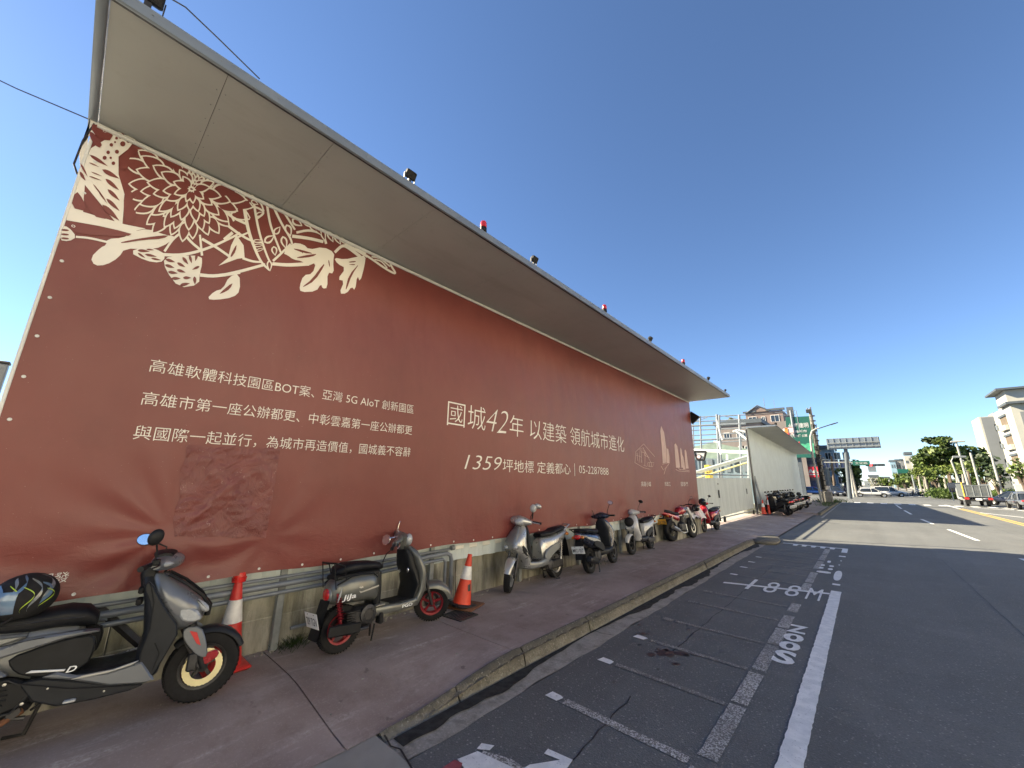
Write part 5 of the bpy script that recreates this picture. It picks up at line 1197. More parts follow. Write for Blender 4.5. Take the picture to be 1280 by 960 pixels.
def shorten(o, x0=.12, k=.60):      # this model's tail is short: pull everything behind the seat post in
    for ch in o.children:
        if ch.name.split('.')[0] in ('rear_wheel', 'front_wheel', 'rear_shock', 'engine', 'belt_case', 'heat_shield'): continue
        if ch.name.startswith('lettering'):
            xc = sum(v.co.x for v in ch.data.vertices)/len(ch.data.vertices)
            if xc < x0:
                for v in ch.data.vertices: v.co.x = x0+(xc-x0)*k+(v.co.x-xc)*.9; v.co.y -= .004
        elif ch.type == 'MESH':
            if ch.name.split('.')[0] in ('licence_plate', 'plate_number', 'plate_bolt', 'rear_mudguard'):
                for v in ch.data.vertices: v.co.x += .095
            else:
                for v in ch.data.vertices:
                    if v.co.x < x0: v.co.x = x0+(v.co.x-x0)*k
        shorten(ch, x0, k)
shorten(t)

# --- the others -------------------------------------------------------------------------------
def sc_(lab, front, hd_, lean=-5., **k):
    L = k.get('L', 1.26); k['L'] = L; loc, rz = place(front, math.radians(hd_), L); return scooter(lab, loc, rz, math.radians(lean), **k)
t3 = sc_('silver scooter with a black seat facing the camera, beside the leaning orange cone', (-4.50, 5.15), -87, 5, body='silver_paint', lower='silver_grey_paint', rim='steel', spokes=6, mirr='silver_paint', sc=1.06, shield='dark_grey_plastic')
for s in (-1, 1):
    q = MB(); q.prism(chaikin([(1.0, .46), (1.12, .56), (1.13, .66), (1.06, .62), (.96, .50)], 1), s*.16, s*.188, .006); obj('side_intake', q, 'matte_black', t3)
q = MB(); q.loft([(.60, 1.185, 0, .035, .10, 2.2), (.72, 1.18, 0, .04, .115, 2.2), (.84, 1.09, 0, .04, .09, 2.2), (.92, 1.0, 0, .03, .05, 2.2)], 16, 'z'); obj('nose_panel', q, 'silver_grey_paint', t3)
q = MB(); q.tube([(.95, .2, 1.06), (.93, .2, 1.14), (.93, .2, 1.18)], .012, 8); ph = obj('phone_holder', q, 'matte_black', t3); obj('sun_hood', MB().ball((.95, .2, 1.23), (.05, .055, .065), 14, 8), 'sign_white', ph)
steer(t3, math.radians(28), 1.26)
sc_('black and blue scooter seen from behind, right of the silver one', (-4.42, 8.42), 97, -7, body='blue_black_paint', lower='black_plastic', rim='dark_steel', platetxt='MKU 057', side='stripe', shield='dark_grey_plastic')
sc_('white scooter with a black helmet hung on its front, facing the camera', (-4.55, 9.62), -88, 5, body='white_paint', lower='dark_grey_plastic', rim='dark_steel', basket=True, turn=.1, sc=.97)

def motorcycle(label, loc, rz, lean, tank='red_paint', platetxt='LGE 7759', group=None):
    t = thing('motorcycle', label, 'motorcycle', loc, rz, group, math.radians(lean)); L = 1.36
    wheel(t, 'rear_wheel', 0, .31, .17, 'dark_steel', 5, .11, dmat='dark_steel'); wheel(t, 'front_wheel', L, .30, .12, 'dark_steel', 5, .15, dmat='steel')
    f = MB()
    for s in (-1, 1): f.tube([(L, s*.1, .30), (L-.24, s*.1, .86)], .026, 10)
    obj('front_fork', f, 'steel', t); obj('front_fender', arc_fender(.30, L, 40, 140, .07), 'black_plastic', t); obj('rear_fender', arc_fender(.31, 0, 70, 190, .09), 'black_plastic', t)
    k = MB(); k.loft([(.50, 0, .78, .06, .05, 2.3), (.58, 0, .83, .12, .10, 2.3), (.75, 0, .86, .15, .13, 2.3), (.92, 0, .86, .14, .11, 2.3), (1.02, 0, .83, .08, .06, 2.3)], 18); obj('fuel_tank', k, tank, t)
    k = MB(); k.loft([(-.30, 0, .88, .05, .03, 2.3), (-.22, 0, .88, .09, .05, 2.6), (0, 0, .84, .13, .06, 2.8), (.25, 0, .78, .14, .05, 2.8), (.52, 0, .77, .10, .05, 2.6)], 18); obj('seat', k, 'seat_vinyl', t)
    k = MB(); k.loft([(-.36, 0, .84, .03, .02, 2.2), (-.28, 0, .81, .08, .05, 2.4), (-.05, 0, .76, .11, .07, 2.6), (.3, 0, .68, .12, .09, 2.6), (.5, 0, .66, .10, .10, 2.6)], 18); obj('tail_unit', k, tank, t)
    k = MB(); k.bbox((.62, 0, .38), (.36, .28, .28), .05); k.bbox((.74, 0, .58), (.2, .2, .22), .03, Matrix.Rotation(.3, 3, 'Y'))
    for i in range(7): k.box((.76, 0, .5+i*.025), (.24, .24, .008))
    obj('engine', k, 'dark_steel', t)
    k = MB(); k.tube([(-.0, .12, .31), (.45, .12, .36)], .025, 8); k.tube([(0, -.12, .31), (.45, -.12, .36)], .025, 8); k.tube([(.3, 0, .7), (1.05, 0, .82)], .03, 8); k.tube([(.95, 0, .8), (.85, 0, .35)], .025, 8); obj('frame', k, 'matte_black', t)
    k = MB(); k.tube([(.82, -.1, .45), (.78, -.13, .22), (.5, -.15, .2), (.25, -.17, .28)], .02, 8); k.tube([(.25, -.18, .28), (.15, -.19, .31), (-.22, -.22, .42)], [.03, .055, .055], 14); obj('exhaust', k, 'steel', t)
    k = MB(); k.tube([(.95, -.36, 1.03), (1.02, -.15, 1.04), (1.06, 0, 1.0), (1.02, .15, 1.04), (.95, .36, 1.03)], .014, 8); obj('handlebar', k, 'matte_black', t)
    obj('headlight', MB().ball((L-.16, 0, .88), (.07, .09, .09), 14, 10), 'lamp_glass', t); P = grips(t, 1.0, 1.03, .36)
    for s in (-1, 1): mirror(t, P(.02, s*.22, .02), P(.0, s*.34, .20), (.06, .04), 0, face=(-1, 0, .1))
    obj('tail_light', MB().ball((-.36, 0, .82), (.03, .06, .03), 12, 6), 'red_lens', t)
    for s in (-1, 1): obj('turn_signal', MB().tube([(-.3, s*.05, .74), (-.32, s*.16, .74)], .012, 6).ball((-.33, s*.17, .74), (.03, .03, .02), 8, 6), 'amber_lens', t)
    k = MB(); k.tube([(-.2, 0, .78), (-.42, 0, .62)], .02, 6); k.bbox((-.43, 0, .60), (.01, .16, .2), .004); obj('plate_bracket', k, 'matte_black', t); plate(t, (-.45, 0, .58), .30, .16, platetxt, 'plate_yellow')
    return t
loc, rz = place((-4.45, 14.0), math.radians(82), 1.36)
motorcycle('black and red naked motorcycle seen from behind with a yellow licence plate', loc, rz, -6)
t7 = sc_('small red scooter facing the camera at the far end of the barrier', (-4.60, 15.7), -96, 5, body='red_paint', lower='dark_grey_plastic', rim='dark_steel', turn=.1, L=1.2, sc=.98, shield='black_plastic')
pile = [(-4.86, 14.55, .92), (-4.66, 15.6, 1.16)]
helmet('black helmet resting on the barrier end beside the naked motorcycle', (-4.52, 14.75, .93), -1.0, ('matte_black', 'glass_dark'), .13, None, .95)
helmet('glossy black helmet hung on the red scooter handlebar, left side', (-4.50, 15.5, 1.10), -.9, ('black_plastic', 'glass_dark'), .13)
def drape(u, v):
    y = 14.3+u*1.3; s = v; z = 1.22-.36*abs(v-.3)-.18*(v > .6)*(v-.6)+.05*math.sin(u*9)+.06*math.sin(u*5+v*6); return (-4.80+.34*s+.03*math.sin(u*11+v*3), y, z-.22)
pm('cloth_white', (.66, .64, .62), .8, 0, .15, 14, .3, 30)
dr = MB(); dr.grid(drape, 30, 12); dr.mat(1); dr.grid(lambda u, v: (lambda p: (p[0]+.012, p[1]*.3+.7*14.9, p[2]+.02))(drape(u, v)), 20, 10)
tag(obj('raincoat', dr, ['cloth_white', 'cloth_pink'], None, 180), 'pale pink and white raincoat draped over the far end of the barrier between two helmets', 'raincoat')

def cone(label, loc, h=.70, lean=(0, 0), tape=True, cap=False, mat='cone_orange', group=None, rz=0.):
    t = thing('traffic_cone', label, 'cone', loc, rz, group); t.rotation_euler = (lean[0], lean[1], rz)
    b = MB(); b.bbox((0, 0, .018), (.36, .36, .036), .02); obj('base', b, 'dark_steel' if not cap else mat, t)
    rr = lambda z: .135-(.135-.03)*z/h
    def seg(z0, z1, m, nm='body', e=0.): obj(nm, MB().lathe([(rr(z0)+e-.004, z0), (rr(z0)+e, z0+.002), (rr((z0+z1)/2)+e, (z0+z1)/2), (rr(z1)+e, z1-.002), (rr(z1)+e-.004, z1)], (0, 0, 0), 'z', 28), m, t)
    seg(.03, h*.52, mat); seg(h*.52, h*.78, 'cone_white', 'reflective_band', .002); seg(h*.78, h, mat)
    obj('tip', MB().lathe([(.034, h), (.034, h+.01), (.024, h+.014), (.02, h+.0)], (0, 0, 0), 'z', 20), mat, t)
    obj('scuff_mark', MB().lathe([(rr(.1)+.001, .10), (rr(.13)+.0015, .13), (rr(.16)+.001, .16)], (0, 0, 0), 'z', 28) if False else MB().poly([(rr(.2)+.002, -.02, .2), (rr(.2)+.001, .03, .21), (rr(.3)+.002, .02, .3), (rr(.28)+.002, -.03, .28)]), 'dark_steel', t, 0)
    if cap: obj('lamp_cap', MB().lathe([(.036, h-.02), (.062, h-.01), (.066, h+.03), (.058, h+.035), (.056, h+.075), (.03, h+.08)], (0, 0, 0), 'z', 12), 'beacon_red', t)
    return t
cone('red and white cone with a red cap standing behind the nearest scooter wheel', (-4.74, 1.33, .15), .76, (0, 0), True, True, 'cone_red')
cone('orange and white cone leaning towards the wall between the gunmetal and silver scooters', (-4.52, 4.06, .17), .66, (-.17, .03))
t = thing('cone_weight', 'dirty tan square rubber slab under the leaning cone', 'slab', (-4.52, 4.12, .152), .3); obj('slab', MB().bbox((0, 0, .01), (.44, .42, .025), .01), 'rust_brown', t)
# ------------------------------------------------------------ gate, frame and second hoarding
g = thing('sliding_gate', 'pale corrugated metal gate closing the gap between the red hoarding and the white hoarding', 'gate', (-5.0, 21.8, .15))
n = 0; y = 16.0
def gate_sheet(y0, y1, zb0, zb1, zt0, zt1):
    m = MB(); k = int((y1-y0)/.045); pr = []
    for i in range(k+1):
        yy = y0+(y1-y0)*i/k; t_ = i/k; pr.append((-.14+(0, .014, .014, 0)[i % 4], yy-21.8, zb0+(zb1-zb0)*t_-.15, zt0+(zt1-zt0)*t_-.15))
    m.add([(x, a, z) for x, a, b, c in pr for z in (b, c)], [(2*i, 2*i+1, 2*i+3, 2*i+2) for i in range(k)]); return m
for i in range(6):
    a = 16.0+i*1.93; obj('gate_panel', gate_sheet(a, a+1.915, .36+.02*i, .38+.02*i, 2.07+.02*i, 2.09+.02*i), 'gate', g, 0)
fr = MB(); fr.bbox((-.10, 0, .20), (.05, 11.7, .05), .004); fr.bbox((-.17, 0, 1.88), (.04, 11.7, .05), .004); obj('gate_frame', fr, 'galvanised', g)
for yy in (-1.2, 5.2): obj('wheel', MB().lathe([(0, -.03), (.13, -.03), (.14, 0), (.13, .03), (0, .03)], (-.08, yy, .12), 'x', 18), 'tyre', g)
obj('latch', MB().bbox((-.1, -1.6, 1.25), (.04, .1, .35), .01).bbox((-.1, -1.6, 1.7), (.03, .06, .06), .01).bbox((-.1, 4.2, 1.3), (.03, .05, .3), .01), 'dark_steel', g)
# pipe portal in the opening: casts the thin dark border inside the lit patch
t = thing('pipe_portal', 'slender steel pipe frame standing just inside the gate opening beside the red hoarding end', 'frame', (-4.95, 16.4, .15))
obj('post', MB().tube([(0, 0, 0), (0, 0, 5.2)], .05, 10), 'galvanised', t); obj('rail', MB().tube([(-.2, 0, 2.08), (-.2, 10.8, 2.19)], .03, 8), 'galvanised', t)
# awning and white tube beams across the yard behind the gate
t = thing('awning', 'sloping translucent awning with yellow ribs seen above the gate', 'awning', (-7, 29, 2))
def OY(px, py, Y, o=(-7, 29, 2)): p = on_y(px, py, Y); return (p[0]-o[0], p[1]-o[1], p[2]-o[2])
a, b, c, d = OY(864, 590, 29), OY(937, 568, 29), OY(937, 572, 31.5), OY(864, 594, 31.5)
m = MB(); m.rings([[a, b, c, d], [tuple(Vector(q)+Vector((0, 0, -.06))) for q in (a, b, c, d)]]); obj('sheet', m, 'white_sheet', t, 0)
pm('rib_yellow', (.5, .45, .2), .6, 0, .1, 9)
m = MB(); m.tube([OY(864, 600, 28.9), OY(938, 577, 28.9)], .05, 8); obj('rib', m, 'rib_yellow', t)
m = MB(); m.tube([OY(864, 607, 31), OY(925, 601, 31)], .04, 8); obj('rib', m, 'rib_yellow', t)
t = thing('tube_canopy_frame', 'white painted tube beams with round elbows crossing above the gate', 'frame', (-7, 29, 2))
m = MB(); m.tube([OY(862, 562.5, 30), OY(934, 565.5, 30)], .11, 10); obj('beam', m, 'trim_white', t)
m = MB(); m.tube([OY(899, 552, 30.5), OY(901, 568, 30.5)], .06, 8); m.tube([OY(892, 552, 30.5), OY(900, 553, 30.5)], .06, 8); obj('stub', m, 'trim_white', t)
m = MB(); m.tube([OY(909, 568, 31), OY(909, 575, 31)], .07, 8); obj('stub', m, 'trim_white', t)
m = MB(); m.tube([OY(921, 539, 29.5), OY(935, 550, 28.5), OY(936, 556, 28.5), OY(937, 640, 28.5)], .10, 10); obj('downpipe', m, 'galvanised', t)
m = MB(); m.tube([OY(896, 525, 32), OY(900, 542, 32), OY(903, 550, 32)], .05, 8); obj('bent_pipe', m, 'trim_white', t)
m = MB(); m.tube([OY(916, 539.5, 30), OY(921, 537.5, 30), OY(934, 540, 30)], .05, 8); obj('bent_pipe', m, 'trim_white', t)
# gate end posts
for (px, lab) in ((940.5, 'slender grey steel post at the near corner of the white hoarding'), (937, 'dark steel post just left of the white hoarding corner'), (946, 'short leaning steel strut at the foot of the white hoarding corner')):
    p = on_z(px, 640, .15); q = thing('steel_post', lab, 'post', (-4.98, 27.35+(px-937)*.04, .12), 0, None)
    obj('shaft', MB().tube([(0, 0, 0), (0, 0, 5 if px < 945 else 2.4)] if px < 945 else [(.35, 0, 0), (.05, 0, 2.2)], .055, 8), 'galvanised' if px != 937 else 'dark_steel', q)
obj('block', MB().bbox((.02, .25, .3), (.3, 1.2, .62), .02), 'wallc', thing('concrete_block', 'weathered concrete footing block at the foot of the white hoarding near the small cones', 'block', (-4.9, 28.0, .1)))
# rack of rails behind
t = thing('pipe_scaffold', 'blue grey pipe scaffold with many level rails standing behind the gate', 'scaffold', (-9, 34, 3))
def S(px, py, Y=34): return OY(px, py, Y, (-9, 34, 3))
for i, (ya, yb) in enumerate(((521.5, 518.5), (527, 524), (532, 529.5), (537.5, 535), (544, 541), (550, 547.5), (554.5, 551))):
    obj('rail', MB().tube([S(852, ya+1), S(932, yb)], .05 if i not in (2, 5) else .085, 6), 'grey_pipe', t)
for px, top, w in ((875, 520, .07), (896, 518, .09), (899, 519, .08), (924, 518.5, .09), (866, 527, .05)): obj('upright', MB().tube([S(px, top), S(px+3.2, 600)], w, 6), 'grey_pipe', t)
obj('brace', MB().tube([S(870, 526), S(884, 522)], .035, 6).tube([S(905, 520), S(922, 524)], .035, 6), 'grey_pipe', t)
t = thing('green_tarp_roof', 'low pale green tarpaulin roof with sagging cables behind the gate', 'roof', (-9, 36, 3))
m = MB(); m.rings([[OY(862, 559, 36, (-9, 36, 3)), OY(892, 553, 36, (-9, 36, 3)), OY(915, 558, 36, (-9, 36, 3)), OY(938, 562, 36, (-9, 36, 3)), OY(938, 575, 36, (-9, 36, 3)), OY(862, 572, 36, (-9, 36, 3))], [OY(862, 559, 40, (-9, 36, 3)), OY(892, 553, 40, (-9, 36, 3)), OY(915, 558, 40, (-9, 36, 3)), OY(938, 562, 40, (-9, 36, 3)), OY(938, 575, 40, (-9, 36, 3)), OY(862, 572, 40, (-9, 36, 3))]])
pm('tarp_green', (.18, .24, .21), .6, 0, .15, 2, .2, 6); obj('sheet', m, 'tarp_green', t, 0)
t = thing('glazed_shed', 'pale blue grey glazed shed behind the gate under the awning', 'shed', (-9, 42, 0)); SO = (-9, 42, 0)
pm('shed_blue', (.15, .20, .24), .4, 0, .2, 1.2); p0, p1 = OY(858, 567, 42, SO), OY(945, 569, 42, SO)
obj('wall', MB().box(((p0[0]+p1[0])/2, 1.5, p0[2]/2), (p1[0]-p0[0], 3, p0[2])), 'shed_blue', t)
for i in range(7):
    px = 862+i*11; a = OY(px, 574, 41.9, SO); b = OY(px+8, 590, 41.9, SO); obj('pane', MB().bbox(((a[0]+b[0])/2, -.05, (a[2]+b[2])/2), (abs(b[0]-a[0]), .06, abs(a[2]-b[2])), .02), 'glass_dark' if i in (1, 5) else 'fascia_grey', t)
t = thing('excavator_arm', 'yellow machine panel glimpsed behind the gate below the awning', 'machine', (-9, 33, 0)); a = OY(882, 583, 33, (-9, 33, 0)); b = OY(890, 598, 33, (-9, 33, 0))
pm('machine_yellow', (.6, .42, .05), .5, 0, .15, 5); obj('cab', MB().bbox(((a[0]+b[0])/2, 0, b[2]/2+a[2]/2-.4), (b[0]-a[0], .8, 1.9), .05), 'machine_yellow', t)
obj('door_seam', MB().bbox(((a[0]+b[0])/2, -.41, a[2]/2+b[2]/2), (b[0]-a[0]-.2, .03, .06), .01), 'dark_steel', t)
t = thing('trapezoid_sign', 'small dark framed sign with a red round emblem beyond the red banner', 'sign', (-6, 24, 0)); SO = (-6, 24, 0)
P = [OY(x, y_, 24, SO) for x, y_ in ((867.5, 564.5), (882.5, 564.5), (880, 575), (872, 575))]
m = MB(); m.rings([P, [(a, b+.08, c) for a, b, c in P]]); obj('board', m, 'sign_white', t, 0)
m = MB(); 
for a, b in zip(P, P[1:]+P[:1]): m.tube([a, b], .06, 6)
obj('frame', m, 'matte_black', t)
c = OY(874, 571, 24, SO); obj('emblem', MB().lathe([(0, -.07), (.12, -.07), (.14, -.04), (.14, 0)], c, 'y', 16), 'purple_grey', t); obj('emblem_centre', MB().lathe([(0, -.09), (.09, -.09), (.1, -.06)], c, 'y', 12), 'cloth_pink', t)

h2 = thing('white_hoarding', 'blank white hoarding with a flat canopy beyond the gate, motor scooters parked at its foot', 'hoarding', (0, 0, 0))
def hx2(y, z=0): return -4.93-.018*(y-27.5)+.0
ys = [27.5+i*2.35 for i in range(13)]
for a, b in zip(ys, ys[1:]):
    m = MB(); m.grid(lambda u, v, a=a, b=b: (hx2(a)+.03*math.sin((a+(b-a)*u)*.9)*(1-v)*.6, a+.01+(b-a-.02)*u, .45+(5.2-.45)*v), 5, 4, True)
    obj('sheet', m, 'white_sheet', h2, 40)
    m = MB(); X0, X1 = hx2((a+b)/2), hx2((a+b)/2)+1.5
    m.box(((X0+X1)/2, (a+b)/2, 5.22), (1.5, b-a-.01, .02)); obj('soffit_panel', m, 'soffit', h2)
m = MB(); m.box((-5.7+.45, 41.6, 5.26), (1.6, 28, .05)) if 0 else m.tube([(hx2(27.5)+1.5, 27.5, 5.25), (hx2(55.7)+1.5, 55.7, 5.25)], .05, 4); obj('fascia', m, 'fascia_grey', h2)
m = MB(); m.bbox((hx2(27.5)+.72, 27.46, 5.25), (1.56, .05, .09), .006); obj('end_channel', m, 'fascia_grey', h2)
m = MB(); m.bbox((hx2(27.5)-.02, 27.47, 2.7), (.08, .05, 5.0), .006); obj('edge_post', m, 'galvanised', h2)
m = MB(); m.bbox((-5.62, 41.6, .3), (.22, 28, .46), .02); obj('footing', m, 'wallc', h2)
tg = MB(); tg.tube([(-5.1, 27.6, .5), (-5.35, 42, .5)], .02, 4)
t = thing('floodlight', 'small black floodlight at the near canopy corner of the white hoarding', 'floodlight', (-3.45, 27.7, 5.3)); obj('housing', MB().bbox((0, 0, .08), (.12, .16, .14), .02), 'matte_black', t)
for i, y in enumerate((34.0, 41.5)):
    t = thing('warning_beacon', ('nearer' if i == 0 else 'farther')+' red beacon on the white hoarding canopy', 'beacon', (hx2(y)+1.5, y, 5.28)); obj('lens', MB().lathe([(.03, 0), (.05, .03), (.05, .14), (.01, .17)], (0, 0, 0), 'z', 10), 'beacon_red', t)

# far row of scooters at the foot of the white hoarding
G2 = 'scooters parked at the foot of the white hoarding'
cols = [('black_plastic', 'matte_black'), ('blue_black_paint', 'silver_paint'), ('white_paint', 'black_plastic'), ('black_plastic', 'silver_grey_paint'), ('silver_paint', 'black_plastic'), ('black_plastic', 'matte_black'), ('white_paint', 'dark_grey_plastic'), ('blue_black_paint', 'black_plastic'), ('black_plastic', 'dark_steel')]
labs = ['black scooter nearest in the row at the white hoarding, beside the orange cone', 'dark blue scooter second in the row at the white hoarding', 'white scooter third in the row at the white hoarding', 'black scooter with grey skirts fourth in the row at the white hoarding', 'silver scooter in the middle of the row at the white hoarding', 'black scooter sixth in the row at the white hoarding', 'white scooter with grey skirts seventh in the row at the white hoarding', 'dark blue scooter last but one in the row at the white hoarding', 'black scooter farthest in the row at the white hoarding']
FY = [27.9, 28.8, 29.7, 30.8, 32.0, 33.3, 34.7, 36.2, 37.8]
for i, y in enumerate(FY):
    hd_ = math.radians(140+rnd.uniform(-12, 14)); loc, rz = place((hx2(y)+.40, y+.3, 0), hd_, 1.22)
    scooter(labs[i], (loc[0]+.1, loc[1], .15), rz, math.radians(-5), G2, 1.22, .23, cols[i][0], cols[i][1], 'dark_steel', 'seat_vinyl', platetxt='888', lowpoly=True, disc=None, sc=1.08)
    if i in (0, 1, 3, 4, 6, 8): helmet('black helmet hung on the handlebar of the '+('nearest', 'second', '', 'fourth', 'middle', '', 'seventh', '', 'farthest')[i]+' scooter in the far row', (loc[0]+math.cos(rz)*.9*(.8 if i % 2 else .3), loc[1]+math.sin(rz)*.9*(.8 if i % 2 else .3), 1.12 if i % 2 else 1.0), rz+3.1, ('matte_black', 'glass_dark'), .15)
cone('small orange and white cone at the left end of the far scooter row', (-4.62, 27.3, .15), .8)
cone('slim orange delineator cone right beside the small orange cone', (-4.40, 27.55, .15), .95, (0, 0)).scale = (.6, .6, 1.1)
t = thing('painted_tyre', 'old tyre painted pink and white leaning by the first scooter of the far row', 'tyre', (-3.75, 27.9, .40), math.radians(70))
obj('tyre', MB().lathe([(.12, -.05), (.2, -.07), (.25, -.03), (.25, .03), (.2, .07), (.12, .05)], (0, 0, 0), 'y', 20, True), 'cloth_pink', t); obj('hub', MB().lathe([(0, -.03), (.12, -.04), (.12, .04), (0, .03)], (0, 0, 0), 'y', 14), 'red_sticker', t)

# ------------------------------------------------------------ poles, lamps, signals
def pole(name, lab, cat, px, pyb, pyt, Y, r0, r1, mat, base=.1, group=None, n=12):
    b = on_y(px[0], pyb, Y); tp = on_y(px[1], pyt, Y); t = thing(name, lab, cat, (b[0], Y, base), 0, group)
    obj('shaft', MB().tube([(0, 0, 0), (tp[0]-b[0], 0, tp[2]-base)], [r0, r1], n), mat, t); t['_'] = 0; del t['_']; return t, b, tp
t, b, tp = pole('utility_pole', 'tall concrete utility pole with cables and boxes beyond the white hoarding', 'pole', (1033, 1012), 628, 511, 50, .24, .14, 'pole_concrete')
def L_(px, py, Y, o): p = on_y(px, py, Y); return (p[0]-o[0], p[1]-o[1], p[2]-o[2])
o = (b[0], 50, .1)
for (px, py, w, h_) in ((1010, 514, .35, .35), (1017, 540, .25, .3), (1024, 575, .28, .5), (1019, 560, .2, .4), (1027, 588, .25, .35)): obj('equipment_box', MB().bbox(tuple(Vector(L_(px, py, 49.75, o))), (w, .3, h_), .03), 'dark_steel', t)
for k in range(16):
    py = 520+k*6.2; px = 1013.5+(py-511)*.178; c = L_(px, py, 50, o); obj('clamp_band', MB().lathe([(.2, -.05), (.23, -.05), (.23, .05), (.2, .05)], c, 'z', 10), 'dark_steel', t)
m = MB()
for k in range(4): m.tube([L_(1014+k*2, 530, 49.7, o), L_(1020+k*2, 570+k*4, 49.65, o), L_(1028+k, 612, 49.7, o)], .035, 5)
obj('cable_conduit', m, 'matte_black', t)
q = L_(1012, 512, 50, o); obj('insulator', MB().lathe([(.03, 0), (.08, .03), (.03, .08), (.09, .12), (.03, .2)], (q[0]-.2, q[1], q[2]), 'z', 10).lathe([(.03, 0), (.08, .03), (.03, .08), (.09, .12), (.03, .2)], (q[0]+.1, q[1], q[2]+.1), 'z', 10), 'galvanised', t)
t, b, tp = pole('street_lamp', 'white street lamp post whose curved neck carries a long thin arm to the right', 'street lamp', (1027, 1016), 626, 570, 49, .11, .09, 'pole_white'); o = (b[0], 49, .1)
obj('neck', MB().tube([L_(1016, 572, 49, o), L_(1014, 556, 49, o), L_(1013, 546, 49, o), L_(1015, 539, 49, o), L_(1020, 536, 49, o), L_(1024, 535, 49, o)], [.10, .10, .09, .09, .08, .06], 8), 'pole_white', t)
obj('arm', MB().tube([L_(1022, 536, 49, o), L_(1043.5, 529, 49, o)], .05, 6), 'dark_steel', t); obj('lamp_head', MB().bbox(L_(1043, 529.5, 49, o), (.6, .2, .08), .02, Matrix.Rotation(-.3, 3, 'Y')), 'dark_steel', t)
obj('plinth', MB().bbox((.2, .3, .55), (.9, .7, 1.1), .06), 'pole_concrete', thing('concrete_plinth', 'pale concrete plinth at the foot of the utility pole with weeds round it', 'plinth', (on_y(1033, 628, 49.8)[0]-.1, 49.6, .12)))
# overhead road sign seen from behind
pm('roof_grey', (.07, .085, .10), .6, 0, .1, 2)
Yg = 72; o = (on_y(1062, 620, Yg)[0], Yg, 0)
t = thing('overhead_sign', 'long grey overhead road sign seen from behind on a single column', 'road sign', o)
a = L_(1032, 548, Yg, o); b = L_(1098.5, 545.5, Yg, o); c = L_(1098.5, 560, Yg, o); zc = (a[2]+c[2])/2; wS = b[0]-a[0]; hS = b[2]-c[2]
obj('board', MB().bbox(((a[0]+b[0])/2, 0, (b[2]+c[2])/2), (wS, .08, hS), .02), 'fascia_grey', t)
for k in range(9): obj('stiffener', MB().bbox((a[0]+wS*(k+.2)/8.4, -.08, (b[2]+c[2])/2), (.07, .08, hS*.97), .01), 'galvanised', t)
for q in (.30, -.05): obj('cross_beam', MB().bbox(((a[0]+b[0])/2, -.18, (b[2]+c[2])/2-hS*q), (wS, .10, .14), .02), 'galvanised', t)
cb = L_(1062, 620, Yg, o); ct = L_(1056, 552, Yg, o); obj('column', MB().tube([(cb[0], .4, 0), (ct[0], .4, ct[2])], [.26, .22], 14), 'roof_grey', t)
# traffic signal with green plate
Yt = 78; b0 = on_y(1067, 618, Yt); o = (b0[0], Yt, .1)
t = thing('traffic_signal_pole', 'white signal pole whose arm carries a green street plate and red signal', 'traffic signal', o)
obj('post', MB().tube([(0, 0, 0), L_(1061, 578, Yt, o)], [.14, .12], 10), 'pole_white', t); obj('arm', MB().tube([L_(1030, 578, Yt, o), L_(1061, 578, Yt, o), L_(1088, 581, Yt, o)], .08, 8), 'pole_white', t)
obj('street_plate', MB().bbox(L_(1076.5, 579, Yt-.2, o), (1.9, .05, .65), .02), 'sign_green', t); q = MB(); cc = L_(1076.5, 579, Yt-.26, o); text(q, '文化路', lambda u, v: (cc[0]-.7+u, cc[1], cc[2]-.15+v), 1.4, .32); obj('plate_lettering', q, 'sign_white', t, 0)
hd2 = obj('signal_head', MB().bbox(L_(1094, 581.3, Yt, o), (2.1, .3, .30), .05), 'matte_black', t)
pm('signal_red', (.8, .02, .02), .3); e_ = MATS['signal_red'].node_tree.nodes['Principled BSDF']; e_.inputs['Emission Color'].default_value = (1, .05, .05, 1); e_.inputs['Emission Strength'].default_value = 1.5
obj('red_light', MB().lathe([(0, -.2), (.15, -.19), (.16, -.14)], L_(1088.5, 581.3, Yt, o), 'y', 14), 'signal_red', hd2)
for k in (1, 2): obj('dark_light', MB().lathe([(0, -.2), (.12, -.19), (.13, -.14)], L_(1088.5+k*4, 581.3, Yt, o), 'y', 12), 'glass_dark', hd2)
obj('side_sign', MB().bbox(L_(1090, 586, Yt+2, o), (.9, .08, .9), .02), 'fascia_grey', t)
t, b, tp = pole('utility_pole', 'thin grey pole rising beside the white signal pole', 'pole', (1071.5, 1058.5), 620, 565, 82, .16, .1, 'pole_concrete')
obj('mast_tip', MB().tube([L_(1059, 568, 82, (b[0], 82, .1)), L_(1057.8, 562, 82, (b[0], 82, .1))], .05, 6), 'dark_steel', t)
pole('sign_post', 'brownish post standing beyond the utility pole near the dark shopfront', 'post', (1043, 1039), 612, 570, 90, .2, .16, 'bark')

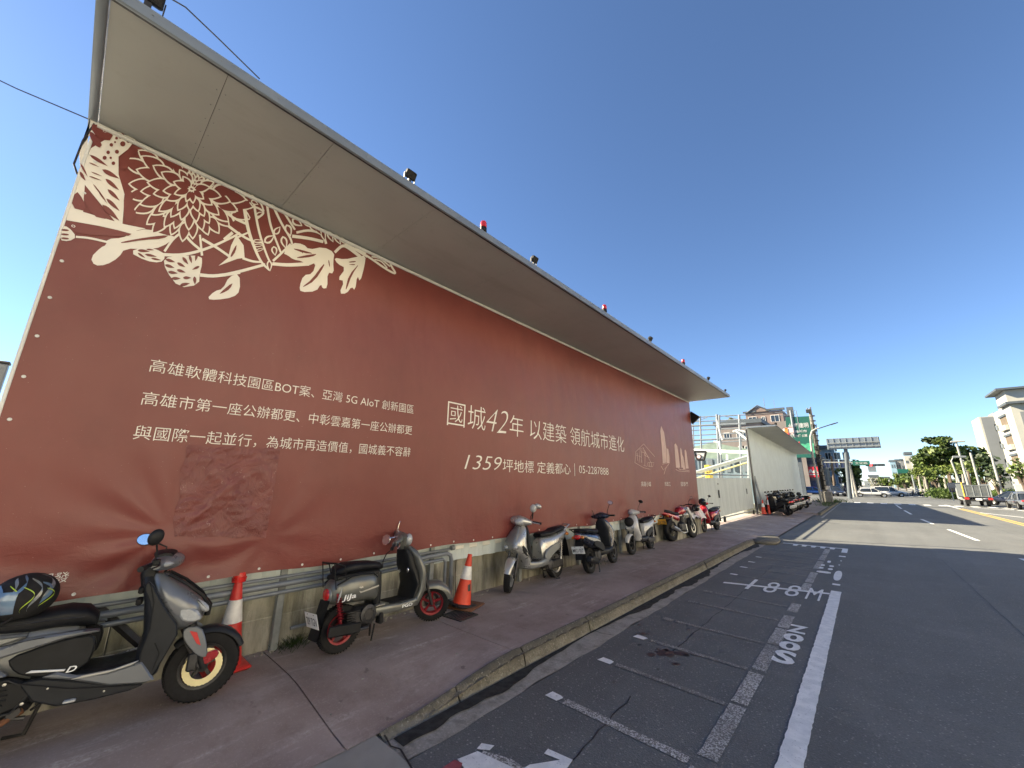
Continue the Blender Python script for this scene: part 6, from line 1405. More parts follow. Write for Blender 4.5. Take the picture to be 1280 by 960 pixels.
# right side poles
for (xb, xt, yb_, yt_, Y, lab, arm) in ((1203, 1189, 606, 576, 92, 'white lamp post with a short bent arm behind the small truck', 1), (1211, 1195, 607, 552, 88, 'tallest white lamp post behind the small truck with a flat lamp head', 2), (1214, 1204, 607, 575, 96, 'slim grey post just right of the tallest white lamp post', 0), (1225, 1213, 608, 566, 84, 'pale post right of the tallest lamp post above the truck box', 0), (1250, 1238, 609, 565, 80, 'pale post standing before the dark shrubs right of the truck', 0), (1190, 1187, 605, 592, 120, 'short pale post left of the bent lamp post', 0), (1164, 1160, 612, 566, 140, 'faint pale pole among the distant trees, left one', 0), (1172, 1166, 612, 564, 132, 'faint pale pole among the distant trees, right one', 0), (1156, 1150, 613, 567, 165, 'thin distant pole between the far tower and the tree mass', 0)):
    t, b, tp = pole('lamp_post' if arm else 'utility_pole', lab, 'street lamp' if arm else 'pole', (xb, xt), yb_, yt_, Y, .14 if arm != 2 else .18, .11, 'pole_white' if Y < 110 else 'pole_concrete'); o = (b[0], Y, .1)
    if arm == 1: obj('lamp_arm', MB().tube([L_(1189, 576.5, Y, o), L_(1191, 572.5, Y, o), L_(1198, 570.5, Y, o)], .09, 6), 'pole_white', t)
    if arm == 2: obj('lamp_head', MB().bbox(L_(1197, 552, Y, o), (1.5, .5, .22), .05), 'pole_white', t); obj('crossarm', MB().bbox(L_(1199, 571, Y, o), (1.4, .3, .3), .05), 'galvanised', t)

# ------------------------------------------------------------ buildings
def block(t, x0, x1, y0, y1, z0, z1, m, name='wall'): return obj(name, MB().box(((x0+x1)/2, (y0+y1)/2, (z0+z1)/2), (x1-x0, y1-y0, z1-z0)), m, t, 0)
def window(t, x, y, z, w, h_, ax='y', sg=-1, mat='glass_dark', frame='trim_white'):
    d = lambda a, b, c: (a, b, c) if ax == 'y' else (b, a, c)
    f = MB(); e = .09; c = (x, y, z)
    off = (0, sg*.03, 0) if ax == 'y' else (sg*.03, 0, 0)
    for (dx, dz, ww, hh) in ((0, h_/2+e/2, w+2*e, e), (0, -h_/2-e/2, w+2*e, e), (-w/2-e/2, 0, e, h_), (w/2+e/2, 0, e, h_), (0, 0, .06, h_)):
        f.box((c[0]+off[0]+(dx if ax == 'y' else 0), c[1]+off[1]+(dx if ax != 'y' else 0), z+dz), (ww, .16, hh) if ax == 'y' else (.16, ww, hh))
    wo_ = obj('window', f, frame, t, 0); obj('pane', MB().box((c[0]+off[0]*.3, c[1]+off[1]*.3, z), (w, .05, h_) if ax == 'y' else (.05, w, h_)), mat, wo_, 0); return wo_
pm('pink_tile', (.20, .15, .135), .8, 0, .12, .6, .1, 8); pm('grey_pink', (.19, .165, .155), .85, 0, .1, .5); pm('cream_wall', (.36, .355, .32), .8, 0, .06, .3); pm('grey_wall', (.18, .19, .2), .8, 0, .08, .3); pm('roof_grey', (.07, .085, .10), .6, 0, .1, 2); pm('ochre_trim', (.5, .33, .16), .8, 0, .1, 1)
Y = 118; x0 = on_y(932, 520, Y)[0]; x1 = on_y(979, 520, Y)[0]; zt = on_y(950, 515, Y)[2]; zr = on_y(947, 508.5, Y)[2]
t = thing('apartment_building', 'pinkish tiled apartment tower with a gabled roof parapet behind the white hoarding', 'building', ((x0+x1)/2, Y, 0)); W2 = (x1-x0)/2
block(t, -W2, W2, 0, 14, 0, zt, 'pink_tile')
xg = on_y(947, 508, Y)[0]-(x0+x1)/2
m = MB(); m.prism([(xg-2.1, zt), (xg-2.1, zt+.3), (xg, zr), (xg+2.1, zt+.3), (xg+2.1, zt)], -.3, 3, .05); obj('gable', m, 'pink_tile', t)
m = MB(); m.tube([(xg-2.5, -.4, zt+.1), (xg, -.4, zr+.25), (xg+2.5, -.4, zt+.1)], .22, 6); m.box((-W2+1, 0, zt+.2), (3, .8, .4)); m.box((W2-1.5, 0, zt+.35), (4, .8, .5)); obj('roof_edge', m, 'roof_grey', t)
for fl in range(8):
    z = zt-2.0-fl*3.3
    if z < 2: break
    for x in (-W2+1.5, W2-1.8): window(t, x, -.02, z, 1.7, 1.6); block(t, x-1.2, x+1.2, -.7, 0, z-1.5, z-.9, 'ochre_trim' if fl == 0 and x < 0 else 'pink_tile', 'balcony')
    window(t, xg+.9, -.02, z, .7, 1.2); obj('floor_band', MB().box((0, -.06, z+1.45), (2*W2, .12, .15)), 'grey_pink', t, 0)
obj('roof_mast', MB().tube([(xg+1, 4, zt), (xg+1, 4, zt+4.3)], .07, 5).tube([(W2-2, 4, zt), (W2-2, 4, zt+3.5)], .05, 5), 'galvanised', t)
Y = 100; x0 = on_y(895, 540, Y)[0]; x1 = on_y(932, 540, Y)[0]; z1 = on_y(910, 530.5, Y)[2]
t = thing('apartment_building', 'lower grey pink block with a dark flat roof left of the gabled tower', 'building', ((x0+x1)/2, Y, 0)); W2 = (x1-x0)/2
block(t, -W2, W2+3, 0, 14, 0, z1, 'grey_pink'); obj('roof', MB().box((1.5, 6.9, z1+.35), (2*W2+3.8, 14.6, .9)), 'roof_grey', t, 0)
for fl in range(6):
    for x in (-W2+2.2, -W2+5.6, W2-1.2): window(t, x, -.02, z1-2.6-fl*3.2, 1.1, 1.2)
obj('roof_plant', MB().ball((-W2+2.8, 3, z1+1.2), (.7, .7, .8), 8, 6), 'leaf_dark', t)
Y = 92; x0 = on_y(968, 540, Y)[0]; x1 = on_y(1000, 540, Y)[0]
t = thing('billboard_building', 'greyish pink building wall beside the big green billboard', 'building', ((x0+x1)/2, Y+3, 0)); W2 = (x1-x0)/2
zt3 = on_y(985, 523.5, Y)[2]; block(t, -W2, W2, 0, 12, 0, zt3, 'grey_pink'); obj('floor_band', MB().box((0, -.06, zt3*.6), (2*W2, .12, .2)), 'roof_grey', t, 0)
for fl in range(4): window(t, -W2+1.6, -.02, zt3-3-fl*3.2, 1.2, 1.2)
Y = 88; t = thing('green_billboard', 'big dark green billboard with white Chinese characters behind the white hoarding', 'billboard', (on_y(1001, 600, Y)[0], Y, 0)); o = (on_y(1001, 600, Y)[0], Y, 0)
P = [L_(x, y_, Y, o) for x, y_ in ((982, 521.5), (1014, 520), (1022, 572), (985, 572))]
m = MB(); m.rings([P, [(a, b+.4, c) for a, b, c in P]]); bd = obj('board', m, 'sign_green', t, 0)
for nm, txt, (xa, ya, xb, yb_), col_m in (('lettering', '台灣建明', (986, 536, 1010, 528), 'sign_white'), ('lettering', '綠能城市', (989, 541.5, 1009, 540), 'sign_white'), ('lettering', '住宅大樓 公開', (988, 547, 1009, 545), 'sign_white')):
    a = L_(xa, ya, Y, o); b = L_(xb, yb_ if nm != 'x' else ya, Y, o); q = MB(); hh = abs(b[2]-a[2]) if txt == '台灣建明' else .5
    text(q, txt, lambda u, v: (a[0]+u, a[1]-.03, a[2]+v), b[0]-a[0], max(.4, hh), 0, .02); obj(nm, q, col_m, bd, 0)
pm('leaf_print', (.06, .34, .2), .5, 0, .3, 1.5); q = MB()
for k in range(14):
    c = L_(1000+rnd.uniform(-9, 14), 560+rnd.uniform(-6, 8), Y, o); r_ = rnd.uniform(.4, 1.1); q.poly([(c[0]+r_*math.cos(a)*rnd.uniform(.6, 1), c[1]-.025-.002*k, c[2]+r_*.6*math.sin(a)*rnd.uniform(.6, 1)) for a in (6.283*j/9 for j in range(9))])
obj('leaf_motif', q, 'leaf_print', bd, 0)
obj('support', MB().box((0, .9, 8), (1, .8, 16)), 'roof_grey', t, 0)
obj('top_rails', MB().tube([L_(969, 516, Y, o), L_(994, 513, Y, o)], .05, 4).tube([L_(970, 520, Y, o), L_(994, 518, Y, o)], .05, 4).tube([L_(988, 513, Y, o), L_(993, 545, Y, o)], .22, 6).tube([L_(995, 513, Y, o), L_(1000, 540, Y, o)], .06, 4), 'grey_pipe', t)
t = thing('round_ad_board', 'small pink and orange rooftop advertisement in front of the green billboard', 'sign', (on_y(986, 540, 84)[0], 84, 0)); c = on_y(986, 538.5, 84)
obj('board', MB().bbox((0, 0, c[2]), (1.6, .3, 1.3), .3), 'cloth_pink', t); obj('panel', MB().bbox((-.3, -.2, c[2]), (.5, .06, .9), .1), 'amber_lens', t); obj('pole', MB().tube([(0, .3, 0), (0, .3, c[2])], .15, 6), 'grey_pipe', t)
# dark shopfront with the red and white arch logo
Y = 96; o = (on_y(1024, 600, Y)[0], Y, 0); t = thing('shop_building', 'dark glass fronted shop with a red sign at the street corner beyond the white hoarding', 'building', o)
a = L_(1002, 572, Y, o); b = L_(1046, 572, Y, o); block(t, a[0], L_(1030, 572, Y, o)[0], 0, 10, 0, a[2], 'roof_grey'); block(t, a[0]+.2, L_(1029, 590, Y, o)[0], -.3, -.05, 2.6, 5.6, 'purple_grey', 'facade_panel')
pm('shop_dark_blue', (.02, .03, .08), .3, 0, .2, 2)
block(t, a[0]+.2, L_(1029, 590, Y, o)[0], -.35, -.06, .3, 2.5, 'shop_dark_blue', 'shop_window')
for i in range(5): window(t, a[0]+1+i*1.3, -.02, a[2]-1.3, 1.0, 1.4, mat='shop_dark_blue', frame='roof_grey')
s0 = L_(1016.5, 590, Y-.6, o); sg_ = obj('sign_board', MB().bbox((s0[0], s0[1], s0[2]), (2.3, .2, 2.0), .08), 'sign_red', t)
q = MB(); c = (s0[0], s0[1]-.12, s0[2]); 
P = [(-.8, -.2), (-.55, .35), (-.35, .55), (-.15, .35), (0, .1), (.15, .35), (.35, .55), (.55, .35), (.8, -.2), (.45, -.2), (.35, .15), (.2, -.2), (-.2, -.2), (-.35, .15), (-.45, -.2)]
q.poly([(c[0]+x, c[1], c[2]+z) for x, z in P]); q.poly([(c[0]-.75, c[1], c[2]-.55), (c[0]+.75, c[1], c[2]-.55), (c[0]+.75, c[1], c[2]-.38), (c[0]-.75, c[1], c[2]-.38)]); obj('emblem', q, 'sign_white', sg_, 0)
Y = 125; x0 = on_y(1027, 560, Y)[0]; x1 = on_y(1042, 560, Y)[0]; z1 = on_y(1034, 561, Y)[2]
pm('blue_glass_wall', (.20, .30, .38), .3, 0, .2, .8)
t = thing('office_building', 'narrow blue grey glass building behind the utility pole', 'building', ((x0+x1)/2, Y, 0)); W2 = (x1-x0)/2; block(t, -W2-4, W2, 0, 12, 0, z1, 'blue_glass_wall'); obj('roof', MB().box((-2, 5, z1+.4), (2*W2+4.4, 12.6, .8)), 'roof_grey', t, 0)
for fl in range(5):
    for k in range(3): window(t, -W2+1+k*1.7, -.02, z1-1.8-fl*2.9, 1.1, 1.5)
# right hand side: two cream blocks, sunlit walls towards the street, shade of the fronts painted as a grey skin
pm('brown_recess', (.13, .10, .07), .8, 0, .1, 1); pm('shade_grey_wall', (.16, .17, .18), .8, 0, .06, .3)
t = thing('cream_building', 'large cream apartment block with brown recessed balconies at the right edge', 'building', (24, 122, 0))
m = MB(); 
def wallbox(t, x0, x1, y0, y1, z0, z1, m, nm='wall'): return obj(nm, MB().box(((x0+x1)/2, (y0+y1)/2, (z0+z1)/2), (x1-x0, y1-y0, z1-z0)), m, t, 0)
wallbox(t, 0, 20, 0, 14, 0, 17.8, 'cream_wall'); wallbox(t, .9, 20, -.25, -.02, 0, 16.2, 'shade_grey_wall', 'shade_front'); wallbox(t, 1, 19, 6, 14, 17.8, 21.6, 'cream_wall', 'penthouse'); 
wallbox(t, -.6, 20, -.9, 5.9, 17.82, 18.25, 'roof_grey', 'roof'); wallbox(t, -.3, 20, 4.9, 15, 21.6, 22.0, 'roof_grey', 'roof'); wallbox(t, 8, 12, -.4, -.26, 12.5, 16.8, 'glass_dark', 'stair_window')
for k in range(5):
    z = 15.2-k*4.0
    if z < 1: break
    wallbox(t, -.25, .02, 4.6, 9.6, z+.9, z+1.3, 'roof_grey', 'balcony_canopy'); wallbox(t, -.05, .01, 4.8, 9.4, z-1.9, z+.88, 'brown_recess', 'balcony_recess'); wallbox(t, -.5, -.06, 4.7, 9.5, z-1.9, z-.9, 'cream_wall', 'balcony')
    window(t, -.02, 11.1, z-.4, .9, 2.2, 'x'); window(t, -.02, 2.6, z, .7, 2.4, 'x'); window(t, -.02, .9, z, .5, 2.6, 'x')
    if k < 4: wallbox(t, -.3, 0, 12.3, 13.3, z-1.2, z-.2, 'galvanised', 'air_conditioner')
t = thing('cream_building', 'smaller cream block with two dark ribbon windows behind the larger apartment block', 'building', (26, 162, 0))
wallbox(t, 0, 20, 0, 10, 0, 20.2, 'cream_wall'); wallbox(t, .3, 20, -.25, -.02, 0, 20, 'shade_grey_wall', 'shade_front'); wallbox(t, 3, 10, 2, 8, 20.2, 21.4, 'grey_wall', 'roof_house')
for k in range(4): wallbox(t, 2.2, 7.0, -.42, -.26, 16.2-k*4.6, 18-k*4.6, 'glass_dark', 'ribbon_window')
for k in range(4): window(t, -.02, 6.4, 15.2-k*4, .9, 2.4, 'x')
# distant town
t = thing('distant_tower', 'distant grey white tower with a dark flat cap left of the tree mass', 'building', (on_y(1134, 600, 420)[0], 420, 0)); 
for nm, a, b, top_, w_, m_ in (('wall', 1130, 1141, 570, 12, 'cream_wall'), ('cap', 1129.5, 1140, 565, 12, 'roof_grey')):
    p = on_y(a, top_, 420); q = on_y(b, top_, 420); ox = on_y(1134, 600, 420)[0]; z1 = p[2]; z0 = 0 if nm == 'wall' else on_y(a, 568.5, 420)[2]
    wallbox(t, p[0]-ox, q[0]-ox, -.5 if nm == 'cap' else 0, 12, z0, z1, m_, nm)
for k in range(4): wallbox(t, 1.5+k % 2*4.2, 3+k % 2*4.2, -.1, 0, 12+k//2*6, 14+k//2*6, 'roof_grey', 'window')
for (a, b, top_, Y, lab, m_) in ((1112, 1119, 577, 430, 'distant block with blue edge far down the street, leftmost', 'blue_glass_wall'), (1119, 1125, 576, 440, 'distant white block far down the street, second from left', 'cream_wall'), (1125, 1130, 575.5, 460, 'distant grey block far down the street just left of the tower', 'shade_grey_wall'), (1140, 1150, 572, 400, 'distant white low block just right of the distant tower', 'cream_wall'), (1086, 1098, 596, 330, 'hazy cream low houses at the end of the street, left part', 'cream_wall'), (1098, 1112, 598, 360, 'hazy white low houses at the end of the street, right part', 'sign_white')):
    p = on_y(a, top_, Y); q = on_y(b, top_, Y); t = thing('distant_building', lab, 'building', ((p[0]+q[0])/2, Y, 0)); w = (q[0]-p[0])/2; wallbox(t, -w, w, 0, 12, 0, p[2], m_); wallbox(t, -w-.3, w+.3, -.4, 12, p[2], p[2]+1.2, 'roof_grey', 'roof')
    for k in range(int(p[2]//6)):
        for j in range(2): wallbox(t, -w*.6+j*w*.8, -w*.6+j*w*.8+w*.35, -.15, 0, 3+k*6, 5.6+k*6, 'roof_grey', 'window')
p = on_y(1129, 589, 160); t = thing('direction_sign', 'green overhead direction sign among the trees down the street', 'road sign', (p[0], 160, 0))
obj('board', MB().bbox((0, 0, p[2]), (2.4, .15, 1.2), .05), 'sign_green', t); obj('post', MB().tube([(1.6, .3, 0), (1.6, .3, p[2])], .18, 8), 'galvanised', t); obj('arm', MB().tube([(1.6, .3, p[2]), (-1, .3, p[2])], .12, 6), 'galvanised', t)
p = on_y(1247, 606, 82); tag(obj('boundary_wall', MB().bbox((22.5, 82, 1.1), (16, .3, 2.3), .03), 'sign_white'), 'low white boundary wall behind the dark cars at the right edge', 'wall')

# ------------------------------------------------------------ trees
nr = np.random.RandomState(3)
def leaves(clumps, size, dens):
    # clumps: (x,y,z,rx,ry,rz); many small leaf faces spread through each clump's shell and volume
    V, Fc = [], []
    for (x, y, z, rx, ry, rz) in clumps:
        n = int(dens*rx*ry*rz**.5); d = nr.normal(size=(n, 3)); d /= np.linalg.norm(d, axis=1)[:, None]; r = nr.uniform(.35, 1.0, n)**.5
        c = np.array([x, y, z])+d*r[:, None]*np.array([rx, ry, rz])*(1+.18*nr.normal(size=(n, 1)))
        u = nr.normal(size=(n, 3)); u /= np.linalg.norm(u, axis=1)[:, None]; w = np.cross(u, nr.normal(size=(n, 3))); w /= np.linalg.norm(w, axis=1)[:, None]
        s = size*nr.uniform(.5, 1.3, (n, 1)); b = len(V)*0
        q = np.stack([c-u*s, c+w*s*.55, c+u*s, c-w*s*.55], 1); V.append(q.reshape(-1, 3))
    V = np.concatenate(V); n = len(V)//4; me = bpy.data.meshes.new('foliage')
    me.vertices.add(len(V)); me.vertices.foreach_set('co', V.ravel()); me.loops.add(n*4); me.loops.foreach_set('vertex_index', np.arange(n*4)); me.polygons.add(n)
    me.polygons.foreach_set('loop_start', np.arange(0, n*4, 4)); me.polygons.foreach_set('loop_total', np.full(n, 4)); me.update(); return me
def tree(lab, pxc, pyt, pyb, Y, wpx, mats=('leaf',), nclump=16, size=.3, dens=60, group='street trees on the right', flat=.55, trunks=1, name='broadleaf_tree'):
    gx = on_y(pxc, 612, Y)[0]; top_ = on_y(pxc, pyt, Y)[2]; bot = on_y(pxc, pyb, Y)[2]; a = on_y(pxc-wpx/2, pyb, Y)[0]; b = on_y(pxc+wpx/2, pyb, Y)[0]; w = (b-a)/2
    xs = (on_y(pxc, (pyt+pyb)/2, Y)[0]-gx)
    t = thing(name, lab, 'tree', (gx, Y, .05), nr.uniform(0, .3), group)
    h = top_-.05; cz = bot+(top_-bot)*.5; rzz = (top_-bot)/2
    clumps = []
    for k in range(nclump):
        an = nr.uniform(0, 6.283); rr = nr.uniform(0, 1)**.6; zz = nr.uniform(-.8, .75)*(1-.55*rr*rr)
        cr_ = nr.uniform(.24, .42)*(1-.35*rr)
        clumps.append((w*.82*rr*math.cos(an), w*.7*rr*math.sin(an), cz+rzz*zz, w*cr_, w*cr_, max(.4, rzz*cr_*flat*1.6)))
    for k in range(max(1, trunks)):
        tx = (k-(trunks-1)/2)*.7; tm = MB(); tm.tube([(tx, 0, 0), (tx+.1, .05, h*.2), (tx-.05, 0, max(h*.35, bot)), (tx*.6, 0, cz)], [.035*h**.9*.6+.08, .03*h*.6+.06, .022*h*.6+.05, .05], 8)
        for cl in clumps[:9]: tm.tube([(tx, 0, max(.8, bot*.8)), (cl[0]*.5, cl[1]*.5, (bot+cl[2])/2), (cl[0]*.9, cl[1]*.9, cl[2])], [.12, .07, .02], 5)
        obj('trunk', tm, 'bark', t)
    for i, mt in enumerate(mats):
        cs_ = clumps[i::len(mats)]; me = leaves(cs_, size, dens); me.materials.append(M[mt]); obj('crown', me, mt, t)
    return t
tree('tallest spreading tree of the right side, its layered crown above the white lamp post', 1190, 541, 588, 108, 78, ('leaf', 'leaf_yellow', 'leaf_dark'), 54, .42, 95, flat=.3)
tree('broad green tree whose crown fills the left shoulder of the tallest tree', 1174, 552, 592, 118, 52, ('leaf', 'leaf_yellow'), 34, .42, 90, flat=.5)
tree('broad green tree whose crown fills the right shoulder of the tallest tree', 1224, 553, 592, 108, 50, ('leaf', 'leaf_yellow', 'leaf_dark'), 34, .42, 90, flat=.5)
tree('yellow green tree left of the tallest tree', 1160, 562, 602, 125, 46, ('leaf_yellow', 'leaf'), 22, .42, 70, flat=.5)
tree('yellow green tree below the left part of the tallest crown', 1172, 583, 606, 100, 34, ('leaf_yellow', 'leaf'), 18, .34, 95, flat=.6)
tree('green tree in the gap between the white lamp post and the pale posts', 1206, 571, 606, 112, 42, ('leaf', 'leaf_dark'), 20, .4, 70)
tree('dark broad tree right of the truck, before the cream blocks', 1232, 562, 607, 100, 50, ('leaf_dark', 'leaf', 'leaf_dark'), 28, .38, 85, flat=.6)
tree('dark dense tree right of the pale post at the foot of the large cream block', 1254, 580, 608, 88, 38, ('leaf_dark',), 18, .34, 95)
tree('bright green tree at the right edge before the large cream block', 1281, 571, 602, 74, 34, ('leaf_yellow', 'leaf'), 20, .28, 150)
tree('dark flat crowned tree before the direction sign', 1151, 584, 597, 150, 26, ('leaf_dark', 'leaf'), 14, .5, 50, flat=.5)
for i, (pc, pt, Y, w, lab) in enumerate(((1144, 588, 170, 24, 'small distant tree nearest to the flat crowned dark tree'), (1133, 592, 195, 22, 'small distant tree right of the middle of the far row'), (1123, 592, 220, 22, 'small distant tree in the middle of the far row'), (1113, 595, 250, 18, 'small distant tree left of the middle of the far row'), (1104, 597, 290, 15, 'smallest distant tree at the left end of the far row'))):
    tree(lab, pc, pt, 610, Y, w, ('leaf_yellow', 'leaf') if i % 2 else ('leaf', 'leaf_yellow'), 18, .55, 60)
tree('dry greyish shrub tree before the dark tree right of the truck', 1247, 590, 611, 80, 34, ('leaf_grey', 'leaf_dark'), 14, .24, 80, 'shrubs on the right')
tree('pale dry shrub at the end of the street behind the white cars', 1096, 593, 612, 170, 22, ('leaf_grey',), 14, .4, 40, 'shrubs on the right')
tree('dark round tree behind the traffic signal, left side of the crossing', 1071, 575, 612, 100, 34, ('leaf_dark', 'leaf'), 26, .38, 95, 'trees on the left', .8)
tree('lighter green tree behind the overhead sign column', 1058, 571, 600, 112, 26, ('leaf_yellow', 'leaf'), 16, .38, 70, 'trees on the left')
pm('hedge_mix', (.06, .10, .02), .9, 0, .4, 1.2, .6, 8)
hm = [(on_y(px, 612, 86)[0], 86+nr.uniform(-2, 6), 0.8, 1.4, 1.2, .75) for px in range(1170, 1300, 4)]
me = leaves(hm, .2, 120); me.materials.append(M['leaf']); obj('roadside_hedge', me, 'leaf', None, 0, 'stuff')
for k in range(9):
    px = 1152+k*8; c = on_y(px, 612, 118-k*3); t = thing('roadside_trunk', ['pale slanting', 'tan', 'brown'][k % 3]+' young street tree trunk, '+['first', 'second', 'third', 'fourth', 'fifth', 'sixth', 'seventh', 'eighth', 'ninth'][k]+' from the left behind the rider and truck', 'tree', (c[0], 118-k*3, .1), 0, 'young street tree trunks'); obj('trunk', MB().tube([(0, 0, 0), (-.1, 0, 2.2), (.05, 0, 4.2)], [.2, .16, .1], 7), 'bark' if k % 3 == 2 else 'pale_concrete', t)
    me = leaves([(0, 0, 4.6, 1.1, 1.1, .9)], .3, 90); me.materials.append(M['leaf_yellow']); obj('crown', me, '', t)

# ------------------------------------------------------------ cars, truck, rider
def car(label, loc, rz, paint, kind='sedan', group='cars at the junction', L=4.6, lit=False):
    t = thing('car', label, 'car', loc, rz, group); hl_, W_ = L/2, .88; suv = kind == 'suv'; H1 = .95 if suv else .85; H2 = 1.68 if suv else 1.44
    m = MB(); n = 22
    st_ = [(-hl_, .60, .12, .62), (-hl_+.06, .60, .30, .76), (-hl_+.35, .60, H1-.60, .85), (-.6, .58, H1-.56, W_), (.6, .57, H1-.57, W_), (hl_-.9, .56, H1-.60, .86), (hl_-.25, .52, .24, .80), (hl_-.04, .50, .18, .68), (hl_, .48, .10, .58)]
    m.loft([(x, 0, zc, w, hh, 3.6) for x, zc, hh, w in st_], 24); obj('body', m, paint, t)
    m = MB(); back = -hl_+(.15 if suv else .75)
    for (nm, k, mt, z0, z1) in (('glasshouse', 1.0, 'glass_dark', H1-.08, H2-.05), ('roof', 1.0, paint, H2-.09, H2)):
        q = MB(); rs = []
        A = ((H1-.08, back, hl_-1.05, .80), ((H1+H2)/2, back+.22, hl_-1.55, .74), (H2-.07, back+.5, hl_-1.95, .64)) if nm == 'glasshouse' else ((H2-.10, back+.42, hl_-1.85, .655), (H2-.03, back+.52, hl_-1.98, .62), (H2, back+.75, hl_-2.25, .5))
        for z, a, b, w in A:
            ring = []
            for k2 in range(24):
                an = 6.283*(k2+.5)/24; c, s = math.cos(an), math.sin(an); e = 2/5; ring.append(((a+b)/2+(b-a)/2*math.copysign(abs(c)**e, c), w*math.copysign(abs(s)**e, s), z))
            rs.append(ring)
        q.rings(rs); obj(nm, q, mt, t)
    for s in (-1, 1):
        q = MB()
        for (xa, xb) in ((hl_-1.12, hl_-1.93), (.05, .02), (back+.05, back+.48)): q.tube([(xa, s*.80, H1-.04), (xb, s*.655, H2-.07)], .035, 5)
        obj('window_pillar', q, paint, t)
        for x in (-hl_+.9, hl_-.88):
            w_ = MB(); w_.lathe([(.20, s*-.09), (.31, -s*.10), (.325, 0), (.31, s*.10), (.2, s*.09)], (x, s*.80, .325), 'y', 22, True); wo_ = obj('wheel', w_, 'tyre', t)
            w_ = MB(); w_.lathe([(0, s*.06), (.06, s*.085), (.19, s*.075), (.215, s*.09), (.21, s*.02)], (x, s*.80, .325), 'y', 18); obj('rim', w_, 'steel', wo_)
            w_ = MB(); w_.lathe([(.335, s*.0), (.375, s*.01), (.375, s*.02), (.335, s*.022)], (x, s*(W_-.035), .335), 'y', 22, True); obj('wheel_arch', w_, 'black_plastic', t)
        obj('door_mirror', MB().ball((hl_-1.45, s*.95, H1+.05), (.08, .10, .07), 8, 6), paint, t)
        obj('headlight', MB().ball((hl_-.14, s*.60, .66), (.10, .17, .07), 10, 6), 'sign_white' if lit else 'lamp_glass', t)
        obj('tail_light', MB().bbox((-hl_+.07, s*.60, .74 if not suv else .9), (.14, .34, .14), .04), 'red_lens', t)
        obj('door_seam', MB().box((.0, s*(W_+.0), .62), (.012, .01, .5)).box((-1.0, s*(W_-.01), .62), (.012, .01, .5)), 'matte_black', t)
    obj('licence_plate', MB().bbox((-hl_-.0, 0, .62), (.03, .36, .14), .01), 'plate_white', t); obj('licence_plate', MB().bbox((hl_+.0, 0, .42), (.03, .36, .14), .01), 'plate_white', t)
    obj('bumper', MB().bbox((-hl_+.1, 0, .36), (.22, 1.5, .18), .05).bbox((hl_-.12, 0, .32), (.24, 1.4, .18), .05), 'black_plastic', t); return t
R2 = math.radians
def gx(px, py): p = on_z(px, py); return (p[0], p[1], 0)
Yw = 86; c = on_y(1089, 618, Yw); car('white sedan crossing the junction, in front of the white SUV', (c[0], Yw, 0), R2(4), 'white_paint')
Yw = 95; c = on_y(1111, 616, Yw); car('white SUV half hidden by the white sedan', (c[0], Yw, 0), R2(5), 'white_paint', 'suv')
c = on_y(1016, 612, 90); car('blue car left of the utility pole in front of the dark shop', (c[0], 90, 0), R2(3), 'blue_paint', 'sedan')
c = on_y(1041, 612, 92); car('blue car right of the utility pole in front of the dark shop', (c[0], 92, 0), R2(3), 'blue_paint', 'sedan')
c = on_y(1048, 617, 84); car('black car with bright headlights waiting beside the white signal pole', (c[0]-.5, 86, 0), R2(-70), 'blue_black_paint', 'suv', lit=True)
c = on_y(1058, 617, 84); car('black car waiting just right of the other black car by the signal pole', (c[0]+.3, 92, 0), R2(-75), 'dark_grey_plastic', 'suv', lit=True)
c = on_z(1272, 636); car('dark grey sedan driving away at the right edge', (c[0]+.5, 56, 0), R2(92), 'grey_paint')
c = on_y(1268, 622, 66); car('dark blue sedan turning left behind the grey sedan', (c[0], 66, 0), R2(165), 'blue_black_paint', L=4.7)
for k in range(7):
    c = on_y(1030+k*4.6, 614, 98); scooter('motor scooter waiting in the far crowd left of the signal pole, '+['first', 'second', 'third', 'fourth', 'fifth', 'sixth', 'seventh'][k]+' from the left', (c[0], 98, 0.0), R2(-80+k*5), 0, 'scooters waiting left of the signal pole', 1.22, .23, ('white_paint', 'black_plastic', 'silver_paint')[k % 3], 'black_plastic', 'dark_steel', disc=None, lowpoly=True)
# truck seen from behind
pm('truck_grey', (.095, .105, .11), .5, .1, .15, 3)
c = on_z(1222, 633); t = thing('small_truck', 'small grey flatbed truck with tall box sides and red tail lights driving away', 'truck', (7.95, 58.5, 0), R2(90))
for nm, cc, d, m_ in (('side_board', (1.5, .88, 1.5), (3.3, .05, 1.2), 'truck_grey'), ('side_board', (1.5, -.88, 1.5), (3.3, .05, 1.2), 'truck_grey'), ('tailgate', (-.14, 0, 1.45), (.06, 1.72, 1.1), 'truck_grey'), ('load_bed', (1.5, 0, .86), (3.3, 1.76, .1), 'dark_steel'), ('chassis', (1.8, 0, .6), (4, .8, .18), 'matte_black')): obj(nm, MB().bbox(cc, d, .02), m_, t)
for k in range(4): obj('tailgate_rib', MB().bbox((-.18, -.7+k*.46, 1.45), (.03, .06, 1.05), .01), 'galvanised', t)
obj('tailgate_rail', MB().bbox((-.18, 0, 1.98), (.05, 1.76, .06), .01).bbox((-.18, 0, .94), (.05, 1.76, .06), .01), 'galvanised', t)
for y_, mt in ((.86, 'machine_yellow'), (-.86, 'galvanised')): obj('corner_post', MB().bbox((-.16, y_, 1.55), (.09, .08, 1.4), .02), mt, t)
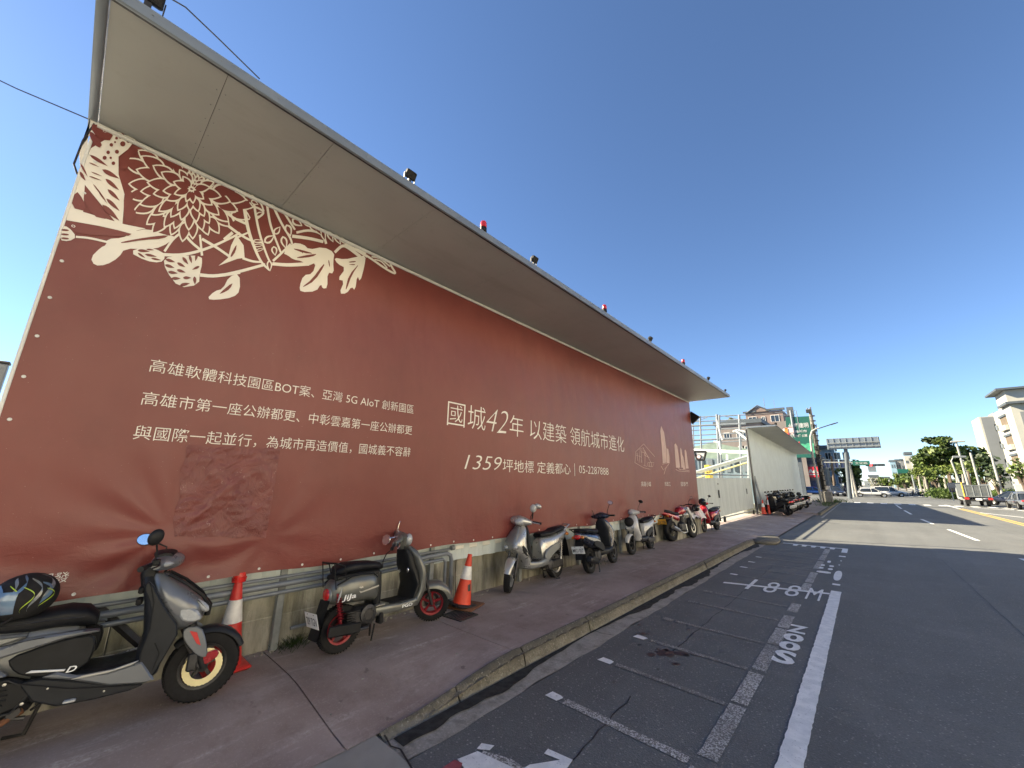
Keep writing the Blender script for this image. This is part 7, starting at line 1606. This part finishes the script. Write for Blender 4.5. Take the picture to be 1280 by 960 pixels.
cb_ = MB(); cb_.loft([(3.25, 0, 1.2, .80, .75, 5), (3.4, 0, 1.22, .83, .80, 5), (4.5, 0, 1.15, .83, .74, 5), (4.85, 0, .95, .8, .5, 5)], 20); obj('cab', cb_, 'white_paint', t); obj('rear_window', MB().bbox((3.24, 0, 1.6), (.04, 1.2, .42), .05), 'glass_dark', t)
for s in (-1, 1):
    obj('tail_light', MB().bbox((-.2, s*.74, .74), (.06, .30, .2), .03), 'red_lens', t); obj('mud_flap', MB().bbox((.15, s*.68, .42), (.03, .36, .4), .01), 'matte_black', t)
    for x in (.75, 3.9): wo_ = obj('wheel', MB().lathe([(.16, -.1), (.29, -.1), (.31, 0), (.29, .1), (.16, .1)], (x, s*.68, .31), 'y', 20, True), 'tyre', t); obj('rim', MB().lathe([(0, s*.02), (.16, s*.06), (.17, s*.1)], (x, s*.68, .31), 'y', 14), 'steel', wo_)
    obj('door_mirror', MB().bbox((4.3, s*1.05, 1.5), (.05, .18, .28), .03), 'matte_black', t)
obj('licence_plate', MB().bbox((-.22, 0, .68), (.03, .4, .18), .01), 'plate_white', t); obj('rear_bar', MB().bbox((-.14, 0, .60), (.10, 1.7, .12), .02), 'matte_black', t)
q = MB(); text(q, '大貨 88', lambda u, v: (-.175, .55-u, 1.12+v), 1.1, .16, 0, .02); obj('lettering', q, 'roof_grey', t, 0)
# dark board on the verge left of the truck
p = on_y(1196, 606, 76); t = thing('notice_board', 'dark blue notice board standing left of the small truck', 'sign', (p[0], 76, 0)); obj('board', MB().bbox((0, 0, 1.7), (1.6, .12, 1.2), .04), 'blue_black_paint', t); obj('post', MB().tube([(-.6, 0, 0), (-.6, 0, 1.6)], .05, 6).tube([(.6, 0, 0), (.6, 0, 1.6)], .05, 6), 'galvanised', t)
# rider on a scooter, far
c = on_z(1150, 621); s_r = scooter('dark scooter ridden across the far junction below the distant trees', (c[0]-.6, 104, 0), R2(175), 0, 'ridden scooters', 1.28, .25, 'blue_black_paint', 'black_plastic', 'dark_steel', disc=None, lowpoly=True)
s_r.location.x = c[0]+.6
pr_ = thing('person', 'rider in pale shirt and white helmet seated on the dark scooter at the far junction', 'person', (c[0]+.35, 104, 0), R2(175))
def skin_body(name, verts, edges, radii, mat, parent):
    me = bpy.data.meshes.new(name); me.from_pydata(verts, edges, []); o = bpy.data.objects.new(name, me); COL.objects.link(o)
    o.modifiers.new('skin', 'SKIN'); sk = me.skin_vertices[0].data if me.skin_vertices else None
    if sk is None:
        me.attributes; 
    else:
        for i, r in enumerate(radii): sk[i].radius = (r, r)
        sk[0].use_root = True
    o.modifiers.new('sub', 'SUBSURF').levels = 1
    dg = bpy.context.evaluated_depsgraph_get(); m2 = bpy.data.meshes.new_from_object(o.evaluated_get(dg)); bpy.data.objects.remove(o)
    for p_ in m2.polygons: p_.use_smooth = True
    m2.materials.clear(); m2.materials.append(M[mat]); return obj(name, m2, mat, parent)
V = [(0, 0, .84), (.03, 0, 1.05), (.06, 0, 1.3), (.09, 0, 1.42), (.11, 0, 1.52), (.09, .19, 1.34), (.26, .24, 1.14), (.46, .26, 1.06), (.09, -.19, 1.34), (.26, -.24, 1.14), (.46, -.26, 1.06), (.05, .1, .82), (.42, .14, .78), (.46, .12, .42), (.56, .12, .39), (.05, -.1, .82), (.42, -.14, .78), (.46, -.12, .42), (.56, -.12, .39)]
Ed = [(0, 1), (1, 2), (2, 3), (3, 4), (2, 5), (5, 6), (6, 7), (2, 8), (8, 9), (9, 10), (0, 11), (11, 12), (12, 13), (13, 14), (0, 15), (15, 16), (16, 17), (17, 18)]
Rr = [.15, .15, .16, .06, .08, .07, .05, .04, .07, .05, .04, .10, .08, .05, .04, .10, .08, .05, .04]
skin_body('body', V, Ed, Rr, 'sign_white', pr_)
obj('head', MB().ball((.13, 0, 1.58), (.09, .08, .11), 14, 10), 'skin', pr_); obj('hair_and_helmet', MB().ball((.11, 0, 1.63), (.14, .125, .12), 14, 10), 'sign_white', pr_)
# the street's sunlit opposite side, unseen beyond the frame, added to bounce sun into the shade
pm('tan_tile', (.55, .46, .35), .8, 0, .08, .4); pm('cream_render', (.62, .57, .45), .8, 0, .06, .4); pm('white_render', (.72, .69, .62), .8, 0, .06, .4)
for k, (y0, y1, h_, m_, wd) in enumerate(((-62, -42, 14, 'tan_tile', 'tan tiled'), (-41, -24, 17, 'white_render', 'white rendered'), (-23, -6, 13, 'cream_render', 'cream'), (-5, 14, 18, 'white_render', 'tall white'), (15, 33, 15, 'tan_tile', 'tan'), (34, 53, 17, 'cream_render', 'tall cream'), (54, 68, 12, 'white_render', 'low white'))):
    t = thing('bounce_building', wd+' unseen building added across the road to bounce sunlight, '+['southernmost', 'second', 'third', 'fourth', 'fifth', 'sixth', 'northernmost'][k]+' of the row', 'building', (25.5, (y0+y1)/2, 0), 0, 'added buildings across the road'); w = (y1-y0)/2
    wallbox(t, 0, 12, -w, w, 0, h_, m_); wallbox(t, -.25, 12.2, -w-.1, w+.1, h_, h_+.5, 'roof_grey', 'roof')
    for z in range(2, int(h_)-1, 3):
        for j in range(int(2*w/3.2)): window(t, -.02, -w+2+j*3.2, z+.2, 1.2, 1.3, 'x', -1, 'roof_grey')
# background hills of low houses beyond the street end so the horizon is not a bare line
hz_ = MB()
for k in range(60):
    x = -330+k*16; h_ = nr.uniform(4, 11); hz_.box((x, 560+nr.uniform(-20, 20), h_/2), (nr.uniform(9, 15), 12, h_))
pm('far_town', (.17, .19, .2), .9, 0, .25, .08)
obj('far_town', hz_, 'far_town', None, 0, 'stuff')
tl_ = [(x, 300+nr.uniform(-20, 60), nr.uniform(2, 4), 5, 4, nr.uniform(2.5, 4)) for x in range(19, 110, 5)]
me = leaves(tl_, .8, 14); me.materials.append(M['leaf']); obj('far_tree_belt', me, 'leaf', None, 0, 'stuff')
print('OBJECTS', len(bpy.data.objects))
